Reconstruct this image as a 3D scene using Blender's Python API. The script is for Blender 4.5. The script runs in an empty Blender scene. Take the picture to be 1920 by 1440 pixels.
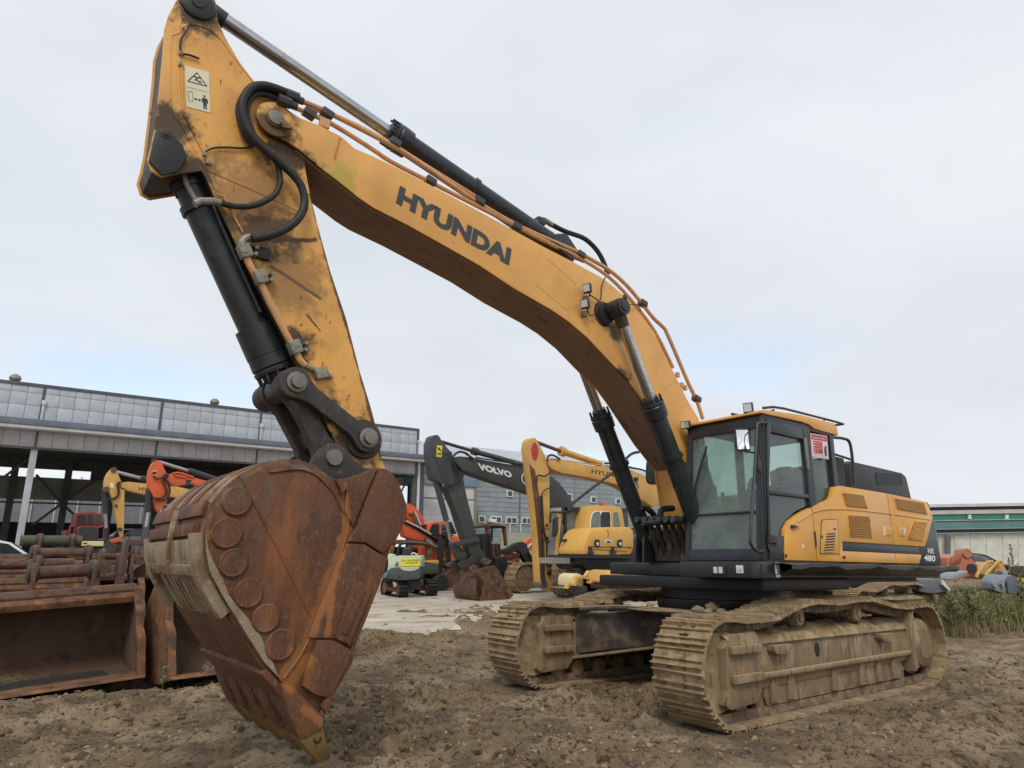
import bpy, bmesh, math, random
import numpy as np
from mathutils import Vector, Matrix
random.seed(7); rng = np.random.default_rng(7)
C = bpy.context.scene.collection
S = bpy.context.scene
# ------------------------------------------------------------------ camera, sky, sun, exposure
def basis(yaw, pit, roll):
    f = np.array([math.cos(yaw)*math.cos(pit), math.sin(yaw)*math.cos(pit), math.sin(pit)])
    r = np.array([math.sin(yaw), -math.cos(yaw), 0.]); u = np.cross(r, f)
    return np.array([math.cos(roll)*r+math.sin(roll)*u, -math.sin(roll)*r+math.cos(roll)*u, f])
FPX = 1250.0
BM_ = basis(4.053, .267, .012)          # the camera as seen from the excavator's own (slightly tilted) frame
BW_ = basis(4.053, .236, 0)             # the camera in the level world
CM = np.array([8.086, 5.759, 1.463])
RM = BW_.T @ BM_
CW = RM @ CM
cam = bpy.data.objects.new('camera', bpy.data.cameras.new('camera')); C.objects.link(cam)
cam.data.sensor_width = 36; cam.data.lens = 36*FPX/1920; cam.data.clip_start = .05; cam.data.clip_end = 2000
mw = Matrix.Identity(4)
for i in range(3):
    mw[i][0] = BW_[0][i]; mw[i][1] = BW_[1][i]; mw[i][2] = -BW_[2][i]; mw[i][3] = CW[i]
cam.matrix_world = mw
S.camera = cam
S.view_settings.view_transform = 'Standard'; S.view_settings.look = 'None'
S.view_settings.gamma = 1; S.view_settings.use_curve_mapping = False
S.view_settings.exposure = 0.1
S.render.engine = 'CYCLES'; S.cycles.max_bounces = 6; S.cycles.use_denoising = True
SUN = Vector((.42, .50, .76)).normalized()
world = bpy.data.worlds.new('World'); S.world = world; world.use_nodes = True
nt = world.node_tree; nt.nodes.clear()
def nd(nt, t, **k):
    n = nt.nodes.new(t)
    for a, b in k.items(): setattr(n, a, b)
    return n
sky = nd(nt, 'ShaderNodeTexSky', sky_type='NISHITA', sun_disc=False)
sky.sun_elevation = math.asin(SUN.z); sky.sun_rotation = math.atan2(SUN.x, SUN.y)
sky.air_density = 1.0; sky.dust_density = 2.0
tc = nd(nt, 'ShaderNodeTexCoord')
sep = nd(nt, 'ShaderNodeSeparateXYZ'); nt.links.new(tc.outputs['Generated'], sep.inputs[0])
mp = nd(nt, 'ShaderNodeMapping'); mp.inputs['Scale'].default_value = (1, 1, 2.6); mp.inputs['Location'].default_value = (1.7, .9, .3)
nt.links.new(tc.outputs['Generated'], mp.inputs[0])
n1 = nd(nt, 'ShaderNodeTexNoise'); n1.inputs['Scale'].default_value = 2.1; n1.inputs['Detail'].default_value = 5; n1.inputs['Roughness'].default_value = .45
nt.links.new(mp.outputs[0], n1.inputs['Vector'])
n2 = nd(nt, 'ShaderNodeTexNoise'); n2.inputs['Scale'].default_value = 1.1; n2.inputs['Detail'].default_value = 4
nt.links.new(mp.outputs[0], n2.inputs['Vector'])
r1 = nd(nt, 'ShaderNodeMapRange', interpolation_type='SMOOTHSTEP'); r1.inputs[1].default_value = .47; r1.inputs[2].default_value = .66; r1.inputs[3].default_value = 0; r1.inputs[4].default_value = .55
nt.links.new(n1.outputs['Fac'], r1.inputs[0])
cr = nd(nt, 'ShaderNodeMapRange'); cr.inputs[1].default_value = .3; cr.inputs[2].default_value = .72
nt.links.new(n2.outputs['Fac'], cr.inputs[0])
cm = nd(nt, 'ShaderNodeMix', data_type='RGBA')
cm.inputs[6].default_value = (6.7, 7.1, 7.6, 1); cm.inputs[7].default_value = (8.7, 9.0, 9.35, 1)
nt.links.new(cr.outputs[0], cm.inputs[0])
sk = nd(nt, 'ShaderNodeMix', data_type='RGBA', blend_type='MULTIPLY'); sk.inputs[0].default_value = 1; sk.inputs[7].default_value = (2.3, 2.3, 2.2, 1)
nt.links.new(sky.outputs[0], sk.inputs[6])
mx = nd(nt, 'ShaderNodeMix', data_type='RGBA')
zr_ = nd(nt, 'ShaderNodeMapRange', interpolation_type='SMOOTHSTEP'); zr_.inputs[1].default_value = .2; zr_.inputs[2].default_value = .36; zr_.inputs[3].default_value = 1; zr_.inputs[4].default_value = .12
nt.links.new(sep.outputs[2], zr_.inputs[0])
mz = nd(nt, 'ShaderNodeMath', operation='MULTIPLY'); nt.links.new(r1.outputs[0], mz.inputs[0]); nt.links.new(zr_.outputs[0], mz.inputs[1])
nt.links.new(mz.outputs[0], mx.inputs[0]); nt.links.new(cm.outputs[2], mx.inputs[6]); nt.links.new(sk.outputs[2], mx.inputs[7])
bg = nd(nt, 'ShaderNodeBackground'); bg.inputs[1].default_value = .1
nt.links.new(mx.outputs[2], bg.inputs[0])
wo = nd(nt, 'ShaderNodeOutputWorld'); nt.links.new(bg.outputs[0], wo.inputs[0])
sun = bpy.data.lights.new('sun', 'SUN'); sun.energy = 1.5; sun.angle = math.radians(18); sun.color = (1, .95, .88)
so = bpy.data.objects.new('sun', sun); C.objects.link(so)
so.rotation_euler = SUN.to_track_quat('Z', 'Y').to_euler()

# ------------------------------------------------------------------ helpers
def unp(B, c, u, v, axis, val):
    d = B[2]*FPX + B[0]*(u-960) - B[1]*(v-720)
    return c + (val-c[axis])/d[axis]*d
def M(u, v, y): p = unp(BM_, CM, u, v, 1, y); return (float(p[0]), float(p[2]))      # excavator frame, on the plane y
def M3(u, v, y): p = unp(BM_, CM, u, v, 1, y); return Vector(p)
def W(u, v, y): p = unp(BW_, CW, u, v, 1, y); return (float(p[0]), float(p[2]))      # level world, on the plane y
def W3(u, v, y): return Vector(unp(BW_, CW, u, v, 1, y))
def WD(u, v, d):                                                                    # level world, d metres away
    q = BW_[2]*FPX + BW_[0]*(u-960) - BW_[1]*(v-720)
    h = math.hypot(q[0], q[1]); return Vector(CW + q*d/h)
def Ml(pts, y): return [M(u, v, y) for u, v in pts]
def Wl(pts, y): return [W(u, v, y) for u, v in pts]

MC = {}
def wl(x0, y0, x1, y1, r):
    p = M3(250+x0/2.36, 830+y0/2.36, .87); q = M3(250+x1/2.36, 830+y1/2.36, .87); return (*p, r, *q)
def al(u0, v0, u1, v1, r, y=.24):
    p = M3(u0, v0, y); q = M3(u1, v1, y); return (*p, r, *q)
def mat(name, base, rough=.6, metal=0., layers=(), bump=None, coat=0., rnd=0., trans=0., spec=.5):
    """principled material; layers = ('n', colour, scale, lo, hi, amount) noise patches, ('b', colour, [(x,y,z,r)..], amount) stains, ('u', colour, lo, hi, amount) dust on upward faces"""
    m = bpy.data.materials.new(name); m.use_nodes = True; t = m.node_tree; t.nodes.clear()
    L = t.links.new
    out = nd(t, 'ShaderNodeOutputMaterial'); p = nd(t, 'ShaderNodeBsdfPrincipled'); L(p.outputs[0], out.inputs[0])
    p.inputs['Roughness'].default_value = rough; p.inputs['Metallic'].default_value = metal
    p.inputs['Specular IOR Level'].default_value = spec
    if coat: p.inputs['Coat Weight'].default_value = coat
    if trans: p.inputs['Transmission Weight'].default_value = trans
    tc = nd(t, 'ShaderNodeTexCoord'); co = tc.outputs['Object']
    if rnd:
        oi = nd(t, 'ShaderNodeObjectInfo'); ad = nd(t, 'ShaderNodeVectorMath', operation='MULTIPLY_ADD')
        cv = nd(t, 'ShaderNodeCombineXYZ')
        for i in range(3): L(oi.outputs['Random'], cv.inputs[i])
        L(cv.outputs[0], ad.inputs[0]); ad.inputs[1].default_value = (37, 53, 71); L(co, ad.inputs[2]); co = ad.outputs[0]
    col = nd(t, 'ShaderNodeRGB'); col.outputs[0].default_value = (*base, 1); cur = col.outputs[0]
    # slow overall tone drift
    ns = nd(t, 'ShaderNodeTexNoise'); ns.inputs['Scale'].default_value = 1.7; ns.inputs['Detail'].default_value = 6; L(co, ns.inputs['Vector'])
    mr = nd(t, 'ShaderNodeMapRange'); mr.inputs[1].default_value = .3; mr.inputs[2].default_value = .7; mr.inputs[3].default_value = .86; mr.inputs[4].default_value = 1.1
    L(ns.outputs['Fac'], mr.inputs[0])
    mm = nd(t, 'ShaderNodeMix', data_type='RGBA', blend_type='MULTIPLY'); mm.inputs[0].default_value = 1
    L(cur, mm.inputs[6]); L(mr.outputs[0], mm.inputs[7]); cur = mm.outputs[2]
    rsum = None
    for k, ly in enumerate(layers):
        if ly[0] == 'n':
            _, c, sc, lo, hi, amt = ly
            mp = nd(t, 'ShaderNodeMapping'); mp.inputs['Location'].default_value = (3.1*k+1, 7.7*k, 1.3*k)
            mp.inputs['Scale'].default_value = sc if isinstance(sc, tuple) else (sc, sc, sc); L(co, mp.inputs[0])
            n = nd(t, 'ShaderNodeTexNoise'); n.inputs['Scale'].default_value = 1; n.inputs['Detail'].default_value = 8; n.inputs['Roughness'].default_value = .62
            L(mp.outputs[0], n.inputs['Vector']); fac = n.outputs['Fac']
        elif ly[0] == 'u':
            _, c, lo, hi, amt = ly
            g = nd(t, 'ShaderNodeNewGeometry'); s = nd(t, 'ShaderNodeSeparateXYZ'); L(g.outputs['Normal'], s.inputs[0])
            n = nd(t, 'ShaderNodeTexNoise'); n.inputs['Scale'].default_value = 9; n.inputs['Detail'].default_value = 8; L(co, n.inputs['Vector'])
            a = nd(t, 'ShaderNodeMath', operation='MULTIPLY_ADD'); L(n.outputs['Fac'], a.inputs[0]); a.inputs[1].default_value = .7; L(s.outputs[2], a.inputs[2]); fac = a.outputs[0]
        else:
            _, c, bl, amt = ly; lo, hi = .0, .35
            n = nd(t, 'ShaderNodeTexNoise'); n.inputs['Scale'].default_value = 9; n.inputs['Detail'].default_value = 9; n.inputs['Roughness'].default_value = .7; L(co, n.inputs['Vector'])
            fac = None
            for b in bl:
                v = nd(t, 'ShaderNodeVectorMath', operation='DISTANCE'); L(co, v.inputs[0]); v.inputs[1].default_value = b[:3]
                if len(b) == 7:            # a line of wear from b[:3] to b[4:]
                    A_ = Vector(b[:3]); D_ = Vector(b[4:])-A_
                    s1 = nd(t, 'ShaderNodeVectorMath', operation='SUBTRACT'); L(co, s1.inputs[0]); s1.inputs[1].default_value = A_
                    s2 = nd(t, 'ShaderNodeVectorMath', operation='DOT_PRODUCT'); L(s1.outputs[0], s2.inputs[0]); s2.inputs[1].default_value = D_/D_.length_squared
                    s3 = nd(t, 'ShaderNodeClamp'); L(s2.outputs['Value'], s3.inputs[0])
                    s4 = nd(t, 'ShaderNodeVectorMath', operation='SCALE'); s4.inputs[0].default_value = D_; L(s3.outputs[0], s4.inputs['Scale'])
                    L(s1.outputs[0], v.inputs[0]); v.inputs[1].default_value = (0, 0, 0); L(s4.outputs[0], v.inputs[1])
                a = nd(t, 'ShaderNodeMath', operation='MULTIPLY_ADD'); L(v.outputs['Value'], a.inputs[0]); a.inputs[1].default_value = -1/b[3]; a.inputs[2].default_value = .42
                if fac is None: fac = a.outputs[0]
                else:
                    q = nd(t, 'ShaderNodeMath', operation='MAXIMUM'); L(fac, q.inputs[0]); L(a.outputs[0], q.inputs[1]); fac = q.outputs[0]
            a = nd(t, 'ShaderNodeMath', operation='MULTIPLY_ADD'); L(n.outputs['Fac'], a.inputs[0]); a.inputs[1].default_value = 1.3; a.inputs[2].default_value = -.45
            q = nd(t, 'ShaderNodeMath', operation='ADD'); L(a.outputs[0], q.inputs[0]); L(fac, q.inputs[1]); fac = q.outputs[0]
        r = nd(t, 'ShaderNodeMapRange', interpolation_type='SMOOTHSTEP'); r.inputs[1].default_value = lo; r.inputs[2].default_value = hi; r.inputs[4].default_value = amt
        L(fac, r.inputs[0])
        x = nd(t, 'ShaderNodeMix', data_type='RGBA'); L(r.outputs[0], x.inputs[0]); L(cur, x.inputs[6]); x.inputs[7].default_value = (*c, 1); cur = x.outputs[2]
        if rough < .6:
            if rsum is None: rsum = r.outputs[0]
            else:
                q = nd(t, 'ShaderNodeMath', operation='MAXIMUM'); L(rsum, q.inputs[0]); L(r.outputs[0], q.inputs[1]); rsum = q.outputs[0]
    L(cur, p.inputs['Base Color'])
    if rsum is not None:
        r = nd(t, 'ShaderNodeMapRange'); r.inputs[3].default_value = rough; r.inputs[4].default_value = .8; L(rsum, r.inputs[0]); L(r.outputs[0], p.inputs['Roughness'])
    if bump:
        sc, st, di = bump
        mp = nd(t, 'ShaderNodeMapping'); mp.inputs['Scale'].default_value = sc if isinstance(sc, tuple) else (sc, sc, sc); L(co, mp.inputs[0])
        n = nd(t, 'ShaderNodeTexNoise'); n.inputs['Scale'].default_value = 1; n.inputs['Detail'].default_value = 8; n.inputs['Roughness'].default_value = .65; L(mp.outputs[0], n.inputs['Vector'])
        b = nd(t, 'ShaderNodeBump'); b.inputs['Strength'].default_value = st; b.inputs['Distance'].default_value = di
        L(n.outputs['Fac'], b.inputs['Height']); L(b.outputs[0], p.inputs['Normal'])
    MC[name] = m
    return m

def obj(name, bm, m, parent=None, smooth=35, bevel=0., **props):
    if bevel:
        bmesh.ops.remove_doubles(bm, verts=bm.verts, dist=1e-5)
        es = [e for e in bm.edges if len(e.link_faces) == 2 and e.calc_face_angle(0) > .45]
        try: bmesh.ops.bevel(bm, geom=es, offset=bevel, segments=2, profile=.6, affect='EDGES', clamp_overlap=True)
        except Exception: pass
    me = bpy.data.meshes.new(name); bm.normal_update(); bm.to_mesh(me); bm.free()
    me.shade_smooth()
    me.set_sharp_from_angle(angle=math.radians(smooth))
    me.materials.append(MC[m] if isinstance(m, str) else m)
    o = bpy.data.objects.new(name, me); C.objects.link(o)
    if parent: o.parent = parent
    for k, v in props.items(): o[k] = v
    return o
def thing(name, label, cat, loc=(0, 0, 0), rz=0, group=None):
    o = bpy.data.objects.new(name, None); C.objects.link(o); o.location = loc; o.rotation_euler = (0, 0, rz)
    o['label'] = label; o['category'] = cat
    if group: o['group'] = group
    o.empty_display_size = .3
    return o
def tag(o, label, cat, group=None):
    o['label'] = label; o['category'] = cat
    if group: o['group'] = group
    return o
def dup(o, parent=None):
    c = o.copy(); C.objects.link(c)
    if parent: c.parent = parent
    for ch in list(o.children): dup(ch, c)
    return c
def B(): return bmesh.new()
def box(bm, c, s, rot=None):
    m = Matrix.Translation(Vector(c)) @ (rot.to_4x4() if rot is not None else Matrix.Identity(4)) @ Matrix.Diagonal((*s, 1))
    bmesh.ops.create_cube(bm, size=1, matrix=m); return bm
def bx(bm, x0, x1, y0, y1, z0, z1): return box(bm, ((x0+x1)/2, (y0+y1)/2, (z0+z1)/2), (abs(x1-x0), abs(y1-y0), abs(z1-z0)))
def cyl(bm, p0, p1, r0, r1=None, n=20, caps=True):
    p0 = Vector(p0); p1 = Vector(p1); d = p1-p0
    q = d.to_track_quat('Z', 'Y').to_matrix().to_4x4()
    bmesh.ops.create_cone(bm, cap_ends=caps, segments=n, radius1=r0, radius2=r0 if r1 is None else r1, depth=d.length, matrix=Matrix.Translation((p0+p1)/2) @ q)
    return bm
def lathe(bm, p0, axis, prof, n=24):
    """prof = [(distance along axis, radius)]"""
    p0 = Vector(p0); axis = Vector(axis).normalized(); e1 = axis.orthogonal().normalized(); e2 = axis.cross(e1)
    rings = []
    for d, r in prof:
        rings.append([bm.verts.new(p0+axis*d+(e1*math.cos(2*math.pi*i/n)+e2*math.sin(2*math.pi*i/n))*max(r, 1e-4)) for i in range(n)])
    for a, b in zip(rings, rings[1:]):
        for i in range(n): bm.faces.new((a[i], a[(i+1) % n], b[(i+1) % n], b[i]))
    bm.faces.new(rings[0][::-1]); bm.faces.new(rings[-1])
    return bm
def spline(pts, sub=6):
    pts = [Vector(p) for p in pts]
    if len(pts) < 3: return pts
    out = []; P = [2*pts[0]-pts[1]]+pts+[2*pts[-1]-pts[-2]]
    for i in range(1, len(P)-2):
        for k in range(sub):
            t = k/sub; a, b, c, d = P[i-1:i+3]
            out.append(.5*((2*b)+(c-a)*t+(2*a-5*b+4*c-d)*t*t+(3*b-a-3*c+d)*t**3))
    out.append(pts[-1]); return out
def tube(bm, pts, r, n=8, smooth=True, sub=6):
    pts = spline(pts, sub) if smooth else [Vector(p) for p in pts]
    rings = []; prev = None
    for i, p in enumerate(pts):
        d = (pts[min(i+1, len(pts)-1)]-pts[max(i-1, 0)]).normalized()
        e = (prev - d*prev.dot(d)).normalized() if prev is not None and (prev-d*prev.dot(d)).length > 1e-5 else d.orthogonal().normalized()
        prev = e; f = d.cross(e)
        rings.append([bm.verts.new(p+(e*math.cos(2*math.pi*k/n)+f*math.sin(2*math.pi*k/n))*r) for k in range(n)])
    for a, b in zip(rings, rings[1:]):
        for k in range(n): bm.faces.new((a[k], a[(k+1) % n], b[(k+1) % n], b[k]))
    bm.faces.new(rings[0][::-1]); bm.faces.new(rings[-1])
    return bm
def prism(bm, pts, y0, y1, ax=1):
    """outline extruded along an axis: ax=1 outline in (x,z), ax=2 in (x,y), ax=0 in (y,z)"""
    def P(a, b, t): return (a, t, b) if ax == 1 else ((a, b, t) if ax == 2 else (t, a, b))
    A = [bm.verts.new(P(a, b, y0)) for a, b in pts]; Z = [bm.verts.new(P(a, b, y1)) for a, b in pts]
    n = len(pts)
    f1 = bm.faces.new(A); f2 = bm.faces.new(Z[::-1])
    fs = [f1, f2]+[bm.faces.new((A[i], Z[i], Z[(i+1) % n], A[(i+1) % n])) for i in range(n)]
    bmesh.ops.recalc_face_normals(bm, faces=fs)
    return bm
def strip(bm, prof, t, y0, y1):
    """a bent plate: open profile in (x,z) with thickness t to its left side, from y0 to y1"""
    P = [Vector((a, b)) for a, b in prof]; off = []
    for i, p in enumerate(P):
        d = (P[min(i+1, len(P)-1)]-P[max(i-1, 0)]).normalized(); off.append(p+Vector((-d.y, d.x))*t)
    return prism(bm, [tuple(p) for p in P]+[tuple(p) for p in off[::-1]], y0, y1)
def arc(cx, cz, r, a0, a1, n=10):
    return [(cx+r*math.cos(math.radians(a0+(a1-a0)*i/n)), cz+r*math.sin(math.radians(a0+(a1-a0)*i/n))) for i in range(n+1)]
def text(name, s, p0, xd, up, w, h, m, parent=None, off=.0, depth=.004, **props):
    """raised lettering: p0 lower left corner, xd and up unit directions, w x h size in metres"""
    cu = bpy.data.curves.new(name, 'FONT'); cu.body = s; cu.size = 1; cu.offset = off; cu.resolution_u = 3
    t = bpy.data.objects.new('tmp', cu); C.objects.link(t); dg = bpy.context.evaluated_depsgraph_get()
    me = bpy.data.meshes.new_from_object(t.evaluated_get(dg)); bpy.data.objects.remove(t)
    n = len(me.vertices); co = np.zeros(n*3); me.vertices.foreach_get('co', co); co = co.reshape(-1, 3)
    lo, hi = co.min(0), co.max(0)
    xd = Vector(xd).normalized(); up = Vector(up).normalized(); nn = xd.cross(up).normalized(); p0 = Vector(p0)
    for v in me.vertices:
        a = (v.co.x-lo[0])/(hi[0]-lo[0])*w; b = (v.co.y-lo[1])/(hi[1]-lo[1])*h
        v.co = p0+xd*a+up*b+nn*depth
    me.materials.clear(); me.materials.append(MC[m])
    o = bpy.data.objects.new(name, me); C.objects.link(o)
    if parent: o.parent = parent
    for k, v in props.items(): o[k] = v
    return o

# ------------------------------------------------------------------ materials
BLK = (.012, .012, .013)
mat('yellow_paint', (.66, .35, .10), .42, layers=[('n', (.52, .25, .07), 3.0, .45, .75, .35), ('n', (.22, .12, .06), 22, .66, .78, .45)], bump=(40, .04, .01))
mat('panel_yellow', (.71, .345, .055), .38, layers=[('n', (.50, .30, .10), (2, 2, 9), .52, .8, .3), ('n', (.30, .2, .1), 30, .68, .8, .3)], bump=(50, .02, .01), coat=.15)
mat('arm_yellow', (.73, .365, .08), .45, layers=[('n', (.45, .21, .07), 3.5, .45, .75, .5), ('n', (.05, .035, .025), (14, 14, 7), .61, .70, .85), ('n', (.03, .025, .02), (40, 40, 20), .66, .72, .8), ('n', (.06, .04, .025), (60, 60, 5), .66, .71, .75),
    ('b', (.025, .02, .018), [(7.35, .25, 6.15, .5), (7.42, .25, 4.95, .42), (7.2, .25, 4.6, .4), (6.45, .25, 5.1, .5), (6.55, .25, 4.25, .55), (6.95, .25, 4.2, .3), (6.2, .25, 3.3, .35), (5.6, .25, 2.5, .55), (5.9, .25, 2.75, .4)], .92),
    ('b', (.03, .024, .02), [al(584, 367, 620, 510, .05), al(620, 510, 676, 697, .045), al(676, 697, 716, 860, .05), al(480, 157, 425, 75, .02), al(470, 505, 560, 690, .06), al(510, 500, 600, 560, .035), al(480, 450, 590, 450, .05), al(575, 590, 600, 620, .02)], .85),
    ('b', (.14, .08, .045), [(6.75, .25, 4.45, 1.0), (6.3, .25, 3.9, .7)], .55)], bump=(30, .08, .01))
mat('boom_yellow', (.73, .375, .095), .45, layers=[('n', (.50, .25, .08), 2.2, .45, .75, .4), ('n', (.06, .04, .03), 16, .67, .75, .7), ('n', (.36, .19, .07), (22, 22, 3), .62, .74, .5), ('n', (.10, .06, .035), (45, 45, 45), .69, .73, .6),
    ('b', (.03, .022, .02), [(6.62, .3, 5.25, .45), (6.3, .3, 5.0, .4), (2.2, .3, 4.35, .32), (2.1, .3, 3.75, .3)], .85), ('b', (.40, .36, .06), [(5.95, .3, 5.02, .34)], .7)], bump=(30, .05, .01))
mat('boom_shade_stains', (.26, .15, .095), .6, layers=[('n', (.06, .04, .03), (5, 12, 5), .52, .72, .7), ('n', (.2, .11, .06), 9, .62, .75, .5)], bump=(25, .1, .01))  # yellow boom paint browned by painted underside shade, plus dark stains
mat('black_paint', (.022, .024, .027), .42, layers=[('n', (.09, .08, .07), 7, .55, .8, .45), ('u', (.13, .11, .09), .9, 1.5, .5)], bump=(40, .04, .01))
mat('cab_black', (.020, .023, .029), .38, layers=[('n', (.08, .075, .07), 5, .55, .8, .35), ('u', (.12, .11, .10), .9, 1.5, .4)], bump=(60, .03, .01))
mat('cyl_black', (.018, .021, .025), .38, layers=[('n', (.07, .065, .06), 8, .5, .75, .5), ('n', (.16, .13, .09), (30, 30, 12), .66, .74, .5)], bump=(50, .04, .01))
mat('link_steel', (.035, .031, .028), .6, layers=[('n', (.11, .075, .05), 9, .48, .7, .7), ('n', (.19, .16, .12), 22, .6, .72, .45)], bump=(35, .15, .01))
mat('grease', (.012, .011, .011), .5, layers=[('n', (.10, .06, .035), 14, .62, .75, .6)], bump=(40, .2, .01))
mat('chrome', (.46, .46, .47), .22, 1., layers=[('n', (.2, .19, .17), 12, .5, .75, .6)])
mat('dull_steel', (.22, .20, .17), .48, .7, layers=[('n', (.16, .12, .08), 20, .5, .7, .6)], bump=(60, .1, .005))
mat('fitting_grey', (.26, .25, .20), .55, .3, layers=[('n', (.06, .05, .04), 25, .5, .7, .7)], bump=(60, .1, .005))
mat('rubber', (.014, .014, .015), .62, layers=[('n', (.07, .06, .05), 18, .55, .75, .6)], bump=(120, .1, .003))
mat('hose_pipe', (.60, .325, .14), .45, layers=[('n', (.42, .18, .08), 8, .45, .7, .6), ('n', (.05, .04, .03), 20, .64, .73, .7)])
mat('rust', (.115, .045, .019), .72, layers=[('n', (.24, .085, .022), (5.0, 5.0, 1.0), .5, .68, .75), ('n', (.058, .030, .019), (5, 5, 2), .5, .66, .85),
    ('b', (.33, .125, .032), [wl(930, 190, 945, 390, .07), wl(945, 390, 785, 855, .10), wl(785, 855, 665, 1040, .09), wl(880, 600, 860, 840, .06), wl(760, 970, 690, 1080, .12), wl(905, 900, 960, 700, .06), wl(840, 1240, 750, 1180, .07), wl(330, 420, 345, 300, .05), wl(960, 1000, 860, 1180, .05)], .75),
    ('b', (.20, .15, .10), [wl(480, 150, 640, 78, .05), wl(640, 78, 860, 140, .05), wl(335, 340, 420, 200, .05)], .55),
    ('n', (.27, .13, .055), (85, 85, 22), .55, .66, .65), ('n', (.13, .10, .075), (4, 4, 1.2), .55, .7, .55), ('n', (.20, .16, .11), (30, 30, 7), .66, .74, .6), ('n', (.045, .025, .017), (9, 9, 1.0), .58, .70, .6)], bump=(70, .35, .008))
mat('rust_mud', (.21, .105, .05), .8, layers=[('n', (.33, .27, .185), (5, 2, 5), .42, .62, .9), ('n', (.12, .055, .03), (9, 3, 9), .52, .66, .7), ('n', (.40, .33, .23), 26, .58, .70, .55)], bump=(45, .5, .012))
mat('mud_grey', (.31, .24, .155), .9, layers=[('n', (.17, .095, .05), (6, 6, 4), .46, .64, .85), ('n', (.42, .35, .25), 18, .54, .68, .7), ('n', (.12, .06, .03), (12, 4, 12), .6, .7, .7)], bump=(60, .6, .012))
mat('tooth_brass', (.22, .14, .045), .5, .3, layers=[('n', (.13, .075, .03), 14, .45, .65, .7), ('n', (.3, .22, .12), 40, .6, .7, .5)], bump=(50, .2, .006))
mat('track_mud', (.27, .185, .098), .9, layers=[('n', (.40, .305, .185), 5, .45, .63, .85), ('n', (.12, .07, .036), 10, .53, .66, .8), ('n', (.48, .37, .22), 45, .58, .7, .6), ('n', (.20, .095, .045), 7, .64, .74, .7)], bump=(70, .55, .012), rnd=1)
mat('frame_mud', (.225, .155, .085), .9, layers=[('n', (.345, .26, .155), 3.5, .46, .64, .85), ('n', (.085, .05, .034), (26, 26, 2.2), .52, .64, .75), ('n', (.19, .08, .034), (5, 5, 2), .58, .72, .75), ('n', (.42, .31, .18), 40, .58, .7, .5), ('u', (.36, .265, .145), .8, 1.25, .8)], bump=(60, .5, .012))
mat('frame_dark', (.045, .035, .028), .8, layers=[('n', (.15, .105, .065), 6, .45, .65, .8), ('u', (.26, .2, .125), .85, 1.3, .85)], bump=(50, .3, .01))
mat('chain_dark', (.15, .10, .06), .85, layers=[('n', (.27, .19, .115), 9, .42, .62, .85), ('n', (.05, .035, .025), 6, .56, .7, .8)], bump=(50, .3, .01), rnd=1)
mat('glass_dark', (.05, .06, .06), .05, trans=0., spec=.6)
mat('black_plastic', (.02, .02, .022), .5, layers=[('n', (.07, .065, .06), 9, .5, .75, .4), ('u', (.14, .13, .12), .9, 1.5, .35)])
mat('grille_brown', (.03, .02, .015), .7, bump=(60, .2, .005))
mat('white_print', (.75, .75, .74), .5)
mat('ink', (.025, .025, .028), .5)
mat('ink_grey', (.045, .045, .05), .5, layers=[('n', (.12, .1, .08), 20, .6, .72, .4)])
mat('sticker_cream', (.72, .68, .47), .5)
mat('sticker_white', (.72, .72, .70), .5)
mat('print_red', (.50, .03, .05), .5)
mat('print_pink', (.72, .42, .42), .5)
mat('lamp_glass', (.6, .62, .63), .12, .4)
mat('mirror', (.8, .82, .84), .04, 1.)
mat('tan_seat', (.20, .19, .18), .8)
mat('cab_inside', (.05, .05, .052), .8)
def glass(name, tint, rough=.02, d0=.05, d1=.16):
    m = bpy.data.materials.new(name); m.use_nodes = True; t = m.node_tree; t.nodes.clear(); L = t.links.new
    out = nd(t, 'ShaderNodeOutputMaterial'); tr = nd(t, 'ShaderNodeBsdfTransparent'); tr.inputs[0].default_value = (*tint, 1)
    gl = nd(t, 'ShaderNodeBsdfGlossy'); gl.inputs['Roughness'].default_value = rough
    df = nd(t, 'ShaderNodeBsdfDiffuse'); df.inputs[0].default_value = (.38, .44, .41, 1)
    tc = nd(t, 'ShaderNodeTexCoord'); n = nd(t, 'ShaderNodeTexNoise'); n.inputs['Scale'].default_value = 4; n.inputs['Detail'].default_value = 6; L(tc.outputs['Object'], n.inputs['Vector'])
    r = nd(t, 'ShaderNodeMapRange'); r.inputs[1].default_value = .3; r.inputs[2].default_value = .75; r.inputs[3].default_value = d0; r.inputs[4].default_value = d1; L(n.outputs['Fac'], r.inputs[0])
    x = nd(t, 'ShaderNodeMixShader'); L(r.outputs[0], x.inputs[0]); L(tr.outputs[0], x.inputs[1]); L(df.outputs[0], x.inputs[2])
    lw = nd(t, 'ShaderNodeLayerWeight'); lw.inputs[0].default_value = .5
    pw = nd(t, 'ShaderNodeMath', operation='POWER'); L(lw.outputs['Facing'], pw.inputs[0]); pw.inputs[1].default_value = 4.
    fr = nd(t, 'ShaderNodeMath', operation='MULTIPLY_ADD'); L(pw.outputs[0], fr.inputs[0]); fr.inputs[1].default_value = .7; fr.inputs[2].default_value = .035
    y = nd(t, 'ShaderNodeMixShader'); L(fr.outputs[0], y.inputs[0]); L(x.outputs[0], y.inputs[1]); L(gl.outputs[0], y.inputs[2]); L(y.outputs[0], out.inputs[0])
    MC[name] = m
glass('cab_glass', (.84, .91, .88), .02, .03, .12)
glass('dusty_glass', (.66, .78, .73), .03, .14, .30)

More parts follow.
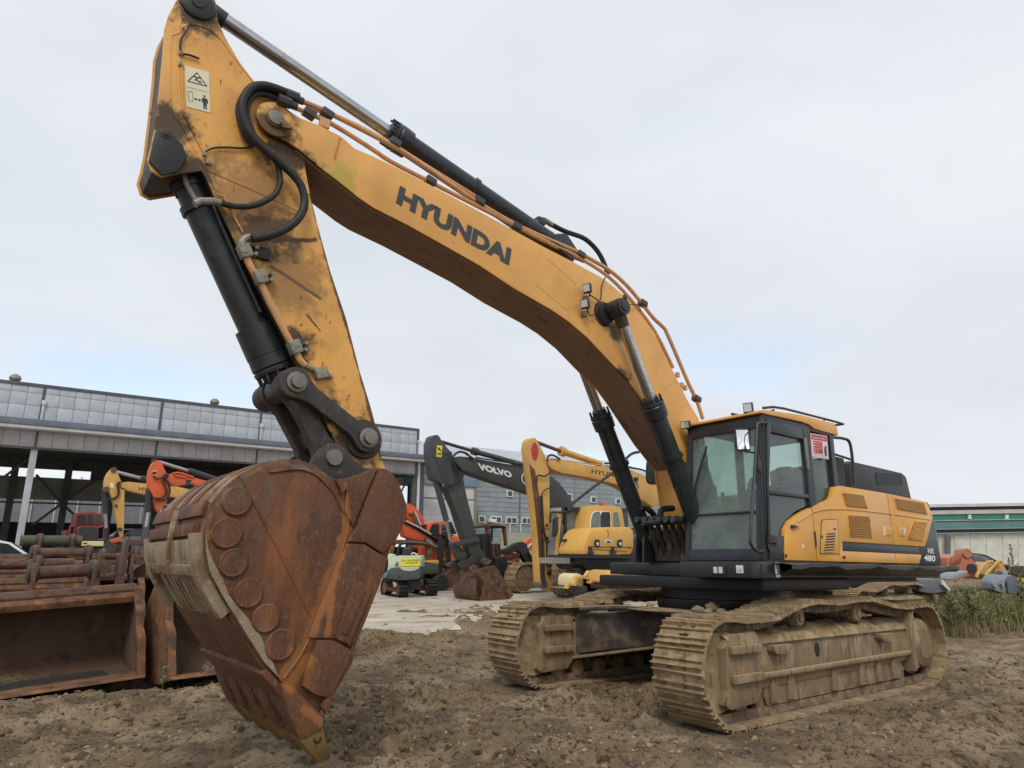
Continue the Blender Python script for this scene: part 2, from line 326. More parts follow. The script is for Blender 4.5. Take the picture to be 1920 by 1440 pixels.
# ------------------------------------------------------------------ ground
def vnoise(x, y, seed):
    xi = np.floor(x).astype(np.int64); yi = np.floor(y).astype(np.int64); fx = x-xi; fy = y-yi
    fx = fx*fx*(3-2*fx); fy = fy*fy*(3-2*fy)
    def h(a, b):
        n = (a*374761393 + b*668265263 + seed*974711) & 0xffffffff
        n = ((n ^ (n >> 13))*1274126177) & 0xffffffff
        return ((n ^ (n >> 16)) & 0xffff)/65535.
    return (h(xi, yi)*(1-fx)+h(xi+1, yi)*fx)*(1-fy)+(h(xi, yi+1)*(1-fx)+h(xi+1, yi+1)*fx)*fy
def fbm(x, y, seed, oct=4, gain=.5):
    s = 0; a = 1; t = 0
    for k in range(oct):
        s = s+a*(vnoise(x*2**k, y*2**k, seed+k)-.5); t += a; a *= gain
    return s/t
PN = RM @ np.array([0, 0, 1.])
ZF = .19
def sm(a, b, t):
    t = np.clip((t-a)/(b-a), 0, 1); return t*t*(3-2*t)
def base_h(x, y):
    d = np.hypot(x, y); k = np.minimum(1, 18/np.maximum(d, 1e-3))
    pl = -(PN[0]*x*k+PN[1]*y*k)/PN[2]
    s = sm(-4.2, -6.6, y)*sm(-11, -6.5, x)
    h = pl*(1-s)+(ZF-.06)*s
    s2 = sm(-13.5, -15.5, y)
    return h*(1-s2)+(ZF-.06)*s2
def ground_h(x, y):
    h = base_h(x, y)
    near = sm(24, 12, np.hypot(x-4, y))
    lump = fbm(x*.55, y*.55, 3, 3)*.16
    clod = np.clip(fbm(x*3.2, y*3.2, 11, 4, .62), -.08, 1)*.30
    fine = np.clip(fbm(x*13, y*13, 21, 3, .65), -.1, 1)*.085
    rough = .45+.9*sm(-.15, .25, fbm(x*.8+5, y*.8, 31, 2))
    # ridge of pushed-up soil in front of the rusty buckets, then a smoother wheel rut
    a = (y+2.75)-(x-6.0)*.30
    berm = np.exp(-(a/.42)**2)*sm(3.6, 5.2, x)*(.05+.16*np.clip(fbm(x*2.1, y*2.1, 91, 3), -.1, 1))
    rut = -np.exp(-((a-1.0)/.33)**2)*sm(4.2, 5.6, x)*.06
    smooth = 1-.75*np.exp(-((a-.75)/.4)**2)*sm(4.2, 5.6, x)
    # pressed track prints on the right
    pr = sm(1.9, 2.6, y)*sm(3.5, 1.5, x)
    prints = pr*(np.abs(np.sin((y*.9+x*.22+fbm(x*.5, y*.5, 41, 2)*1.2)*9))-.5)*.07+pr*fbm(x*1.1, y*8, 45, 3)*.12
    trk = np.clip(1-np.maximum(np.abs(np.abs(y-.02*x)-1.37)-.36, 0)/.25, 0, 1)*sm(3.0, 2.7, np.abs(x))
    dip = -.26*sm(4.6, 5.6, x)*np.exp(-((y+4.7)/.85)**4)
    r = lump+dip+(clod*(1-.88*pr)+fine*(1-.45*pr))*rough*smooth+berm+rut+prints
    r = r*(1-trk)-trk*.015
    return h+r*near+(1-near)*fbm(x*.3, y*.3, 51, 3)*.12
def axis(lo, hi, flo, fhi, st, g=1.16):
    a = list(np.arange(flo, fhi, st)); s = st
    while a[-1] < hi: s *= g; a.append(a[-1]+min(s, 6))
    s = st; b = []
    c = flo
    while c > lo: s *= g; c -= min(s, 6); b.append(c)
    return np.array(b[::-1]+a)
def grid(name, xs, ys, hf, m, **props):
    X, Y = np.meshgrid(xs, ys); Z = hf(X, Y); n, k = X.shape
    co = np.stack([X, Y, Z], -1).reshape(-1, 3)
    i = np.arange(n*k).reshape(n, k); q = np.stack([i[:-1, :-1], i[:-1, 1:], i[1:, 1:], i[1:, :-1]], -1).reshape(-1, 4)
    me = bpy.data.meshes.new(name); me.vertices.add(len(co)); me.vertices.foreach_set('co', co.ravel())
    me.loops.add(q.size); me.loops.foreach_set('vertex_index', q.ravel().astype(np.int32))
    me.polygons.add(len(q)); me.polygons.foreach_set('loop_start', np.arange(0, q.size, 4, dtype=np.int32))
    me.update(calc_edges=True); me.shade_smooth(); me.materials.append(MC[m])
    o = bpy.data.objects.new(name, me); C.objects.link(o)
    for a, b in props.items(): o[a] = b
    return o
mat('mud', (.245, .170, .090), .9, layers=[('n', (.385, .288, .175), .8, .44, .60, .85), ('n', (.125, .083, .046), 2.2, .48, .62, .85), ('n', (.37, .28, .17), (3, 9, 5), .56, .70, .6), ('n', (.42, .32, .19), 38, .60, .68, .6), ('n', (.05, .034, .02), 20, .52, .63, .85)], bump=(34, 1.0, .05))
mat('concrete', (.50, .44, .35), .85, layers=[('n', (.36, .31, .24), (.5, 1.6, 1), .42, .62, .7), ('n', (.27, .195, .115), (.7, 2.2, 1), .50, .64, .9), ('n', (.54, .51, .45), 9, .52, .7, .5)], bump=(14, .15, .01))
ground = grid('ground', axis(-140, 90, -3.6, 8.2, .03), axis(-150, 60, -7.6, 5.6, .03), ground_h, 'mud', kind='structure')
def yard_h(x, y): return ZF-.002+fbm(x*.25, y*.25, 61, 2)*.03+x*0
mat_y = None
ed = []
def yard_edge(x): return -6.75+.5*math.sin(x*.9+.5)+.35*math.sin(x*2.3)+.18*math.sin(x*5.9+1)+.1*math.sin(x*13)
bm = B(); xs = np.arange(-9.5, 26, .12)
top = [(x, yard_edge(x)) for x in xs]
va = [bm.verts.new((x, y, ZF-.07)) for x, y in top]; vb = [bm.verts.new((x, y-.10, ZF)) for x, y in top]; vc = [bm.verts.new((x, -16, ZF)) for x, y in top]; vd = [bm.verts.new((x, -60, ZF)) for x, y in top]
for r0, r1 in ((va, vb), (vb, vc), (vc, vd)):
    for i in range(len(xs)-1): bm.faces.new((r0[i], r1[i], r1[i+1], r0[i+1]))
bmesh.ops.recalc_face_normals(bm, faces=bm.faces)
for f in bm.faces:
    if f.normal.z < 0: f.normal_flip()
obj('concrete_yard', bm, 'concrete', kind='structure')
# loose clods and stones
def scatter(name, n, place, size, m, sub=1, seed=1, **props):
    r = np.random.default_rng(seed); t = bmesh.new(); bmesh.ops.create_icosphere(t, subdivisions=sub, radius=1)
    bv = np.array([v.co[:] for v in t.verts]); bf = np.array([[v.index for v in f.verts] for f in t.faces]); t.free()
    P = place(r, n); n = len(P); sz = size(r, n)
    V = np.repeat(bv[None], n, 0)*(1+r.normal(0, .2, (n, len(bv), 1)))
    V = V*(sz[:, None, None]*r.uniform(.55, 1.2, (n, 1, 3)))
    a = r.uniform(0, 6.28, n); ca, sa = np.cos(a)[:, None], np.sin(a)[:, None]
    x = V[..., 0]*ca-V[..., 1]*sa; y = V[..., 0]*sa+V[..., 1]*ca; V = np.stack([x, y, V[..., 2]*.8], -1)+P[:, None]
    F = (bf[None]+np.arange(n)[:, None, None]*len(bv)).reshape(-1, 3)
    me = bpy.data.meshes.new(name); me.from_pydata(V.reshape(-1, 3).tolist(), [], F.tolist()); me.materials.append(MC[m])
    o = bpy.data.objects.new(name, me); C.objects.link(o)
    for k, v in props.items(): o[k] = v
    return o
def pl_mud(r, n):
    d = 2.6+13*r.random(n)**1.6; a = r.uniform(-.72, .72, n)+4.053
    x = CW[0]+d*np.cos(a); y = CW[1]+d*np.sin(a)
    w = fbm(x*.8+5, y*.8, 31, 2)+r.normal(0, .15, n)
    k = (w > -.12) & (y > -6.6) & ~((np.abs(np.abs(y)-1.37) < .45) & (np.abs(x) < 2.9))
    x, y = x[k], y[k]; return np.stack([x, y, ground_h(x, y)+.002], -1)
mat('mud_damp', (.12, .078, .04), .85, layers=[('n', (.16, .115, .075), 25, .45, .65, .7)], bump=(60, .6, .01))
mat('mud_dry', (.33, .235, .125), .95, layers=[('n', (.2, .145, .09), 25, .5, .7, .8)], bump=(60, .6, .01))
scatter('clods', 20000, pl_mud, lambda r, n: .006+.055*r.random(n)**4.5, 'mud_damp', 1, 2, kind='stuff', label='damp dark clods of soil scattered over the mud')
scatter('crumbs', 12000, pl_mud, lambda r, n: .005+.026*r.random(n)**4, 'mud_dry', 1, 12, kind='stuff', label='dry pale crumbs of soil scattered over the mud')
mat('stone_pale', (.36, .33, .28), .85, layers=[('n', (.22, .18, .13), 9, .45, .65, .7)], bump=(60, .3, .005))
scatter('stones', 700, pl_mud, lambda r, n: .005+.016*r.random(n)**3, 'stone_pale', 1, 5, kind='stuff', label='small pale stones lying in the mud')
# ------------------------------------------------------------------ the big excavator
z1 = lambda l: [(250+x/4, y/4) for x, y in l]
z2 = lambda l: [(250+x/4, 330+y/4) for x, y in l]
z3 = lambda l: [(400+x/4, 600+y/4) for x, y in l]
z4 = lambda l: [(250+x/2.36, 830+y/2.36) for x, y in l]
z5 = lambda l: [(700+x/3, 200+y/3) for x, y in l]
zb = lambda l: [(1060+x/4.8, 500+y/4.8) for x, y in l]
zc = lambda l: [(1240+x/3.43, 740+y/3.43) for x, y in l]
EX = thing('excavator', 'huge yellow crawler excavator with black cab and rusty bucket resting on the mud', 'excavator')
EX.matrix_world = Matrix([[*RM[0], 0], [*RM[1], 0], [*RM[2], 0], [0, 0, 0, 1]])
def inset(pts, d):
    P = [Vector(p) for p in pts]; n = len(P); ar = sum(P[i].x*P[(i+1) % n].y-P[(i+1) % n].x*P[i].y for i in range(n)); s = 1 if ar > 0 else -1; out = []
    for i in range(n):
        t = (P[(i+1) % n]-P[i-1]).normalized(); out.append(tuple(P[i]+Vector((-t.y, t.x))*d*s))
    return out
def pr(name, pts, y0, y1, m, parent, bevel=0., **k): return obj(name, prism(B(), pts, y0, y1), m, parent, bevel=bevel, **k)
def bead(pts, y, r, m, parent, name='weld_bead', smooth=False):
    return obj(name, tube(B(), [M3(u, v, y) for u, v in pts], r, 6, smooth), m, parent)
# ---- tracks
path = [(2.2, 0), (2.36, .05), (2.52, .17), (2.62, .31), (2.665, .45), (2.665, .6), (2.62, .72), (2.56, .83), (2.46, .93), (2.32, .985), (2.1, .985), (1.85, .97), (1.36, .985), (1.17, 1.02), (.85, 1.085), (.53, 1.12), (.22, 1.10), (-.06, 1.10), (-.41, 1.12), (-.76, 1.12), (-1.08, 1.08), (-1.4, 1.035), (-1.8, 1.0), (-2.2, 1.02), (-2.4, 1.02), (-2.58, .96), (-2.7, .84), (-2.79, .65), (-2.80, .47), (-2.73, .3), (-2.6, .15), (-2.4, .04), (-2.2, 0), (-1.2, -.005), (0, -.005), (1.2, -.005)]
def resample(pts, n):
    P = spline([(a, 0, b) for a, b in pts+[pts[0]]], 6); L = [0]
    for a, b in zip(P, P[1:]): L.append(L[-1]+(b-a).length)
    out = []
    for k in range(n):
        s = (k+.5)/n*L[-1]; i = next(j for j in range(1, len(L)) if L[j] >= s); t = (s-L[i-1])/(L[i]-L[i-1])
        out.append((P[i-1].lerp(P[i], t), (P[i]-P[i-1]).normalized()))
    return out, L[-1]
NS = 60
shoes, plen = resample(path, NS); pit = plen/NS
def shoe_mesh():
    bm = B(); h = pit/2+.004; t = -.028; g = .029
    def seg(x0, x1, y0, y1, top): prism(bm, [(x0, t), (x1, t)]+top, y0, y1)
    seg(-h, -.022, -.3, .3, [(-.022, 0), (-.027, g), (-.042, g), (-.05, 0), (-h+.022, .0), (-h+.016, g), (-h, g)])
    for y0, y1 in ((-.3, -.06), (.06, .3)): seg(-.022, .016, y0, y1, [(.016, 0), (-.022, 0)])
    seg(.016, h-.024, -.3, .3, [(h-.024, 0), (h-.034, 0), (h-.04, g*.9), (h-.05, g*.9), (h-.056, 0), (.016, 0)])
    for y0, y1 in ((-.3, -.11), (-.05, .05), (.11, .3)): seg(h-.024, h, y0, y1, [(h, 0), (h-.024, 0)])
    return bm
sh0 = obj('track_shoe', shoe_mesh(), 'track_mud', None, bevel=0); sh_me = sh0.data; bpy.data.objects.remove(sh0)
def link_mesh():
    bm = B()
    for y in (-.11, .11):
        box(bm, (0, y, -.075), (pit*1.08, .05, .085)); cyl(bm, (-pit/2, y-.03, -.08), (-pit/2, y+.03, -.08), .045, n=10)
    return bm
def track_side(sy):
    """one crawler: shoes, chain, frame with rollers"""
    yc = sy*1.37
    bm = B()
    for p, d in shoes:
        X = d; Z = Vector((-d.z, 0, d.x))*-1; Y = Z.cross(X)
        R = Matrix((X, Y, Z)).transposed()
        l = link_mesh(); l.transform(Matrix.Translation((p.x, yc, p.z)) @ R.to_4x4())
        tm = bpy.data.meshes.new('t'); l.to_mesh(tm); l.free(); bm.from_mesh(tm); bpy.data.meshes.remove(tm)
    tr = obj('crawler_track', bm, 'chain_dark', EX, kind='stuff')
    for p, d in shoes:
        X = d; Z = Vector((-d.z, 0, d.x))*-1; Y = Z.cross(X); n = -Z if False else Z
        j = Matrix.Rotation(random.uniform(-.02, .02), 3, 'X') @ Matrix.Rotation(random.uniform(-.03, .03), 3, 'Y')
        o = bpy.data.objects.new('track_shoe', sh_me); C.objects.link(o); o.parent = tr
        o.matrix_local = Matrix.Translation((p.x, yc, p.z)+(Vector((0, 0, 0)) if False else Vector())) @ (Matrix((X, Y, Z)).transposed() @ j).to_4x4() if False else Matrix.LocRotScale(Vector((p.x, yc, p.z)), (Matrix((X, Y, Z)).transposed() @ j).to_quaternion(), None)
    o1, o2 = yc+sy*.13, yc-sy*.22                     # outer and inner faces of the frame
    ya, yb = min(o1, o2), max(o1, o2)
    bm = B()
    prism(bm, [(1.7, .30), (1.7, .70), (1.55, .80), (-1.85, .80), (-1.98, .72), (-1.98, .42), (-1.8, .30)], ya, yb)
    fr = obj('track_frame', bm, 'frame_mud', EX, bevel=.03)
    # nose housing with two bars
    yo = yc+sy*.25
    bm = B(); prism(bm, [(2.24, .34), (2.26, .72), (2.15, .84), (1.72, .86), (1.66, .8), (1.66, .3), (1.76, .19), (2.2, .17), (2.3, .22)], yc-sy*.24, yo)
    obj('nose_guard', bm, 'frame_mud', fr, bevel=.03)
    for z in (.70, .44):
        for yq, dy in ((yo, sy*.055), (yc-sy*.24, -sy*.055)): obj('guard_bar', bx(B(), 1.69, 2.2, yq, yq+dy, z-.035, z+.04), 'frame_mud', fr, bevel=.012)
    obj('idler', lathe(B(), (2.27, yc-sy*.16, .5), (0, sy, 0), [(0, .30), (.0, .36), (.08, .37), (.1, .41), (.22, .41), (.24, .37), (.32, .36), (.32, .1)], 28), 'track_mud', fr)
    # outer skirt, rail and gussets
    ys = yc+sy*.17
    obj('side_plate', prism(B(), [(1.66, .30), (1.66, .78), (-1.95, .74), (-1.95, .34)], yc+sy*.13, ys), 'frame_mud', fr, bevel=.01)
    obj('guard_rail', tube(B(), [(1.66, ys+sy*.03, .415), (.4, ys+sy*.03, .42), (-1.9, ys+sy*.03, .43)], .034, 10, False), 'frame_mud', fr)
    obj('skirt', prism(B(), [(1.45, .12), (1.5, .20), (1.5, .39), (-1.6, .40), (-1.75, .22), (-1.6, .13)], yc+sy*.10, yc+sy*.15), 'frame_mud', fr, bevel=.008)
    for x in (1.35, 1.02, .1, -.55, -1.0, -1.4):
        bm = B(); v = [(x-.05, .40), (x+.05, .40), (x+.075, .15), (x-.075, .15)]
        prism(bm, v, yc+sy*.15, yc+sy*.185); obj('gusset', bm, 'frame_mud', fr, bevel=.006)
    for x in (1.25, -1.15):
        obj('step_bracket', prism(B(), [(x+.17, .70), (x-.17, .70), (x-.17, .655), (x-.10, .64), (x-.10, .60), (x+.14, .62), (x+.17, .65)], ys, ys+sy*.1), 'frame_mud', fr, bevel=.008)
    bm = B(); lathe(bm, (.42, ys-.004*sy, .60), (0, sy, 0), [(0, .05), (.012, .05), (.012, .0)], 14); bmesh.ops.scale(bm, vec=(1, 1, 1.5), verts=bm.verts, space=Matrix.Translation((-.42, 0, -.60)))
    obj('frame_hole', bm, 'grease', fr)
    for x in (1.85, 1.5, 1.1, .7, .3, -.1, -.5, -.9, -1.3, -1.7):
        obj('bottom_roller', lathe(B(), (x, yc-sy*.17, .17), (0, sy, 0), [(0, .06), (.02, .10), (.08, .10), (.1, .07), (.2, .07), (.22, .10), (.28, .10), (.29, .03)], 16), 'frame_mud', fr)
    for x in (.72, -.62):
        obj('carrier_roller', lathe(B(), (x, yc-sy*.2, .955), (0, sy, 0), [(0, .07), (.02, .095), (.14, .095), (.16, .075), (.26, .075), (.28, .10), (.36, .10), (.38, .085), (.385, .05), (.40, .05), (.405, .0)], 20), 'frame_mud', fr)
        obj('roller_bracket', bx(B(), x-.07, x+.07, yc-sy*.2, yc-sy*.02, .74, .93), 'frame_dark', fr, bevel=.01)
    obj('sprocket', lathe(B(), (-2.27, yc-sy*.05, .52), (0, sy, 0), [(0, .33), (.0, .40), (.07, .40), (.07, .3)], 22), 'chain_dark', fr)
    obj('final_drive', lathe(B(), (-2.27, yc-sy*.3, .53), (0, sy, 0), [(0, .32), (.42, .33), (.50, .30), (.53, .22), (.545, .2), (.55, .0)], 24), 'frame_mud', fr)
    obj('drive_guard', prism(B(), arc(-2.22, .52, .40, 95, 265, 10)[::-1] and [(-1.85, .93), (-1.98, .93)]+arc(-2.05, .60, .36, 85, 60, 3)[:1]+[(-1.92, .5), (-1.98, .25), (-1.85, .2)], yc-sy*.24, yc+sy*.25), 'frame_mud', fr, bevel=.015)
    # soil piled along the top of the frame
    r = random.Random(3 if sy > 0 else 4)
    bm = B(); nx, ny = 120, 14; vs = []
    for i in range(nx+1):
        x = 2.2-4.15*i/nx; row = []
        for j in range(ny+1):
            y = yc-sy*.22+sy*(.42 if x < 1.7 else .47)*j/ny
            t = j/ny; zt = (.785 if x < 1.7 else .845)
            z = zt+.085*math.sin(min(1, (1-t)*1.5)*1.57)*(.75 if x < 1.7 else .3)+float(fbm(np.array([x*6.]), np.array([y*6.]), 71, 4, .6)[0])*.10-(.05 if j in (0, ny) else 0)-(.03 if i in (0, nx) else 0)
            if j == ny: z = zt-.06
            row.append(bm.verts.new((x, y, z)))
        vs.append(row)
    for i in range(nx):
        for j in range(ny): bm.faces.new((vs[i][j], vs[i][j+1], vs[i+1][j+1], vs[i+1][j]))
    bmesh.ops.recalc_face_normals(bm, faces=bm.faces)
    obj('packed_soil', bm, 'track_mud', fr, smooth=60, kind='stuff')
track_side(1); track_side(-1)
# ---- undercarriage centre
bm = B(); prism(bm, [(1.0, .6), (1.0, -.6), (.6, -.85), (-.6, -.85), (-1.0, -.6), (-1.0, .6), (-.6, .85), (.6, .85)], .48, .92, 2)
uc = obj('undercarriage_frame', bm, 'frame_dark', EX, bevel=.03)
for sx in (1, -1):
    for sy in (1, -1):
        bm = B(); q = [(sx*.25, sy*.55), (sx*.95, sy*.35), (sx*1.62, sy*1.17), (sx*.72, sy*1.17)]
        A = [bm.verts.new((a, b, .50 if abs(b) < 1 else .36)) for a, b in q]; Z = [bm.verts.new((a, b, .93 if abs(b) < 1 else .86)) for a, b in q]
        bm.faces.new(A); bm.faces.new(Z)
        for i in range(4): bm.faces.new((A[i], A[(i+1) % 4], Z[(i+1) % 4], Z[i]))
        bmesh.ops.recalc_face_normals(bm, faces=bm.faces)
        obj('frame_leg', bm, 'frame_dark', uc, bevel=.02)
        bm = B(); q2 = [(a*1.0, b) for a, b in q]
        prism(bm, [(sx*.30, sy*.55), (sx*1.02, sy*.30), (sx*1.72, sy*1.15), (sx*.78, sy*1.17)], .30, .335, 2)
        for v in bm.verts: v.co.z += .17 if abs(v.co.y) < 1 else 0
        obj('leg_flange', bm, 'frame_mud', uc, bevel=.008)
obj('travel_pipe', tube(B(), [(1.62, -1.05, .93), (1.35, -.6, .96), (1.25, -.2, .95), (1.3, .5, .93), (1.4, 1.0, .93)], .035, 8), 'frame_dark', uc)
obj('cover_plate', prism(B(), [(1.3, -.75), (1.36, -.1), (1.3, .45), (.9, .6), (.8, -.7)], .945, .965, 2), 'frame_mud', uc, bevel=.005)
obj('swing_bearing', lathe(B(), (0, 0, .92), (0, 0, 1), [(0, .80), (.06, .84), (.16, .84), (.17, .78), (.34, .78), (.43, .9)], 40), 'grease', EX)
for k, (x, y, s) in enumerate(((1.15, -.95, .07), (1.22, .55, .07), (1.12, .8, .055), (1.3, .75, .05), (1.05, .62, .09), (1.1, -.3, .05))):
    bm = B(); bmesh.ops.create_icosphere(bm, subdivisions=2, radius=s)
    for v in bm.verts: v.co *= random.uniform(.75, 1.15); v.co.z *= .8
    bm.transform(Matrix.Translation((x, y, .96+s*.5))); obj('stone', bm, 'mud_grey', uc)
# ---- upper frame and deck
bm = B(); prism(bm, [(1.27, 1.47), (1.27, .40), (.95, .36), (.95, -.40), (.6, -.45), (.6, -1.47), (-3.5, -1.47), (-3.7, 0), (-3.5, 1.47)], 1.37, 1.535, 2)
dk = obj('upper_frame', bm, 'black_paint', EX, bevel=.02)
obj('belly_plate', bx(B(), 1.0, -1.0, -1.3, 1.3, 1.22, 1.365), 'grease', dk, bevel=.03); obj('belly_plate', bx(B(), -1.02, -3.3, -1.2, 1.2, 1.31, 1.365), 'grease', dk)
bm = B(); n = 26; top = []
xs_ = [1.08-5.2*i/n for i in range(n+1)]
for x in xs_:
    w = .24 if x > -3.6 else .24*max(0, (x+4.12)/.52)
    s = .012*math.sin(x*5)+.008*math.sin(x*11.3)
    top.append([bm.verts.new((x, 1.44, 1.545)), bm.verts.new((x, 1.48+w+s*.4, 1.53+s)), bm.verts.new((x, 1.48+w+s*.4, 1.49+s*1.4)), bm.verts.new((x, 1.47, 1.40 if x > -3.4 else 1.46))])
for a, b in zip(top, top[1:]):
    for i in range(3): bm.faces.new((a[i], a[i+1], b[i+1], b[i]))
bmesh.ops.recalc_face_normals(bm, faces=bm.faces)
obj('catwalk', bm, 'black_paint', EX, smooth=25)
obj('front_skirt', prism(B(), [(1.33, .40), (1.33, 1.38), (1.22, 1.50), (.95, 1.50), (.95, .40)], 1.365, 1.545, 2), 'black_paint', EX, bevel=.02)
for y in (1.0, ):
    o = obj('skirt_light', bx(B(), 1.33, 1.345, .86, 1.06, 1.40, 1.50), 'ink', EX, bevel=.004)
    for a in (.90, .97): obj('lens', bx(B(), 1.346, 1.352, a, a+.05, 1.415, 1.485), 'lamp_glass', o)
obj('skirt_sticker', bx(B(), 1.331, 1.334, 1.19, 1.28, 1.42, 1.505), 'sticker_white', EX)
text('sticker_print', '115-', (1.335, 1.205, 1.43), (0, 1, 0), (0, 0, 1), .06, .035, 'ink', EX, depth=.001)
d45 = Vector((-1, 1, 0)).normalized()
bm = B(); q0 = Vector((1.285, 1.432, 1.36)); qn = Vector((.74, .68, 0)).normalized()
st = obj('side_sticker', bx(B(), 1.06, .97, 1.502, 1.506, 1.38, 1.54), 'sticker_white', EX)
for k in range(3): obj('sticker_square', bx(B(), 1.045-.028*k, 1.030-.028*k, 1.5055, 1.508, 1.512, 1.527), 'print_red', st)
for k in range(3): obj('sticker_line', bx(B(), 1.03, .99, 1.5055, 1.508, 1.48-.03*k, 1.472-.03*k), 'ink', st)
obj('step_sticker', bx(B(), 1.05, .95, 1.452, 1.456, 1.575, 1.66), 'sticker_white', EX)
# ---- counterweight and side panels
bm = B(); prism(bm, [(-2.6, 1.45), (-3.62, 1.45), (-3.95, 1.34), (-4.18, 1.05), (-4.32, .55), (-4.37, 0), (-4.32, -.55), (-4.18, -1.05), (-3.95, -1.34), (-3.62, -1.45), (-2.6, -1.45)], 1.55, 2.24, 2)
cw = obj('counterweight', bm, 'cab_black', EX, bevel=.035)
bm = B(); prism(bm, [(-2.9, 1.44), (-3.55, 1.44), (-3.82, 1.33), (-4.02, 1.02), (-4.14, .5), (-4.18, 0), (-4.14, -.5), (-4.02, -1.02), (-3.82, -1.33), (-3.55, -1.44), (-2.9, -1.44)], 2.255, 2.52, 2)
obj('counterweight_cap', bm, 'cab_black', cw, bevel=.07)
PY0, PY1 = 1.40, 1.475
obj('engine_house', bx(B(), .02, -3.0, .48, 1.40, 1.55, 2.49), 'black_paint', EX)
def panel(pts, name='side_panel', m='panel_yellow', y1=PY1, bev=.018): return pr(name, pts, PY0, y1, m, EX, bev)
p_f = panel([(.78, 1.565), (.765, 1.80), (.725, 1.92), (.63, 2.005), (.44, 2.09), (.25, 2.155), (.085, 2.205), (.085, 1.565)])
p_m = panel([(.065, 1.565), (.065, 2.21), (-.2, 2.285), (-.42, 2.345), (-.49, 2.40), (-.56, 2.51), (-.72, 2.535), (-2.045, 2.535), (-2.045, 1.815), (-.595, 1.815), (-.575, 1.70), (-2.045, 1.70), (-2.045, 1.565)])
p_r = panel([(-2.065, 2.535), (-3.36, 2.505), (-3.45, 2.42), (-3.54, 2.27), (-3.16, 1.88), (-3.06, 1.815), (-2.065, 1.815)])
panel([(-2.065, 1.70), (-2.93, 1.70), (-2.80, 1.565), (-2.065, 1.565)])
panel([(-.56, 1.70), (-.58, 1.815), (-2.9, 1.815), (-2.9, 1.70)], 'stripe', 'cab_black', 1.455, .006)
def ypts(l, y=PY1): return Ml(zc(l), y)
def grille(q, par, n, flip=False):
    q = ypts(q); cx = sum(a for a, b in q)/4; cz = sum(b for a, b in q)/4
    big = [(cx+(a-cx)*1.05, cz+(b-cz)*1.09) for a, b in q]
    pr('grille_rim', big, PY1-.01, PY1+.012, 'panel_yellow', par, .01)
    g = pr('grille_panel', q, PY1+.012, PY1+.016, 'grille_brown', par)
    bm = B(); TL, TR, BR, BL = [Vector(p) for p in q]
    for k in range(n+5):
        for sgn in (1,):
            a = k/n-.18; 
            def pt(s, t): return TL.lerp(TR, s).lerp(BL.lerp(BR, s), t)
            s0, s1 = a, a+.18; t0, t1 = 0., 1.
            if s1 > 1: t1 = (1-s0)/(s1-s0); s1 = 1
            if s0 < 0: t0 = -s0/(s1-s0) if s1 > s0 else 0; s0 = 0
            if s0 >= 1 or s1 <= 0: continue
            A = pt(s0, t0); E_ = pt(s1, t1)
            tube(bm, [(A.x, PY1+.018, A.y), (E_.x, PY1+.018, E_.y)], .0048, 4, False)
    m_ = 9
    for k in range(m_):
        t = (k+.5)/m_; A = TL.lerp(BL, t); E_ = TR.lerp(BR, t); tube(bm, [(A.x, PY1+.017, A.y), (E_.x, PY1+.017, E_.y)], .0032, 4, False)
    obj('grille_mesh', bm, 'panel_yellow', par)
grille([(1162, 632), (1290, 647), (1320, 728), (1190, 715)], p_m, 15)
grille([(1197, 775), (1330, 785), (1348, 918), (1210, 910)], p_m, 15)
grille([(1498, 668), (1680, 697), (1705, 768), (1520, 735)], p_r, 17)
grille([(1620, 815), (1703, 822), (1672, 940), (1582, 925)], p_r, 12)
def crease(l, par, r=.011, m='panel_yellow'): obj('crease', tube(B(), [M3(u, v, PY1) for u, v in zc(l)], r, 8), m, par)
crease([(880, 818), (930, 785), (968, 762)], p_f); crease([(978, 757), (1040, 740), (1160, 736), (1300, 747), (1480, 768)], p_m); crease([(1495, 770), (1600, 785), (1728, 805)], p_r)
# louvred access hatch
hq = ypts([(1030, 818), (1042, 806), (1122, 803), (1130, 815), (1143, 1025), (1022, 1020)])
ht = pr('vent_hatch', hq, PY1, PY1+.008, 'panel_yellow', p_m, .004)
ho = ypts([(1027, 812), (1040, 802), (1126, 799), (1134, 812), (1147, 1029), (1018, 1024)]); pr('hatch_gap', ho, PY1-.002, PY1+.002, 'ink', p_m)
for k in range(7):
    t = k/6; a = ypts([(1060-18*t, 893+105*t), (1115-8*t, 889+105*t), (1113-8*t, 898+105*t), (1058-18*t, 904+105*t)])
    pr('louvre_slot', a, PY1+.006, PY1+.0105, 'ink', ht)
    b = ypts([(1058-18*t, 903+105*t), (1114-8*t, 897+105*t), (1112-8*t, 903+105*t), (1057-18*t, 910+105*t)]); pr('louvre', b, PY1+.006, PY1+.022, 'panel_yellow', ht)
def dot(l, r, y0, y1, m, par, name): 
    x, z = M(*zc([l])[0], y1); obj(name, lathe(B(), (x, y0, z), (0, 1, 0), [(0, r), (y1-y0, r), (y1-y0, 0)], 14), m, par)
dot((1036, 912), .02, PY1, PY1+.014, 'dull_steel', ht, 'lock')
pr('latch_slot', ypts([(1102, 858), (1120, 860), (1120, 869), (1102, 867)]), PY1+.006, PY1+.0105, 'ink', ht)
pr('door_handle', ypts([(830, 838), (852, 838), (852, 846), (882, 849), (852, 853), (852, 860), (830, 860)]), PY1, PY1+.03, 'ink', p_f, .004)
pr('hinge_slot', ypts([(980, 878), (992, 882), (1000, 975), (989, 982)]), PY1-.01, PY1+.004, 'ink', p_f)
dot((805, 1035), .02, PY1, PY1+.006, 'ink', p_f, 'rubber_stop'); dot((1182, 1046), .018, PY1, PY1+.02, 'ink', p_m, 'latch_knob')
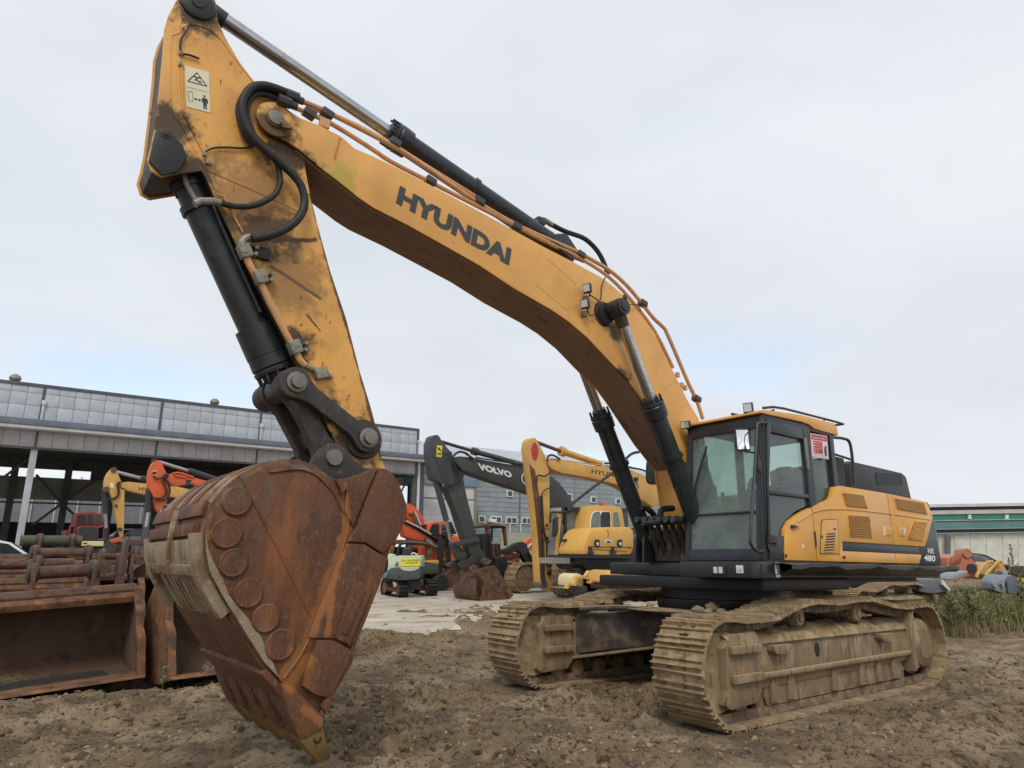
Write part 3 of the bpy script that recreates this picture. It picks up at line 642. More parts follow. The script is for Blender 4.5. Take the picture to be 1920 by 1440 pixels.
pr('paint_chip', ypts([(904, 965), (914, 962), (916, 985), (908, 988)]), PY1, PY1+.002, 'sticker_white', p_f)
for l, par in (([(1440, 850), (1478, 852), (1480, 908), (1444, 905)], p_m), ([(1520, 850), (1555, 855), (1560, 910), (1524, 907)], p_r)):
    h = pr('latch_plate', ypts(l), PY1, PY1+.012, 'panel_yellow', par, .006)
    c = [(sum(a for a, b in l)/4, sum(b for a, b in l)/4)]
    pr('latch_recess', ypts([(c[0][0]-9, c[0][1]-16), (c[0][0]+9, c[0][1]-14), (c[0][0]+9, c[0][1]+14), (c[0][0]-9, c[0][1]+12)]), PY1+.012, PY1+.014, 'hose_pipe', h)
pr('worn_sticker', ypts([(1428, 848), (1440, 846), (1444, 905), (1430, 905)]), PY1, PY1+.002, 'sticker_cream', p_m)
pr('worn_sticker', ypts([(1556, 848), (1576, 866), (1568, 905), (1560, 912)]), PY1, PY1+.002, 'sticker_cream', p_r)
def wtext(s, l0, l1, l2, y, m, par, off=.0, name='lettering', dep=.004):
    a, b, c = M3(*l0, y), M3(*l1, y), M3(*l2, y)
    return text(name, s, a, b-a, c-a, (b-a).length, (c-a).length, m, par, off, dep)
wtext('HX', *zc([(1713, 1020), (1752, 1024), (1711, 985)]), 1.455, 'white_print', cw, .03)
wtext('480', *zc([(1687, 1068), (1760, 1075), (1688, 1028)]), 1.455, 'white_print', cw, .028)
# hood, air box and rails behind the cab
obj('engine_hood', prism(B(), [(-.72, 2.49), (-.72, 2.535), (-3.3, 2.51), (-3.3, 2.47)], -1.40, 1.40), 'panel_yellow', EX, bevel=.012)
obj('hood_edge', bx(B(), -2.35, -3.15, .6, 1.15, 2.53, 2.56), 'panel_yellow', EX, bevel=.008)
a0 = M(1597, 905, .95)[0]; a1 = M(1706, 905, .95)[0]; zt = M(1650, 877, .95)[1]
ab = obj('air_box', prism(B(), [(a0, 2.5), (a0, zt-.02), (a0-.1, zt+.02), (a1+.25, zt), (a1+.08, zt-.05), (a1-.03, 2.5)], -.4, .95), 'black_plastic', EX, bevel=.05)
q = zc([(1380, 500), (1545, 510), (1555, 582), (1390, 580)]); pr('air_screen', [M(u, v, .951) for u, v in q], .945, .956, 'ink', ab)
bm = B()
for k in range(13): 
    A = Vector(M(*zc([(1382+13*k, 501+.8*k)])[0], .956)); E_ = Vector(M(*zc([(1392+13*k, 580)])[0], .956)); tube(bm, [(A.x, .956, A.y), (E_.x, .956, E_.y)], .005, 4, False)
obj('air_screen_mesh', bm, 'black_plastic', ab)
obj('filter_box', bx(B(), -.86, -1.12, .98, 1.2, 2.52, 2.95), 'black_plastic', EX, bevel=.015)
obj('rear_rail', tube(B(), [M3(u, v, 1.2) for u, v in ((1560, 820), (1580, 822), (1592, 828), (1597, 850), (1600, 885), (1602, 912))], .022, 8), 'black_paint', EX)
obj('rear_rail', tube(B(), [M3(u, v, 1.2) for u, v in ((1566, 852), (1597, 862))], .018, 8, False), 'black_paint', EX)
obj('rear_screen', prism(B(), Ml([(1568, 856), (1582, 860), (1585, 912), (1570, 910)], 1.1), 1.08, 1.1), 'black_plastic', EX)
obj('right_house', bx(B(), -.7, -3.0, -1.42, -.48, 1.55, 2.35), 'panel_yellow', EX, bevel=.03)
obj('exhaust', tube(B(), [(-2.2, -.8, 2.4), (-2.2, -.8, 2.8), (-2.3, -.8, 2.95)], .06, 10), 'grease', EX)
# ---- cab
cab = obj('cab', bx(B(), 1.16, -.64, .40, 1.44, 1.548, 1.62), 'cab_black', EX)
def cp(name, pts, y0, y1, m='cab_black', bev=.012): return pr(name, pts, y0, y1, m, cab, bev)
def fx(z, o=0): return 1.2-(z-1.55)*.125+o            # cab front line
for y0, y1 in ((1.37, 1.452), (.38, .46)):
    cp('front_pillar', [(fx(1.55), 1.55), (fx(3.24), 3.24), (fx(3.24, -.10), 3.24), (fx(1.55, -.10), 1.55)], y0, y1)
    cp('rear_pillar', [(-.58, 1.55), (-.61, 3.22), (-.72, 3.22), (-.68, 1.55)], y0, y1)
    cp('top_rail', [(fx(3.1, -.04), 3.19), (fx(3.24, -.04), 3.26), (-.7, 3.26), (-.7, 3.19)], y0, y1)
cp('middle_pillar', [(-.005, 1.57), (-.03, 3.22), (-.125, 3.22), (-.10, 1.57)], 1.37, 1.45)
cp('middle_pillar', [(-.005, 1.57), (-.03, 3.22), (-.125, 3.22), (-.10, 1.57)], .38, .46)
cp('front_sill', [(fx(1.555), 1.555), (fx(1.69), 1.69), (fx(1.69, -.06), 1.69), (fx(1.555, -.06), 1.555)], .45, 1.38)
cp('front_header', [(fx(3.09), 3.09), (fx(3.24), 3.24), (fx(3.24, -.06), 3.24), (fx(3.09, -.06), 3.09)], .45, 1.38)
cp('windshield_bar', [(fx(2.09, .006), 2.09), (fx(2.115, .006), 2.115), (fx(2.115, -.02), 2.115), (fx(2.09, -.02), 2.09)], .45, 1.38)
ws = cp('windshield', [(fx(1.69, -.02), 1.69), (fx(3.09, -.02), 3.09), (fx(3.09, -.026), 3.09), (fx(1.69, -.026), 1.69)], .455, 1.375, 'dusty_glass', 0)
cp('back_wall', [(-.60, 1.6), (-.60, 2.45), (-.66, 2.45), (-.66, 1.6)], .46, 1.37)
cp('back_window', [(-.61, 2.45), (-.61, 3.19), (-.616, 3.19), (-.616, 2.45)], .46, 1.37, 'cab_glass', 0)
cp('right_wall', [(1.05, 1.6), (1.05, 2.0), (-.6, 2.0), (-.6, 1.6)], .40, .44, 'cab_black', 0)
cp('right_window', [(1.05, 2.0), (.92, 3.19), (-.6, 3.19), (-.6, 2.0)], .41, .416, 'cab_glass', 0)
# door
dr = cp('door', [(1.085, 1.57), (1.05, 1.84), (.72, 1.84), (.78, 1.70), (.78, 1.57)], 1.40, 1.465)
def dp(name, pts, m='cab_black', y0=1.40, y1=1.465, bev=.012): return pr(name, pts, y0, y1, m, dr, bev)
dp('door_stile', [(1.085, 1.57), (.895, 3.2), (.80, 3.2), (.83, 3.05), (.985, 2.3), (1.045, 1.84)])
dp('door_stile', [(.005, 2.23), (-.02, 3.2), (.10, 3.2), (.075, 3.05), (.095, 2.34), (.10, 2.20)])
dp('door_top', [(.80, 3.2), (.83, 3.05), (.075, 3.05), (.10, 3.2)])
dp('door_bar', [(.985, 2.30), (.97, 2.35), (.095, 2.36), (.095, 2.31)])
dp('door_window', [(.83, 3.05), (.985, 2.35), (.095, 2.36), (.075, 3.05)], 'cab_glass', 1.425, 1.431, 0)
dp('lower_window', [(.98, 2.30), (1.045, 1.84), (.72, 1.84), (.60, 2.04), (.40, 2.14), (.095, 2.23), (.095, 2.31)], 'glass_dark', 1.42, 1.43, 0)
hx, hz = M(*zc([(715, 960)])[0], 1.47)
h = obj('handle_recess', lathe(B(), (hx, 1.464, hz), (0, 1, 0), [(0, .10), (.006, .10), (.006, .07), (.002, .0)], 20), 'ink', dr); 
obj('door_grip', tube(B(), [(hx+.07, 1.475, hz+.015), (hx, 1.492, hz+.02), (hx-.07, 1.475, hz+.01)], .012, 6), 'black_plastic', dr)
gx, gz = M(*zc([(930, 380)])[0], 1.47)
obj('grab_strip', bx(B(), gx-.02, gx+.02, 1.465, 1.49, gz-.2, gz+.2), 'fitting_grey', dr, bevel=.006)
wtx = cp('side_window', [(-.125, 2.25), (-.13, 3.18), (-.60, 3.18), (-.585, 2.53), (-.50, 2.42), (-.40, 2.36)], 1.40, 1.406, 'cab_glass', 0)
# notice in the side window
sq = [M(u, v, 1.455) for u, v in zc([(957, 247), (1066, 265), (1078, 417), (968, 400)])]
nz = pr('notice', sq, 1.452, 1.456, 'print_pink', cab)
def qmap(q, s, t): q = [Vector(p) for p in q]; return tuple(q[0].lerp(q[1], s).lerp(q[3].lerp(q[2], s), t))
def qr(q, s0, t0, s1, t1): return [qmap(q, s0, t0), qmap(q, s1, t0), qmap(q, s1, t1), qmap(q, s0, t1)]
pr('notice_sheet', qr(sq, .05, .28, .95, .95), 1.456, 1.457, 'sticker_white', nz)
pr('notice_header', qr(sq, .05, .05, .95, .25), 1.456, 1.4575, 'print_red', nz)
pr('notice_block', qr(sq, .12, .30, .66, .82), 1.457, 1.4585, 'print_red', nz)
pr('notice_figure', [qmap(sq, s, t) for s, t in ((.78, .48), (.86, .42), (.9, .5), (.88, .62), (.9, .86), (.76, .86), (.74, .66))], 1.457, 1.4585, 'ink_grey', nz)
def qtext(q, s0, t0, s1, t1, s, m, par, y, off=.0):
    a, b, c = [Vector((p[0], y, p[1])) for p in (qmap(q, s0, t1), qmap(q, s1, t1), qmap(q, s0, t0))]
    return text('notice_print', s, a, b-a, c-a, (b-a).length, (c-a).length, m, par, off, .0005)
qtext(sq, .1, .10, .9, .21, 'Foldable 작업금지', 'white_print', nz, 1.4578)
for k, s in enumerate(('■ 유압장치', '■ 엔진점검', '■ 안전점검사', '■ 소독')): qtext(sq, .16, .35+.115*k, .60 if k < 3 else .4, .41+.115*k, s, 'white_print', nz, 1.4588)
qtext(sq, .1, .86, .9, .91, '점검후 운행 바랍니다', 'print_red', nz, 1.4572)
# roof, lamps, rack
pr('cab_roof', [(1.03, 3.255), (1.02, 3.29), (.9, 3.315), (.1, 3.37), (-.72, 3.375), (-.81, 3.33), (-.82, 3.215), (-.2, 3.225), (-.08, 3.265), (.1, 3.275), (.9, 3.255)], .36, 1.475, 'boom_yellow', cab, .02)
rk = obj('roof_rack', tube(B(), [M3(u, v, 1.3) for u, v in ((1431, 765), (1450, 763), (1470, 766), (1560, 789), (1581, 795))]+[M3(1581, 795, 1.3)+Vector((0, -.45, .0)), M3(1431, 765, 1.3)+Vector((0, -.45, 0))], .017, 8, False), 'black_paint', cab)
for u, v in ((1441, 770), (1450, 767), (1497, 779), (1545, 788), (1560, 793)):
    p = M3(u, v, 1.3); obj('rack_bar', tube(B(), [p+Vector((0, .0, -.02)), p+Vector((0, -.45, .0))], .013, 6, False), 'black_paint', rk)
    obj('rack_foot', tube(B(), [p, (p.x, p.y, 3.35)], .013, 6, False), 'black_paint', rk)
def lamp(c, d, up, w, h, par, name='work_light'):
    d = Vector(d).normalized(); up = Vector(up); rt = d.cross(up).normalized(); up = rt.cross(d)
    R = Matrix((rt, up, d)).transposed(); c = Vector(c)
    b = B(); box(b, (0, 0, 0), (w, h, .05)); prism(b, [(-w/2, -h/2), (w/2, -h/2), (w/2, h/2), (-w/2, h/2)], -.025, -.026, 2)
    box(b, (0, 0, -.05), (w*.6, h*.6, .06)); b.transform(Matrix.Translation(c) @ R.to_4x4()); o = obj(name, b, 'black_plastic', par, bevel=.008)
    l = B(); box(l, (0, 0, .027), (w*.84, h*.8, .006)); l.transform(Matrix.Translation(c) @ R.to_4x4()); obj('lens', l, 'lamp_glass', o)
    k = B(); tube(k, [c-d*.05, c-d*.06-up*h*.75], .012, 6, False); obj('lamp_bracket', k, 'black_plastic', o)
    return o
p = M3(1408, 772, 1.32); lamp((1.0, 1.30, 3.35), (1, .25, -.1), (0, 0, 1), .11, .12, cab)
lamp((1.06, .41, 3.27), (1, .25, -.1), (0, 0, 1), .12, .10, cab)
# mirror and rails at the door
mb = [M3(u, v, 1.40) for u, v in ((1377, 803), (1403, 801), (1410, 846), (1384, 850))]
cc = sum(mb, Vector())/4; nrm = (mb[1]-mb[0]).cross(mb[3]-mb[0]).normalized()
bm = B(); nn = Vector((.72, .69, .05)).normalized(); e1 = Vector((0, 0, 1)).cross(nn).normalized(); e2 = nn.cross(e1)
R = Matrix((e1, e2, nn)).transposed().to_4x4(); cc = Vector((1.33, 1.22, 2.92))
mp_ = M3(1392, 825, 1.22); cc = Vector((mp_.x, 1.22, mp_.z))
box(bm, (0, 0, 0), (.165, .27, .05)); bm.transform(Matrix.Translation(cc) @ R); mi = obj('mirror', bm, 'black_plastic', cab, bevel=.02)
bm = B(); nn2 = Vector((.60, .79, .10)).normalized(); bmesh.ops.create_uvsphere(bm, u_segments=24, v_segments=16, radius=1); 
bm2 = B(); gx_ = 8
vv = [[bm2.verts.new(((i/gx_-.5)*.135, (j/gx_-.5)*.235,   .027+.012*(1-((i/gx_-.5)*2)**2)*(1-((j/gx_-.5)*2)**2))) for j in range(gx_+1)] for i in range(gx_+1)]
for i in range(gx_):
    for j in range(gx_): bm2.faces.new((vv[i][j], vv[i+1][j], vv[i+1][j+1], vv[i][j+1]))
bm.free(); bm2.transform(Matrix.Translation(cc) @ R); obj('mirror_glass', bm2, 'mirror', mi, smooth=60)
e = M3(1425, 880, 1.46)
obj('mirror_arm', tube(B(), [cc+Vector((0, .02, -.14)), M3(1414, 849, 1.40), M3(1422, 855, 1.45), M3(1424, 868, 1.46)], .011, 6), 'black_paint', mi)
obj('mirror_mount', box(B(), M3(1421, 873, 1.46), (.07, .05, .15)), 'black_plastic', mi, bevel=.01)
obj('grab_rail', tube(B(), [M3(u, v, 1.49) for u, v in ((1438, 793), (1422, 794), (1419, 806), (1414, 900), (1407, 1000), (1409, 1022), (1420, 1033), (1432, 1034))], .018, 8), 'black_paint', cab)
obj('grab_rail', tube(B(), [(.93, 1.48, 3.16), (1.0, 1.48, 2.6), (1.09, 1.48, 1.75)], .015, 8, False), 'black_paint', cab)
obj('wiper', tube(B(), [M3(u, v, 1.0) for u, v in ((1290, 962),)]+[(fx(2.2, .02), .55, 2.2), (fx(2.7, .02), .62, 2.7), (fx(3.0, .02), .72, 3.0)], .012, 6), 'ink', cab) if False else obj('wiper', tube(B(), [(fx(2.15, .02), .50, 2.15), (fx(2.55, .02), .56, 2.55), (fx(2.95, .02), .70, 2.95)], .013, 6), 'ink', cab)
# cab inside
st_ = obj('seat', bx(B(), .35, -.2, .68, 1.18, 1.9, 2.06), 'tan_seat', cab, bevel=.05)
obj('seat_back', prism(B(), [(-.12, 2.02), (-.25, 2.58), (-.36, 2.58), (-.28, 2.0)], .70, 1.16), 'tan_seat', st_, bevel=.06)
obj('headrest', bx(B(), -.27, -.36, .82, 1.04, 2.62, 2.80), 'tan_seat', st_, bevel=.04)
for y in (.56, 1.24): obj('console', bx(B(), .62, -.15, y-.08, y+.08, 1.7, 2.22), 'cab_inside', cab, bevel=.03)
obj('seat_base', bx(B(), .3, -.25, .75, 1.1, 1.62, 1.9), 'cab_inside', cab)
obj('steering_post', tube(B(), [(.8, .92, 1.62), (.72, .92, 2.1)], .04, 8, False), 'cab_inside', cab)
for y in (.56, 1.24): obj('joystick', tube(B(), [(.55, y, 2.2), (.58, y, 2.42)], .022, 8, False), 'ink', cab)
obj('monitor', box(B(), (.85, .55, 2.35), (.06, .2, .26)), 'ink', cab, bevel=.01)
obj('headliner', bx(B(), .95, -.6, .47, 1.37, 3.15, 3.2), 'cab_inside', cab)
for i in range(4): obj('cable', tube(B(), [(.98-.02*i, .50+.02*i, 3.1), (1.0, .56+.03*i, 2.75), (1.04-.02*i, .52, 2.4), (1.08, .50+.02*i, 2.0)], .014, 6), 'ink', cab)
# ---- boom
BY = .29; top_e = [(1310, 785), (1289, 750), (1270, 712), (1247, 665), (1227, 623), (1200, 587), (1177, 560), (1133, 523), (1073, 490), (1020, 463), (893, 393), (800, 343), (725, 305), (700, 293), (665, 278), (640, 256), (600, 235), (562, 221)]
low_e = [(525, 259), (545, 269), (557, 277), (597, 311), (635, 340), (675, 372), (700, 389), (767, 423), (833, 460), (900, 498), (963, 540), (1033, 580), (1067, 603), (1102, 633), (1143, 677), (1177, 711), (1202, 746), (1252, 823), (1290, 873)]
tip = [(543, 208), (531, 197), (517, 193), (502, 199), (492, 211), (489, 226), (495, 241), (508, 252)]
foot = [(.78, 2.05), (.72, 1.85), (.58, 1.72), (.40, 1.70), (.24, 1.80), (.18, 2.0), (.24, 2.3), (.45, 2.75)]
bo = Ml(tip+low_e, BY)+foot+Ml(top_e, BY)
boom = obj('boom', prism(B(), inset(bo, .018), -.262, .262), 'boom_yellow', EX)
pr('boom_side', bo, .262, BY, 'boom_yellow', boom, .006); pr('boom_side', bo, -BY, -.262, 'boom_yellow', boom, .006)
# stained bottom plate, its shade painted in brown, riding just proud of the core
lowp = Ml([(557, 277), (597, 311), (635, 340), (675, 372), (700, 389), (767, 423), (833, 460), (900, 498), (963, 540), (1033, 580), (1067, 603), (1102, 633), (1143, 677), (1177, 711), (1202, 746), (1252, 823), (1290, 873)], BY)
obj('boom_underside', strip(B(), lowp, .014, -.255, .255), 'boom_shade_stains', boom)
wtext('HYUNDAI', (742, 381), (954, 498), (750, 348), BY+.001, 'ink_grey', boom, .055)
for l in ([(960, 800), (790, 1020)], ): bead(z5(l), BY, .004, 'boom_yellow', boom)
bead(z5([(980, 855), (1140, 1000), (1090, 1145), (915, 1000), (980, 855)]), BY, .0035, 'boom_yellow', boom)
bead(zb([(765, 1175), (1000, 1020)]), BY, .006, 'boom_yellow', boom)
wtext("HYP 0710-6210", (630, 300), (640, 260), (625, 298), BY, 'print_red', boom, 0., 'stencil')
# tip boss and pin
tc_ = M3(517, 222, .33)
pb = obj('tip_boss', lathe(B(), (tc_.x, .285, tc_.z), (0, 1, 0), [(0, .165), (.03, .165), (.035, .14), (.036, .09), (.055, .088), (.058, .05), (.06, .0)], 28), 'boom_yellow', boom)
obj('pin', lathe(B(), (tc_.x, -.36, tc_.z), (0, 1, 0), [(0, .07), (.715, .07), (.72, .055), (.722, 0)], 20), 'dull_steel', boom)
obj('pin_stopper', prism(B(), Ml([(527, 228), (545, 232), (548, 243), (530, 240)], .37), .35, .385), 'boom_yellow', boom, bevel=.006)
# cylinder pin boss on the boom, both sides
cb = M3(1157, 579, .52)
for s in (1, -1): obj('pin_boss', lathe(B(), (cb.x, s*.285, cb.z), (0, s, 0), [(0, .17), (.012, .165), (.02, .14), (.07, .13)], 26), 'black_paint', boom)
# ---- boom cylinders
cf = Vector((.93, .45, 1.86))
def cylinder(name, y, eye, foot, rr, rb, gl, parent, hyd=True, eyw=.09, pinw=0., yd=0):
    a = Vector((eye[0], y, eye[1])); b = Vector((foot[0], y, foot[1])); d = (b-a); L = d.length; d.normalize()
    o = obj(name, cyl(B(), a+d*gl*L, b, rb, n=28), 'cyl_black', parent)
    obj('rod', cyl(B(), a, a+d*(gl*L+.05), rr, n=24), 'chrome', o)
    obj('rod_eye', lathe(B(), (a.x, y-eyw, a.z), (0, 1, 0), [(0, rr*1.45), (.01, rr*1.7), (2*eyw-.01, rr*1.7), (2*eyw, rr*1.45), (2*eyw+.004, rr*.9), (2*eyw+.02, rr*.85), (2*eyw+.022, 0)], 24), 'black_paint', o)
    obj('rod_neck', cyl(B(), a+d*rr*1.2, a+d*rr*3.6, rr*1.2, rr*1.08, n=20), 'link_steel', o)
    obj('gland', lathe(B(), a+d*(gl*L-.10), d, [(0, rr*1.2), (.02, rb*.85), (.06, rb*.88), (.07, rb*1.25), (.10, rb*1.28), (.115, rb*1.18), (.13, rb*1.28), (.27, rb*1.22), (.28, rb*1.02)], 26), 'cyl_black', o)
    e1 = d.orthogonal().normalized(); e2 = d.cross(e1)
    bm = B()
    for k in range(10):
        q = a+d*(gl*L-.105)+(e1*math.cos(k*.628)+e2*math.sin(k*.628))*rb*1.12; cyl(bm, q, q+d*.08, .014, n=6)
    obj('gland_bolts', bm, 'black_paint', o, kind='stuff')
    obj('barrel_eye', lathe(B(), (b.x, y-eyw, b.z), (0, 1, 0), [(0, rb), (2*eyw, rb)], 20), 'black_paint', o)
    return o
YB = .45
e_ = M(1157, 579, YB)
gpx = M3(1213, 765, YB)
dlt = Vector((cf.x-e_[0], 0, cf.z-e_[1])).length
for s in (1, -1):
    q = cylinder('boom_cylinder', s*YB, e_, (cf.x, cf.z), .068, .115, ((gpx-Vector((e_[0], YB, e_[1]))).length)/dlt, EX, eyw=.085)
    dd = Vector((cf.x-e_[0], 0, cf.z-e_[1])).normalized(); P0 = Vector((e_[0], s*YB, e_[1]))
    obj('feed_pipe', tube(B(), [P0+dd*1.42+Vector((.15, -.03*s, .06)), P0+dd*1.6+Vector((.16, -.03*s, .05)), P0+dd*2.3+Vector((.15, -.03*s, .06)), P0+dd*2.45+Vector((.12, -.06*s, .05))], .022, 8), 'cyl_black', q)
    obj('pipe_clamp', cyl(B(), P0+dd*1.95+Vector((0, 0, 0)), P0+dd*2.0, .14, n=24), 'cyl_black', q)
    cyl_end = obj('end_cap', lathe(B(), (e_[0], s*.52, e_[1]), (0, s, 0), [(0, .10), (.055, .105), (.06, .07), (.075, .065), (.08, 0)], 22), 'black_paint', q)
obj('pin_tab', box(B(), (e_[0]-.02, .57, e_[1]+.12), (.05, .03, .06)), 'black_paint', EX, bevel=.008)
# foot brackets of the boom and the cylinders
for y in (-.52, -.38, .34, .52): obj('foot_bracket', prism(B(), [(1.1, 1.53), (1.07, 1.86), (.98, 2.0), (.86, 2.0), (.6, 1.9), (-.1, 2.2), (-.4, 1.53)], y-.02, y+.02), 'black_paint', EX, bevel=.006)
obj('foot_pin', cyl(B(), (.93, -.62, 1.86), (.93, .6, 1.86), .07), 'dull_steel', EX)
# ---- arm cylinder on the boom
ea = M(372, 5, 0); fa = M(1042, 462, 0); ga = M3(738, 262, 0)
La = (Vector((fa[0], 0, fa[1]))-Vector((ea[0], 0, ea[1]))).length
ac = cylinder('arm_cylinder', 0, ea, fa, .07, .125, (ga-Vector((ea[0], 0, ea[1]))).length/La, EX, eyw=.11)
obj('clamp_band', cyl(B(), M3(882, 350, 0)-(M3(882, 350, 0)-M3(886, 353, 0))*.5, M3(890, 356, 0), .133, n=28), 'cyl_black', ac)
for y in (-.11, .11): obj('foot_bracket', prism(B(), [M(1020, 472, 0), M(1032, 445, 0), M(1050, 445, 0), M(1085, 498, 0)], y-.02, y+.02), 'black_paint', boom, bevel=.004)
# ports and hose at the rear of the arm cylinder
pa = M3(1012, 416, .0)
obj('port', box(B(), pa+Vector((0, 0, .0)), (.12, .1, .09)), 'black_paint', ac, bevel=.01)
obj('port_elbow', tube(B(), [M3(1005, 418, .0), M3(1018, 412, .0), M3(1035, 422, 0)], .035, 8), 'fitting_grey', ac)
obj('hose', tube(B(), [M3(u, v, 0) for u, v in ((1032, 420), (1060, 434), (1095, 447), (1118, 468), (1132, 492), (1140, 515))], .032, 10), 'rubber', ac)
obj('hose', tube(B(), [M3(u, v, .05) for u, v in ((1040, 452), (1052, 446), (1066, 456), (1078, 470))], .026, 8), 'rubber', ac)
# ---- pipes along the boom
def pipes(pts, y, r, name='oil_pipe'): return obj(name, tube(B(), [M3(u, v, y) for u, v in pts], r, 8, True, 3), 'hose_pipe', boom)
pipes([(552, 184), (605, 206), (700, 254), (767, 292), (890, 376), (977, 426), (1077, 470), (1120, 493), (1147, 510), (1175, 535), (1203, 568), (1225, 596), (1243, 613), (1252, 628), (1291, 719), (1306, 750), (1318, 786)], .23, .026)
pipes([(537, 196), (575, 211), (625, 234), (700, 281), (733, 303), (810, 343), (960, 420), (1033, 458), (1087, 484), (1140, 518), (1183, 562), (1228, 622), (1262, 690)], .23, .024)
pipes([(575, 200), (640, 222), (720, 262), (800, 312), (890, 368)], .10, .024)
for u, v in ((613, 214), (580, 213), (807, 340), (898, 378), (1205, 569), (1306, 748), (740, 268), (1088, 478), (968, 425)):
    p = M3(u, v, .23); d = (M3(u+6, v+4, .23)-p).normalized(); R = Vector((d.x, d.y, d.z)).to_track_quat('X', 'Z').to_matrix()
    obj('pipe_clamp', box(B(), p, (.12, .09, .075), R), 'ink_grey', boom, bevel=.012)
obj('clamp_plate', prism(B(), Ml([(600, 219), (619, 226), (617, 242), (598, 235)], .25), .23, .262), 'hose_pipe', boom)
for u, v in ((1270, 703), (1278, 722), (1284, 727)): obj('lug', box(B(), M3(u, v, .2), (.05, .05, .07)), 'hose_pipe', boom, bevel=.006)
obj('grease_block', box(B(), M3(1050, 470, .2), (.42, .1, .06), Vector((1, 0, .42)).to_track_quat('X', 'Z').to_matrix()), 'grease', boom, bevel=.01)
# ---- lights on the boom
for u, v in ((1101, 541), (1097, 570)):
    p = M3(u, v, .40); lamp(p, (.93, .35, -.12), (0.05, 0, 1), .10, .11, boom)
    obj('light_tab', bx(B(), p.x-.09, p.x-.03, .288, .35, p.z-.12, p.z-.06), 'fitting_grey', boom, bevel=.005)
obj('lamp_wire', tube(B(), [M3(u, v, .33) for u, v in zb([(200, 390), (215, 430), (245, 440), (280, 400), (292, 310), (260, 280), (215, 250)])], .008, 6), 'rubber', boom)
obj('lamp_wire', tube(B(), [M3(u, v, .33) for u, v in zb([(292, 310), (320, 280), (325, 180), (360, 95)])], .008, 6), 'rubber', boom)
obj('grease_line', tube(B(), [M3(u, v, .33) for u, v in zb([(560, 350), (600, 340), (640, 345), (670, 370), (675, 405)])], .006, 6), 'rubber', boom)
# ---- arm
AY = .24
ao = [(409, 40), (405, 5), (393, -18), (372, -28), (350, -20), (330, 2), (316, 28), (308, 55), (305, 100), (299, 160), (294, 205), (289, 245), (282, 278), (276, 298), (283, 320), (302, 331), (335, 326), (378, 320), (386, 332), (410, 387), (440, 450), (467, 505), (500, 570), (525, 615), (560, 692), (600, 770), (640, 850), (668, 900), (700, 925), (735, 905), (717, 865), (705, 800), (695, 762), (675, 697), (650, 600), (620, 510), (600, 438), (582, 367), (574, 325), (568, 280), (552, 235), (525, 197), (497, 178), (480, 157), (450, 117), (425, 75)]
aoM = Ml(ao, AY)
arm = obj('arm', prism(B(), inset(aoM, .02), -.215, .215), 'link_steel', EX)
pr('arm_side', aoM, .215, AY, 'arm_yellow', arm, .006); pr('arm_side', aoM, -AY, -.215, 'arm_yellow', arm, .006)
bead(z1([(340, 250), (310, 260), (285, 320), (285, 800), (370, 960), (540, 1270), (640, 1480)]), AY, .006, 'arm_yellow', arm, smooth=True)
bead(z1([(340, 250), (400, 190), (520, 200), (640, 280), (740, 410), (880, 590), (940, 660)]), AY, .006, 'arm_yellow', arm, smooth=True)
bead(z2([(560, -40), (860, 90), (1240, 265)]), AY, .006, 'arm_yellow', arm)
bead(z1([(360, 490), (375, 850), (535, 1155)]), AY+.01, .008, 'arm_yellow', arm, 'grease_pipe')
# pin bosses at the arm top and bracket
for (u, v), r, m in (((372, 5), .15, 'grease'), ((310, 250), .055, 'link_steel')):
    x, z = M(u, v, AY+.03); obj('pin_boss', lathe(B(), (x, AY-.01, z), (0, 1, 0), [(0, r), (.03, r*.97), (.045, r*.8), (.05, r*.4), (.06, r*.38), (.062, 0)], 26), m, arm)
obj('bracket_plate', prism(B(), Ml(z1([(165, 985), (215, 965), (280, 1000), (370, 1090), (400, 1180), (330, 1290), (215, 1318), (115, 1210)]), AY+.02), AY, AY+.03), 'grease', arm, bevel=.008)
for l in (z1([(432, 165), (400, 230), (360, 290), (352, 350), (358, 400)]), z1([(360, 405), (420, 412), (495, 440)]), z1([(535, 1140), (600, 1110), (700, 1105), (830, 1110), (905, 1088)])):
    obj('grease_line', tube(B(), [M3(u, v, AY+.02) for u, v in l], .009, 6), 'rubber', arm)
for l in (z1([(355, 480)])[0], z1([(535, 1155)])[0], z1([(560, 1215)])[0], z1([(358, 400)])[0]):
    obj('grease_fitting', box(B(), M3(*l, AY+.012), (.03, .03, .04)), 'fitting_grey', arm, bevel=.005)
# warning plate
dq = [M(u, v, AY+.004) for u, v in z1([(385, 490), (565, 540), (578, 845), (400, 800)])]
wp = pr('warning_plate', dq, AY, AY+.004, 'sticker_cream', arm)
def ink(pts, y=AY+.004): pr('plate_print', [qmap(dq, s, t) for s, t in pts], y, y+.0015, 'ink', wp)
def bar(a, b, w):
    a = Vector(a); b = Vector(b); n = (b-a).normalized(); n = Vector((-n.y, n.x*.6))*w; ink([tuple(a+n), tuple(b+n), tuple(b-n), tuple(a-n)])
for a, b in (((.10, .37), (.5, .10)), ((.5, .10), (.9, .37)), ((.9, .37), (.10, .37))): bar(a, b, .02)
ink([(.36, .20), (.48, .20), (.48, .235), (.36, .235)]); ink([(.54, .195), (.66, .195), (.66, .23), (.54, .23)])
bar((.52, .21), (.46, .28), .03); bar((.46, .28), (.62, .33), .025); bar((.46, .28), (.36, .30), .02); bar((.60, .28), (.70, .34), .02)
bar((.03, .515), (.97, .515), .004)
for a, b in (((.08, .63), (.26, .60)), ((.26, .60), (.28, .83)), ((.28, .83), (.10, .85)), ((.10, .85), (.08, .63))): bar(a, b, .008)
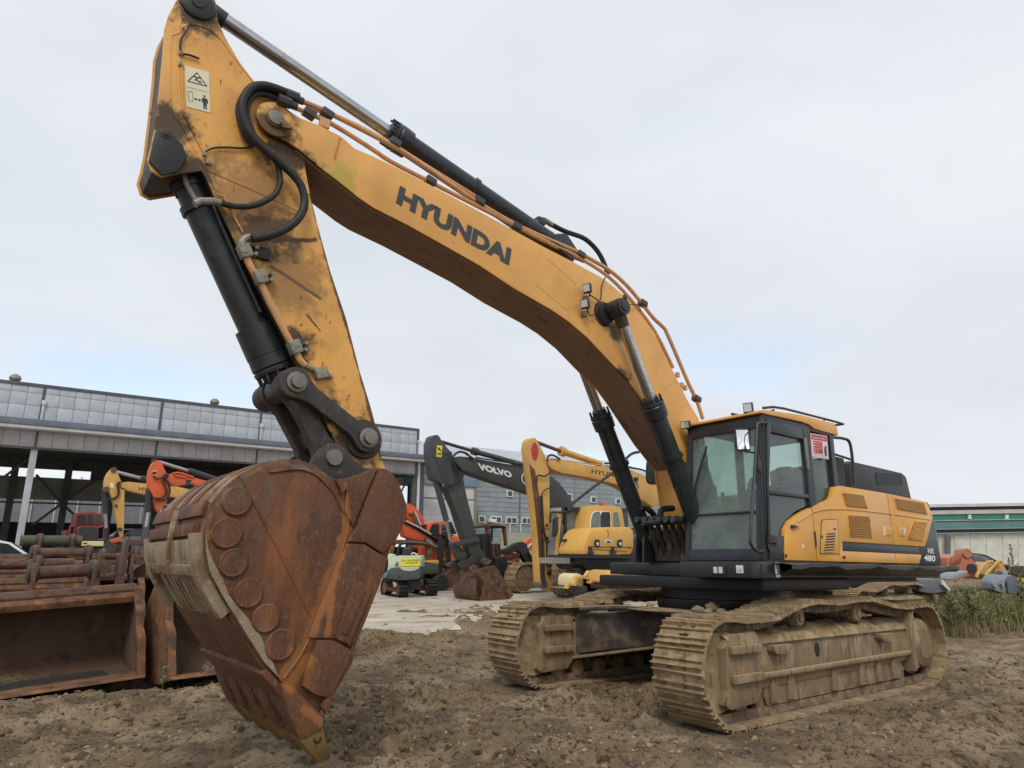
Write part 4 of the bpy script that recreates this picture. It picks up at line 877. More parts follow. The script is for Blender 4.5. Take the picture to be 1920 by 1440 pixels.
bar((.36, .76), (.58, .76), .012); ink([(.32, .76), (.41, .72), (.41, .80)]); ink([(.62, .76), (.53, .72), (.53, .80)])
pr('plate_print', [qmap(dq, .775+.045*math.cos(i*.63), .635+.03*math.sin(i*.63)) for i in range(10)], AY+.004, AY+.0055, 'ink', wp)
ink([(.70, .68), (.86, .68), (.91, .71), (.91, .80), (.87, .80), (.86, .73), (.85, .95), (.80, .95), (.78, .83), (.76, .95), (.71, .95), (.70, .73), (.69, .80), (.65, .80), (.65, .71)])
# hoses at the boom tip and the pipes down the arm
hy = lambda l, y: [M3(u, v, y) for u, v in l]
h1 = z1([(1140, 690), (1060, 660), (980, 640), (900, 650), (840, 710), (815, 790), (830, 890), (870, 990), (930, 1065), (1020, 1150), (1120, 1235), (1215, 1330)])+z2([(1265, 90), (1285, 200), (1250, 300), (1180, 372), (1080, 425), (980, 455), (890, 472)])
obj('hose', tube(B(), hy(h1, .35), .037, 12), 'rubber', arm)
h2 = z1([(1080, 748), (1010, 715), (930, 705), (880, 740), (850, 810), (862, 900), (900, 1000), (960, 1070), (1040, 1160), (1085, 1250), (1100, 1340)])+z2([(1098, 60), (1060, 140), (980, 192), (880, 225), (770, 228), (660, 205)])
obj('hose', tube(B(), hy(h2, .30), .026, 10), 'rubber', arm)
obj('hose', tube(B(), hy([(a-6, b+8) for a, b in h1[:9]], .29), .03, 10), 'rubber', arm)
for u, v, r in ((548, 180, .05), (533, 190, .05), (557, 186, .035), (545, 196, .035)): 
    p = M3(u, v, .34); d = (M3(u+10, v+4, .34)-p).normalized(); obj('hose_fitting', cyl(B(), p-d*.06, p+d*.06, r, n=8), 'ink_grey', arm)
obj('elbow', tube(B(), hy(z2([(895, 470), (860, 465), (825, 485), (818, 520), (835, 580)]), .30), .035, 10), 'fitting_grey', arm)
obj('elbow', tube(B(), hy(z2([(660, 205), (600, 190), (540, 190), (500, 190), (460, 210)]), .28), .032, 10), 'fitting_grey', arm)
obj('oil_pipe', tube(B(), hy(z2([(835, 575), (890, 700), (950, 790), (1010, 920), (1060, 1020), (1170, 1230)])+z3([(620, 230), (650, 300), (690, 340)]), .275), .03, 8), 'hose_pipe', arm)
for l in (z2([(950, 760)])[0], z2([(1210, 1285)])[0], z2([(835, 565)])[0]):
    p = M3(*l, .275); o = obj('pipe_clamp', box(B(), p, (.10, .10, .12), Matrix.Rotation(.5, 3, 'Y')), 'fitting_grey', arm, bevel=.015)
    for s in (-1, 1): obj('clamp_bolt', cyl(B(), p+Vector((-.085, -.03, .02+s*.03)), p+Vector((-.085, .05, .02+s*.03)), .018, n=6), 'fitting_grey', o)
vb = obj('valve_block', box(B(), M3(*z3([(805, 400)])[0], .27), (.12, .09, .10), Matrix.Rotation(.4, 3, 'Y')), 'fitting_grey', arm, bevel=.015)
obj('valve_pipe', tube(B(), hy(z3([(685, 340), (730, 360), (790, 385), (850, 410), (893, 432)]), .275), .025, 8), 'fitting_grey', vb)
obj('bracket_stub', box(B(), M3(*z2([(960, 580)])[0], .26), (.15, .05, .11)), 'grease', arm, bevel=.02)
bead(z2([(610, 130), (680, 155), (770, 330), (820, 420)]), AY+.02, .008, 'hose_pipe', arm, 'grease_pipe')
# ---- bucket cylinder and linkage
KB = M(312, 262, 0); KE = M(553, 718, .30); KEc = (KE[0], KE[1])
kc = cylinder('bucket_cylinder', 0, KEc, M(318, 268, 0), .075, .135, .085, EX, eyw=.1)
a = Vector((KEc[0], 0, KEc[1])); b = M3(318, 268, 0); d = (b-a).normalized(); L = (b-a).length
gb = M3(495, 650, 0); s0 = (gb-a).dot(d)
obj('gland_sleeve', lathe(B(), a+d*(s0-.16), d, [(0, .09), (.01, .13), (.07, .135), (.08, .172), (.34, .168), (.35, .137)], 26), 'cyl_black', kc)
for u, v, w in ((352, 395, .158), (340, 352, .15)):
    p = M3(u, v, 0); t = (p-a).dot(d); obj('clamp_band', cyl(B(), a+d*(t-.03), a+d*(t+.03), w, n=26), 'cyl_black', kc)
    obj('band_bolt', box(B(), a+d*t+Vector((.15, .0, .06)), (.09, .05, .05)), 'black_paint', kc, bevel=.008)
obj('cylinder_pipe', tube(B(), [M3(u, v, .14) for u, v in ((345, 325), (350, 345), (365, 372), (372, 382))], .022, 8), 'fitting_grey', kc)
obj('cylinder_pipe', tube(B(), [a+d*(s0+.3)+Vector((-.06, .14, 0)), a+d*(s0+1.0)+Vector((-.06, .15, 0)), a+d*(s0+1.3)+Vector((-.08, .13, 0))], .02, 8), 'cyl_black', kc)
def bone(p, q, rp, rq, w, y0, y1, name, parent, m='link_steel'):
    p = Vector(p); q = Vector(q); d = (q-p).normalized(); n = Vector((-d.y, d.x)); o = []
    a = math.atan2(d.y, d.x)
    o += [(p.x+rp*math.cos(a+math.radians(t)), p.y+rp*math.sin(a+math.radians(t))) for t in range(50, 311, 20)]
    o += [tuple(p+d*rp*1.3-n*w), tuple(q-d*rq*1.3-n*w)]
    o += [(q.x+rq*math.cos(a+math.radians(t)), q.y+rq*math.sin(a+math.radians(t))) for t in range(-130, 131, 20)]
    o += [tuple(q-d*rq*1.3+n*w), tuple(p+d*rp*1.3+n*w)]
    return pr(name, o, y0, y1, m, parent, .012)
LK = KEc; LA = M(687, 822, .30); LB = M(626, 858, .30)
for s in (1, -1):
    ys = sorted((s*.26, s*.335)); sl = bone(LK, LA, .135, .13, .075, ys[0], ys[1], 'side_link', EX)
    for c, r in ((LK, .065), (LA, .065)):
        obj('link_pin', lathe(B(), (c[0], s*.25, c[1]), (0, s, 0), [(0, r), (.085, r), (.09, r*1.35), (.105, r*1.35), (.11, r*.95), (.15, r*.9), (.155, 0)], 22), 'dull_steel', sl)
    ys = sorted((s*.12, s*.235)); bone(LK, LB, .14, .14, .085, ys[0], ys[1], 'push_link', EX)
obj('link_cross', prism(B(), [(LK[0]*.35+LB[0]*.65+.06, LK[1]*.35+LB[1]*.65+.02), (LK[0]*.35+LB[0]*.65-.06, LK[1]*.35+LB[1]*.65-.02), (LK[0]*.15+LB[0]*.85-.06, LK[1]*.15+LB[1]*.85-.02), (LK[0]*.15+LB[0]*.85+.06, LK[1]*.15+LB[1]*.85+.02)], -.13, .13), 'link_steel', EX)
obj('link_sleeve', cyl(B(), (LK[0], -.45, LK[1]), (LK[0], .25, LK[1]), .125), 'link_steel', EX)
obj('lower_boss', lathe(B(), (LA[0], .21, LA[1]), (0, 1, 0), [(0, .2), (.05, .17)], 22), 'link_steel', arm)
# ---- bucket
KY = .85
side = z4([(325, 330), (345, 270), (400, 200), (470, 140), (560, 95), (650, 72), (740, 75), (800, 95), (860, 140), (905, 165), (960, 152), (1010, 135), (1060, 113), (1110, 116), (1150, 150), (1180, 210), (1200, 270), (1205, 310), (1185, 375), (1150, 445), (1118, 510), (1100, 590), (1062, 690), (1010, 830), (965, 960), (905, 1080), (850, 1180), (800, 1200), (740, 1170), (650, 1055), (580, 975), (500, 850), (400, 690), (335, 570), (318, 480), (318, 400)])
sM = Ml(side, KY)
prof = Ml(z4([(930, 160), (905, 165), (860, 140), (800, 95), (740, 75), (650, 72), (560, 95), (470, 140), (400, 200), (345, 270), (325, 330), (318, 400), (318, 480), (335, 570), (400, 690), (500, 850), (580, 975), (650, 1055), (760, 1175)]), KY)
bk = obj('bucket', strip(B(), prof, -.04, -.815, .815), 'rust_mud', EX)
for s in (1, -1): 
    ys = sorted((s*.815, s*KY)); pr('bucket_side', sM, ys[0], ys[1], 'rust', bk, .018)
    def bp(name, l, a, b, m='rust', bev=.01): ys = sorted((s*a, s*b)); return pr(name, Ml(z4(l), KY), ys[0], ys[1], m, bk, bev)
    bp('ear_plate', [(905, 170), (960, 154), (1010, 137), (1075, 116), (1020, 245), (968, 372), (930, 300), (938, 210)], .85, .872)
    bp('ear_plate', [(1083, 114), (1110, 117), (1150, 151), (1180, 211), (1199, 271), (1203, 310), (1184, 374), (1149, 444), (1095, 490), (1020, 443), (942, 438), (985, 365), (1025, 250)], .85, .885)
    bp('gusset_plate', [(885, 165), (942, 160), (938, 195), (912, 235), (905, 205)], .85, .90)
    bp('side_cutter', [(940, 446), (1020, 450), (1093, 497), (1117, 512), (1098, 590), (1060, 690), (985, 880), (950, 905), (890, 866), (768, 862), (782, 825), (850, 650)], .85, .878)
    sb = bp('cutter_bar', [(960, 620), (985, 612), (1035, 636), (1040, 660), (948, 892), (880, 862)], .878, .905)
    ys = sorted((s*.905, s*.918)); pr('cutter_strip', Ml(z4([(985, 640), (1012, 652), (930, 850), (905, 838)]), KY), ys[0], ys[1], 'rust', sb, .005)
    bp('corner_plate', [(805, 872), (870, 872), (948, 912), (944, 960), (880, 1080), (845, 1125), (790, 1112), (738, 1075), (765, 970)], .85, .915, bev=.02)
    bp('corner_strip', [(865, 1080), (885, 1085), (838, 1190), (820, 1165)], .85, .90); bp('edge_strip', [(960, 900), (984, 882), (962, 985), (900, 1090), (845, 1205), (835, 1190), (890, 1075)], .85, .87)
    bp('edge_mud', [(320, 400), (332, 470), (350, 520), (395, 600), (425, 680), (500, 770), (560, 850), (610, 955), (645, 1042), (580, 972), (500, 848), (402, 690), (337, 570), (321, 480)], .85, .856, 'mud_grey', .002)
    for u, v in z4([(462, 262), (418, 395), (440, 535), (512, 660), (585, 780), (655, 892)]):
        x, z = M(u, v, KY+.02); q_ = random.uniform(.82, .96); w = obj('wear_disc', lathe(B(), (x+random.uniform(-.01, .01), s*KY, z+random.uniform(-.01, .01)), (0, s, 0), [(0, .118*q_), (.014, .116*q_), (.022, .108*q_), (.0225, .100*q_), (.0205, .095*q_), (.021, .0)], 28), 'rust', bk, smooth=18)
bead(z4([(470, 145), (560, 320), (640, 470), (785, 770)]), KY+.002, .007, 'rust', bk); bead(z4([(600, 130), (760, 120), (860, 190), (915, 280), (945, 400), (780, 860), (665, 1045)]), KY+.004, .010, 'rust', bk, smooth=True)
# bars and ridges round the back of the shell
def onprof(l): return Ml(z4(l), KY)
def shell_strip(name, l, t, y0, y1, m='rust_mud', bev=.006): return obj(name, strip(B(), [tuple(p) for p in onprof(l)], t, y0, y1), m, bk, bevel=bev)
shell_strip('heel_bar', [(352, 262), (335, 295), (325, 325)], .035, -.80, .80, 'rust')
shell_strip('heel_bar', [(323, 352), (319, 375), (318, 405)], .05, -.78, .70, 'rust')
shell_strip('heel_plate', [(318, 420), (318, 480), (326, 530), (336, 566)], .06, -.78, .70, 'mud_grey')
shell_strip('heel_bar', [(326, 525), (332, 545), (342, 572)], .07, -.75, .68, 'rust_mud')
for y0, y1 in ((.70, .80), (-.86, -.78)): shell_strip('edge_bar', [(318, 395), (318, 480), (335, 570), (400, 690), (440, 752)], .075, y0, y1, 'mud_grey', .01)
for k in range(17): y = -.70+.084*k; shell_strip('ridge', [(338, 575), (400, 690), (452, 772)], .022+.012*random.random(), y, y+.045, 'mud_grey' if k % 3 else 'rust_mud', .008)
for y0, y1 in ((-.80, -.05), (-.03, .80)): shell_strip('back_plate', [(445, 760), (500, 850), (580, 975), (645, 1048)], .022, y0, y1, 'rust')
for y in (-.5, -.15, .2, .5): shell_strip('top_groove', [(740, 75), (650, 72), (560, 95), (470, 140), (400, 200), (362, 250)], .012, y, y+.16, 'rust' if y < .3 else 'rust_mud', .005)
obj('rope', tube(B(), [Vector((x+.03, .08+.05*math.sin(i*.9), z+.02)) for i, (x, z) in enumerate(onprof([(335, 295), (312, 350), (300, 400), (296, 470), (300, 540), (330, 590), (350, 620)]))], .03, 8), 'rust_mud', bk)
# lip with adapters and teeth
lip = onprof([(640, 1045), (690, 1120), (775, 1235)])
shell_strip('lip_plate', [(600, 1000), (650, 1058), (700, 1120), (770, 1210)], .055, -.83, .83, 'rust', .012)
TY = [.77, .385, 0, -.385, -.77]
for y in TY:
    ad = obj('tooth_adapter', prism(B(), onprof([(640, 1060), (700, 1075), (770, 1145), (828, 1198), (838, 1225), (833, 1266), (735, 1312), (722, 1298), (676, 1190)]), y-.115, y+.115), 'rust', bk, bevel=.025)
    bm = B(); bs = onprof([(722, 1302), (836, 1262)]); tp_ = onprof([(832, 1426), (866, 1405)]); md = onprof([(775, 1368), (858, 1335)])
    rings = []
    for (p0, p1), w in ((bs, .10), (md, .085), (tp_, .045)):
        rings.append([bm.verts.new((p0[0], y-w, p0[1])), bm.verts.new((p0[0], y+w, p0[1])), bm.verts.new((p1[0], y+w, p1[1])), bm.verts.new((p1[0], y-w, p1[1]))])
    for r0, r1 in zip(rings, rings[1:]):
        for i in range(4): bm.faces.new((r0[i], r0[(i+1) % 4], r1[(i+1) % 4], r1[i]))
    bm.faces.new(rings[0]); bm.faces.new(rings[-1]); bmesh.ops.recalc_face_normals(bm, faces=bm.faces)
    to = obj('tooth', bm, 'tooth_brass', bk, bevel=.012)
    px, pz = onprof([(812, 1310)])[0]; obj('tooth_pin', lathe(B(), (px, y+.082, pz), (0, 1, 0), [(0, .03), (.012, .03), (.012, .016), (.004, .015), (.004, 0)], 14), 'grease', to)
for y0, y1 in zip(TY, TY[1:]):
    obj('lip_shroud', prism(B(), onprof([(655, 1075), (700, 1100), (770, 1190), (765, 1225), (715, 1240), (672, 1165)]), y1+.14, y0-.14), 'rust', bk, bevel=.02)
# ears on the bucket
ear = Ml(z3([(715, 1120), (745, 1050), (800, 965), (865, 922), (930, 922), (985, 962), (1060, 1050), (1135, 1110), (1240, 1110), (1320, 1160), (1200, 1260), (900, 1230)]), .36)
for s in (1, -1):
    ys = sorted((s*.29, s*.36)); pr('bucket_ear', ear, ys[0], ys[1], 'link_steel', bk, .012)
    c = M(626, 858, .36); obj('ear_pin', lathe(B(), (c[0], s*.28, c[1]), (0, s, 0), [(0, .075), (.10, .075), (.11, .068), (.112, .0)], 24), 'dull_steel', bk)
# ---- hoses between the boom foot and the deck
for k in range(6):
    y = -.26+.12*k; U = 1209+13.5*k
    obj('deck_hose', tube(B(), [M3(U-6, 978, y), M3(U+8, 972, y), M3(U+12, 990, y), M3(U+21, 1020, y), M3(U+29, 1050, y), M3(U+36, 1072, y)], .034, 8), 'rubber', EX)
    obj('hose_sleeve', tube(B(), [M3(U+13, 994, y), M3(U+20, 1018, y), M3(U+27, 1042, y)], .044, 8), ('link_steel', 'cyl_black', 'frame_dark')[k % 3], EX)
    obj('hose_fitting', tube(B(), [M3(U-16, 974, y), M3(U-4, 977, y)], .042, 8, False), 'black_paint', EX)
obj('deck_hose', tube(B(), [M3(u, v, -.3) for u, v in ((1202, 952), (1213, 954), (1224, 963), (1231, 977))], .04, 8), 'rubber', EX)
obj('deck_hose', tube(B(), [M3(u, v, 0) for u, v in ((1262, 953), (1243, 955), (1238, 964), (1241, 978))], .04, 8), 'rubber', EX)
obj('hose_clamp', tube(B(), [M3(u, v, .1) for u, v in ((1205, 982), (1240, 980), (1282, 978))], .03, 6, False), 'black_paint', EX)
obj('swing_motor', cyl(B(), (.75, -.55, 1.55), (.75, -.55, 1.95), .22), 'frame_dark', EX)
obj('valve_block', bx(B(), .95, .55, -.3, .3, 1.55, 1.75), 'frame_dark', EX, bevel=.02)
# right-hand mirror and rail
p = M3(1222, 882, -1.3)
obj('right_mirror', box(B(), p, (.05, .18, .42)), 'black_plastic', EX, bevel=.03)
obj('right_rail', tube(B(), [M3(u, v, -1.3) for u, v in ((1232, 908), (1214, 903), (1213, 872), (1216, 864), (1226, 868))], .015, 6), 'black_paint', EX)
# ------------------------------------------------------------------ bare undercarriage parked behind
mat('fence_grey', (.24, .25, .26), .6)
mat('panel_grey', (.43, .46, .50), .5, layers=[('n', (.36, .37, .39), (1, 1, .4), .45, .7, .6)], rnd=1)
mat('frieze_grey', (.40, .39, .40), .55, layers=[('n', (.30, .29, .29), (1, 1, .4), .45, .7, .6)], rnd=1)
mat('trim_dark', (.07, .08, .10), .5, layers=[('n', (.12, .12, .13), 1.5, .45, .7, .5)])
mat('canopy_grey', (.12, .14, .18), .5, layers=[('n', (.2, .21, .23), 2, .5, .75, .5)])
mat('white_trim', (.55, .56, .57), .55, layers=[('n', (.38, .37, .36), 4, .5, .75, .6)])
mat('steel_column', (.40, .42, .44), .5, layers=[('n', (.26, .26, .26), (3, 3, .8), .5, .75, .6)])
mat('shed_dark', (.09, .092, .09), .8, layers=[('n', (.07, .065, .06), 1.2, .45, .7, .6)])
mat('shed_wall', (.26, .255, .225), .85, layers=[('n', (.2, .19, .165), (.6, .6, 2), .45, .7, .6)])
mat('soot_black', (.02, .019, .018), .85, layers=[('n', (.10, .05, .03), 5, .55, .75, .5)], bump=(20, .3, .02))
mat('siding', (.28, .31, .325), .5, layers=[('n', (.19, .215, .23), (.4, .4, 2), .45, .7, .5)], rnd=1)
mat('siding_blue', (.17, .25, .31), .5, rnd=1)
mat('roof_sheet', (.40, .43, .47), .45, layers=[('n', (.33, .36, .40), (.3, 2, 1), .45, .7, .5)])
mat('shutter_white', (.50, .50, .50), .5, layers=[('n', (.42, .42, .41), (1, 1, 3), .5, .75, .5)])
mat('window_white', (.72, .72, .70), .4)
mat('pane_dark', (.03, .035, .04), .08, spec=.7)
mat('wall_green', (.33, .35, .26), .8, layers=[('n', (.26, .27, .2), (.5, .5, 2), .45, .7, .6)])
mat('wall_pale', (.62, .63, .54), .7, layers=[('n', (.42, .43, .37), (.6, .6, 2), .45, .7, .5)], rnd=1)
mat('band_green', (.03, .19, .125), .6); mat('awning_teal', (.10, .22, .21), .7, layers=[('n', (.14, .26, .25), (1, 1, 5), .45, .7, .6)])
mat('navy', (.03, .035, .06), .4); mat('beige', (.46, .45, .41), .6)
mat('volvo_grey', (.050, .054, .056), .5, layers=[('n', (.09, .085, .08), 3, .5, .75, .6), ('n', (.02, .02, .02), 9, .6, .72, .5)], bump=(30, .05, .01))
mat('old_yellow', (.58, .335, .09), .5, layers=[('n', (.48, .26, .07), 2.5, .45, .72, .5), ('n', (.2, .1, .05), 12, .64, .75, .5)], bump=(30, .05, .01))
mat('orange_paint', (.60, .105, .03), .48, layers=[('n', (.46, .08, .03), 3, .45, .72, .5), ('n', (.12, .05, .03), 10, .64, .75, .5)], bump=(30, .05, .01))
mat('orange_faded', (.48, .17, .10), .6, layers=[('n', (.38, .12, .06), 4, .45, .7, .6), ('n', (.2, .08, .04), 12, .6, .75, .6)])
mat('burnt_rust', (.14, .055, .028), .8, layers=[('n', (.24, .10, .05), 3, .5, .7, .7), ('n', (.04, .025, .02), 5, .52, .68, .8)], bump=(30, .2, .01))
mat('old_rust', (.12, .065, .042), .85, layers=[('n', (.25, .11, .048), 4.5, .5, .68, .75), ('n', (.045, .028, .022), 6, .48, .64, .85), ('n', (.22, .16, .11), 16, .6, .73, .5)], bump=(40, .35, .012))
mat('orange_rust', (.17, .078, .036), .85, layers=[('n', (.33, .15, .06), 8, .5, .68, .8), ('n', (.06, .034, .022), 5, .48, .64, .85), ('n', (.27, .2, .14), 45, .6, .72, .6)], bump=(40, .4, .012))
mat('bucket_inside', (.10, .058, .034), .8, layers=[('n', (.17, .095, .05), 3, .5, .72, .7), ('n', (.025, .016, .012), 5, .5, .7, .6)], bump=(40, .25, .01))
mat('purple_brown', (.10, .058, .052), .7, layers=[('n', (.15, .08, .06), 5, .5, .72, .6)], bump=(30, .15, .01))
mat('mossy', (.07, .08, .05), .8, layers=[('n', (.4, .4, .37), 5, .62, .7, .7), ('n', (.13, .085, .05), 7, .55, .72, .7)])
mat('cream_paint', (.66, .56, .30), .55, layers=[('n', (.55, .42, .18), 4, .5, .72, .5)])
mat('cream_yellow', (.66, .365, .085), .5, layers=[('n', (.52, .37, .12), 5, .5, .72, .5), ('n', (.25, .17, .09), 14, .64, .76, .5)])
mat('mini_green', (.50, .60, .42), .45, layers=[('n', (.40, .50, .36), 4, .5, .72, .5)])
mat('mini_dark', (.06, .072, .068), .5); mat('banner_yellow', (.72, .66, .04), .5); mat('print_brown', (.22, .08, .02), .6)
mat('red_paint', (.17, .03, .022), .55, layers=[('n', (.1, .03, .02), 6, .5, .72, .6)])
mat('car_white', (.68, .68, .67), .25, coat=.5); mat('car_silver', (.38, .39, .40), .3, .5)
mat('scrap_blue', (.26, .30, .33), .6, layers=[('n', (.16, .17, .18), 5, .5, .72, .6)])
mat('scrap_grey', (.12, .13, .15), .7, layers=[('n', (.2, .2, .2), 4, .5, .72, .6)])
mat('cab_glass_dull', (.10, .135, .125), .12, spec=.7, layers=[('n', (.22, .26, .24), 1.5, .45, .7, .6)])
mat('amber', (.55, .13, .02), .3); mat('tyre', (.02, .02, .021), .8, layers=[('n', (.06, .055, .05), 9, .5, .7, .6)], bump=(30, .3, .02))
mat('leaf_green', (.15, .16, .052), .7, layers=[('n', (.23, .205, .085), 1.5, .45, .7, .7), ('n', (.17, .13, .06), 2.5, .55, .72, .7)])
mat('leaf_dry', (.25, .205, .095), .8, layers=[('n', (.14, .155, .05), 1.8, .45, .7, .7)])
mat('leaf_fresh', (.10, .19, .045), .6)

class PL:
    """a vertical plane through point o, seen from the camera; s runs along xd, z is up, depth t runs away from the camera"""
    def __init__(self, o, xd):
        self.o = Vector(o); self.x = Vector((xd[0], xd[1], 0)).normalized(); n = self.x.cross(Vector((0, 0, 1)))
        if n.dot(self.o-Vector(CW)) < 0: n = -n
        self.n = n
    def p(self, u, v, t=0.):
        d = Vector(BW_[2]*FPX + BW_[0]*(u-960) - BW_[1]*(v-720)); c = Vector(CW)
        return c+d*(((self.o+self.n*0-c).dot(self.n))/d.dot(self.n))+self.n*t
    def prism(self, name, px, t0, t1, m, parent, bevel=0., **k):
        bm = B(); A = [bm.verts.new(self.p(u, v, t0)) for u, v in px]; Z = [bm.verts.new(self.p(u, v, t1)) for u, v in px]; n = len(px)
        fs = [bm.faces.new(A), bm.faces.new(Z[::-1])]+[bm.faces.new((A[i], Z[i], Z[(i+1) % n], A[(i+1) % n])) for i in range(n)]
        bmesh.ops.recalc_face_normals(bm, faces=fs); return obj(name, bm, m, parent, bevel=bevel, **k)
    def tube(self, name, px, r, m, parent, t=0., n=8, smooth=True, **k): return obj(name, tube(B(), [self.p(u, v, t) for u, v in px], r, n, smooth), m, parent, **k)
    def cyl(self, name, a, b, r, m, parent, t=0., r1=None): return obj(name, cyl(B(), self.p(*a, t), self.p(*b, t), r, r1, 16), m, parent)
    def disc(self, name, c, r, t0, t1, m, parent): q = self.p(*c, t0); return obj(name, cyl(B(), q, q+self.n*(t1-t0), r, n=20), m, parent)
    def text(self, s, l0, l1, l2, m, parent, off=0., t=-.004, name='lettering'):
        a, b, c = self.p(*l0, t), self.p(*l1, t), self.p(*l2, t); return text(name, s, a, b-a, c-a, (b-a).length, (c-a).length, m, parent, off, .0)
def plane_y(y): return PL((0, y, 0), (1, 0))
def front(u, v, d): return PL(WD(u, v, d), (-.7904, .6126))
def settle(root, loc):
    loc = Vector(loc); root.location = loc
    def go(o):
        for c in o.children:
            if c.type == 'MESH' and c.data.users == 1: c.data.transform(Matrix.Translation(-loc)); go(c)
            else: c.location = c.location-loc
    go(root); return root
zo = lambda x0, y0, k, l: [(x0+x/k, y0+y/k) for x, y in l]
za = lambda l: zo(690, 780, 9, l)
zd = lambda l: zo(780, 800, 3.692, l)
ze = lambda l: zo(700, 900, 6, l)
zf = lambda l: zo(960, 900, 6, l)
zg = lambda l: zo(0, 680, 4, l)
zh = lambda l: zo(690, 940, 8, l)
zi = lambda l: zo(830, 960, 9, l)
zj = lambda l: zo(1720, 1020, 9.6, l)
zk = lambda l: zo(0, 840, 8, l)

ub = bpy.data.objects.new('crawler_undercarriage', None); C.objects.link(ub)
ub['label'] = 'bare muddy crawler undercarriage standing behind the big machine\'s rear track'; ub['category'] = 'undercarriage'
T = Matrix([[*RM[0], -10.9], [*RM[1], -3.87], [*RM[2], -.35], [0, 0, 0, 1]]); ub.matrix_world = T
for o in list(EX.children):
    if o.name.split('.')[0] in ('crawler_track', 'track_frame', 'undercarriage_frame', 'swing_bearing'): dup(o, ub)

# ------------------------------------------------------------------ open shed on the left
sh = thing('shed', 'long open steel shed with grey panelled parapet and pale columns', 'shed')
YS = -34.; X0, X1 = 22.6, -14.6; BAY = 5.3; cols = [-14.6+BAY*k for k in range(8)]
pm_ = None; random.seed(5)
def slab(name, x0, x1, y0, y1, z0, z1, m, par, bevel=0.): return obj(name, bx(B(), x0, x1, y0, y1, z0, z1), m, par, bevel=bevel)
rows = [(9.05, 9.36), (8.43, 9.035), (7.72, 8.415)]
pw_ = BAY/8; cache = {}
def panel_at(name, x, zc_, h, y, m, t=.03):
    k = (name, round(h, 3))
    if k not in cache:
        o = obj(name, box(B(), (0, 0, 0), (pw_-.016, t, h)), m, sh, bevel=.006); cache[k] = o.data; first = True
    else: o = bpy.data.objects.new(name, cache[k]); C.objects.link(o); o.parent = sh
    o.location = (x, y+random.uniform(-.003, .003), zc_); return o
for k in range(7):
    for i in range(8):
        x = X1+BAY*k+pw_*(i+.5)
        for a, b in rows: panel_at('parapet_panel', x, (a+b)/2, b-a, YS, 'panel_grey')
        panel_at('frieze_panel', x, 6.80, .78, YS-.12, 'frieze_grey')
slab('parapet_back', X1, X0, YS-.16, YS-.02, 7.6, 9.36, 'trim_dark', sh)
slab('parapet_cap', X1-.1, X0, YS-.2, YS+.06, 9.36, 9.52, 'trim_dark', sh, .01)
for x in cols: slab('cover_strip', x-.06, x+.06, YS+.005, YS+.05, 7.7, 9.36, 'trim_dark', sh); slab('frieze_strip', x-.05, x+.05, YS-.11, YS-.08, 6.4, 7.2, 'trim_dark', sh)
slab('canopy', X1-1.3, X0, YS-.3, YS+.75, 7.36, 7.66, 'canopy_grey', sh, .02)
slab('canopy_soffit', X1-1.0, X0, YS-.1, YS+.68, 7.2, 7.35, 'white_trim', sh, .02)
slab('gutter_lip', X1-.2, X0, YS-.04, YS+.04, 7.66, 7.72, 'white_trim', sh)
slab('lower_trim', X1, X0, YS-.2, YS-.06, 6.30, 6.40, 'trim_dark', sh)
slab('frieze_back', X1, X0, YS-.28, YS-.14, 6.35, 7.25, 'trim_dark', sh)
for x in cols:
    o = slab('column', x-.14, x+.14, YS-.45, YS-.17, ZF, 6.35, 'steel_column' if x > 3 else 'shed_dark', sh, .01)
for x in cols[::2] + [cols[1]]:
    q = slab('downspout', x-.09, x+.0, YS+.06, YS+.14, 7.66, 8.5, 'white_trim', sh); slab('downspout_box', x-.14, x+.04, YS+.05, YS+.18, 8.5, 8.7, 'white_trim', q)
obj('end_pipe', tube(B(), [(X1-.25, YS-.1, 7.2), (X1-.25, YS-.1, ZF)], .10, 10, False), 'white_trim', sh)
slab('end_column', X1-.75, X1-.45, YS-.5, YS-.2, ZF, 7.3, 'trim_dark', sh)
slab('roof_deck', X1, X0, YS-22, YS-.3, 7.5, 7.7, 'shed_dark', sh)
YBk = YS-16.
def back(px, name, m, t=.2): q = plane_y(YBk); return q.prism(name, px, 0, t, m, sh)
zb1 = lambda u, v: W(u, v, YBk)[1]
za_, zb_, zc_, zd_ = zb1(60, 878), zb1(60, 894), zb1(60, 936), zb1(60, 979)
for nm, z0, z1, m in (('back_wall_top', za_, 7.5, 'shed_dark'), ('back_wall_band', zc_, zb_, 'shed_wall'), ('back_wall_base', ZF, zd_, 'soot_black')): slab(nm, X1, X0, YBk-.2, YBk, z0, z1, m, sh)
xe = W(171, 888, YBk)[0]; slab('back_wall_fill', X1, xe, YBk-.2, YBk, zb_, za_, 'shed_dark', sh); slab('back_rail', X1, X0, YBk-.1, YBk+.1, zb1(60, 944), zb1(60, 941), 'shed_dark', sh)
for u in (18, 120, 205, 290, 400): x = W(u, 930, YBk)[0]; slab('back_column', x-.25, x+.15, YBk, YBk+.4, ZF, 7.5, 'shed_dark', sh)
for a, b in (((68, 890), (116, 944)), ((116, 944), (200, 885)), ((116, 944), (60, 985)), ((116, 944), (150, 975))): plane_y(YBk+1).tube('brace', [a, b], .08, 'shed_dark', sh, smooth=False)
for a, b in (((60, 855), (0, 900)), ((735, 890), (760, 990)), ((765, 895), (735, 960))): plane_y(-40).tube('brace', [a, b], .07, 'shed_dark', sh, smooth=False)
slab('end_wall', X1-.3, X1-.1, YS-16, YS-4, ZF, 7.5, 'shed_dark', sh)
slab('end_side', X1-.2, X1-.02, YS-22, YS-.1, 6.4, 9.5, 'trim_dark', sh)
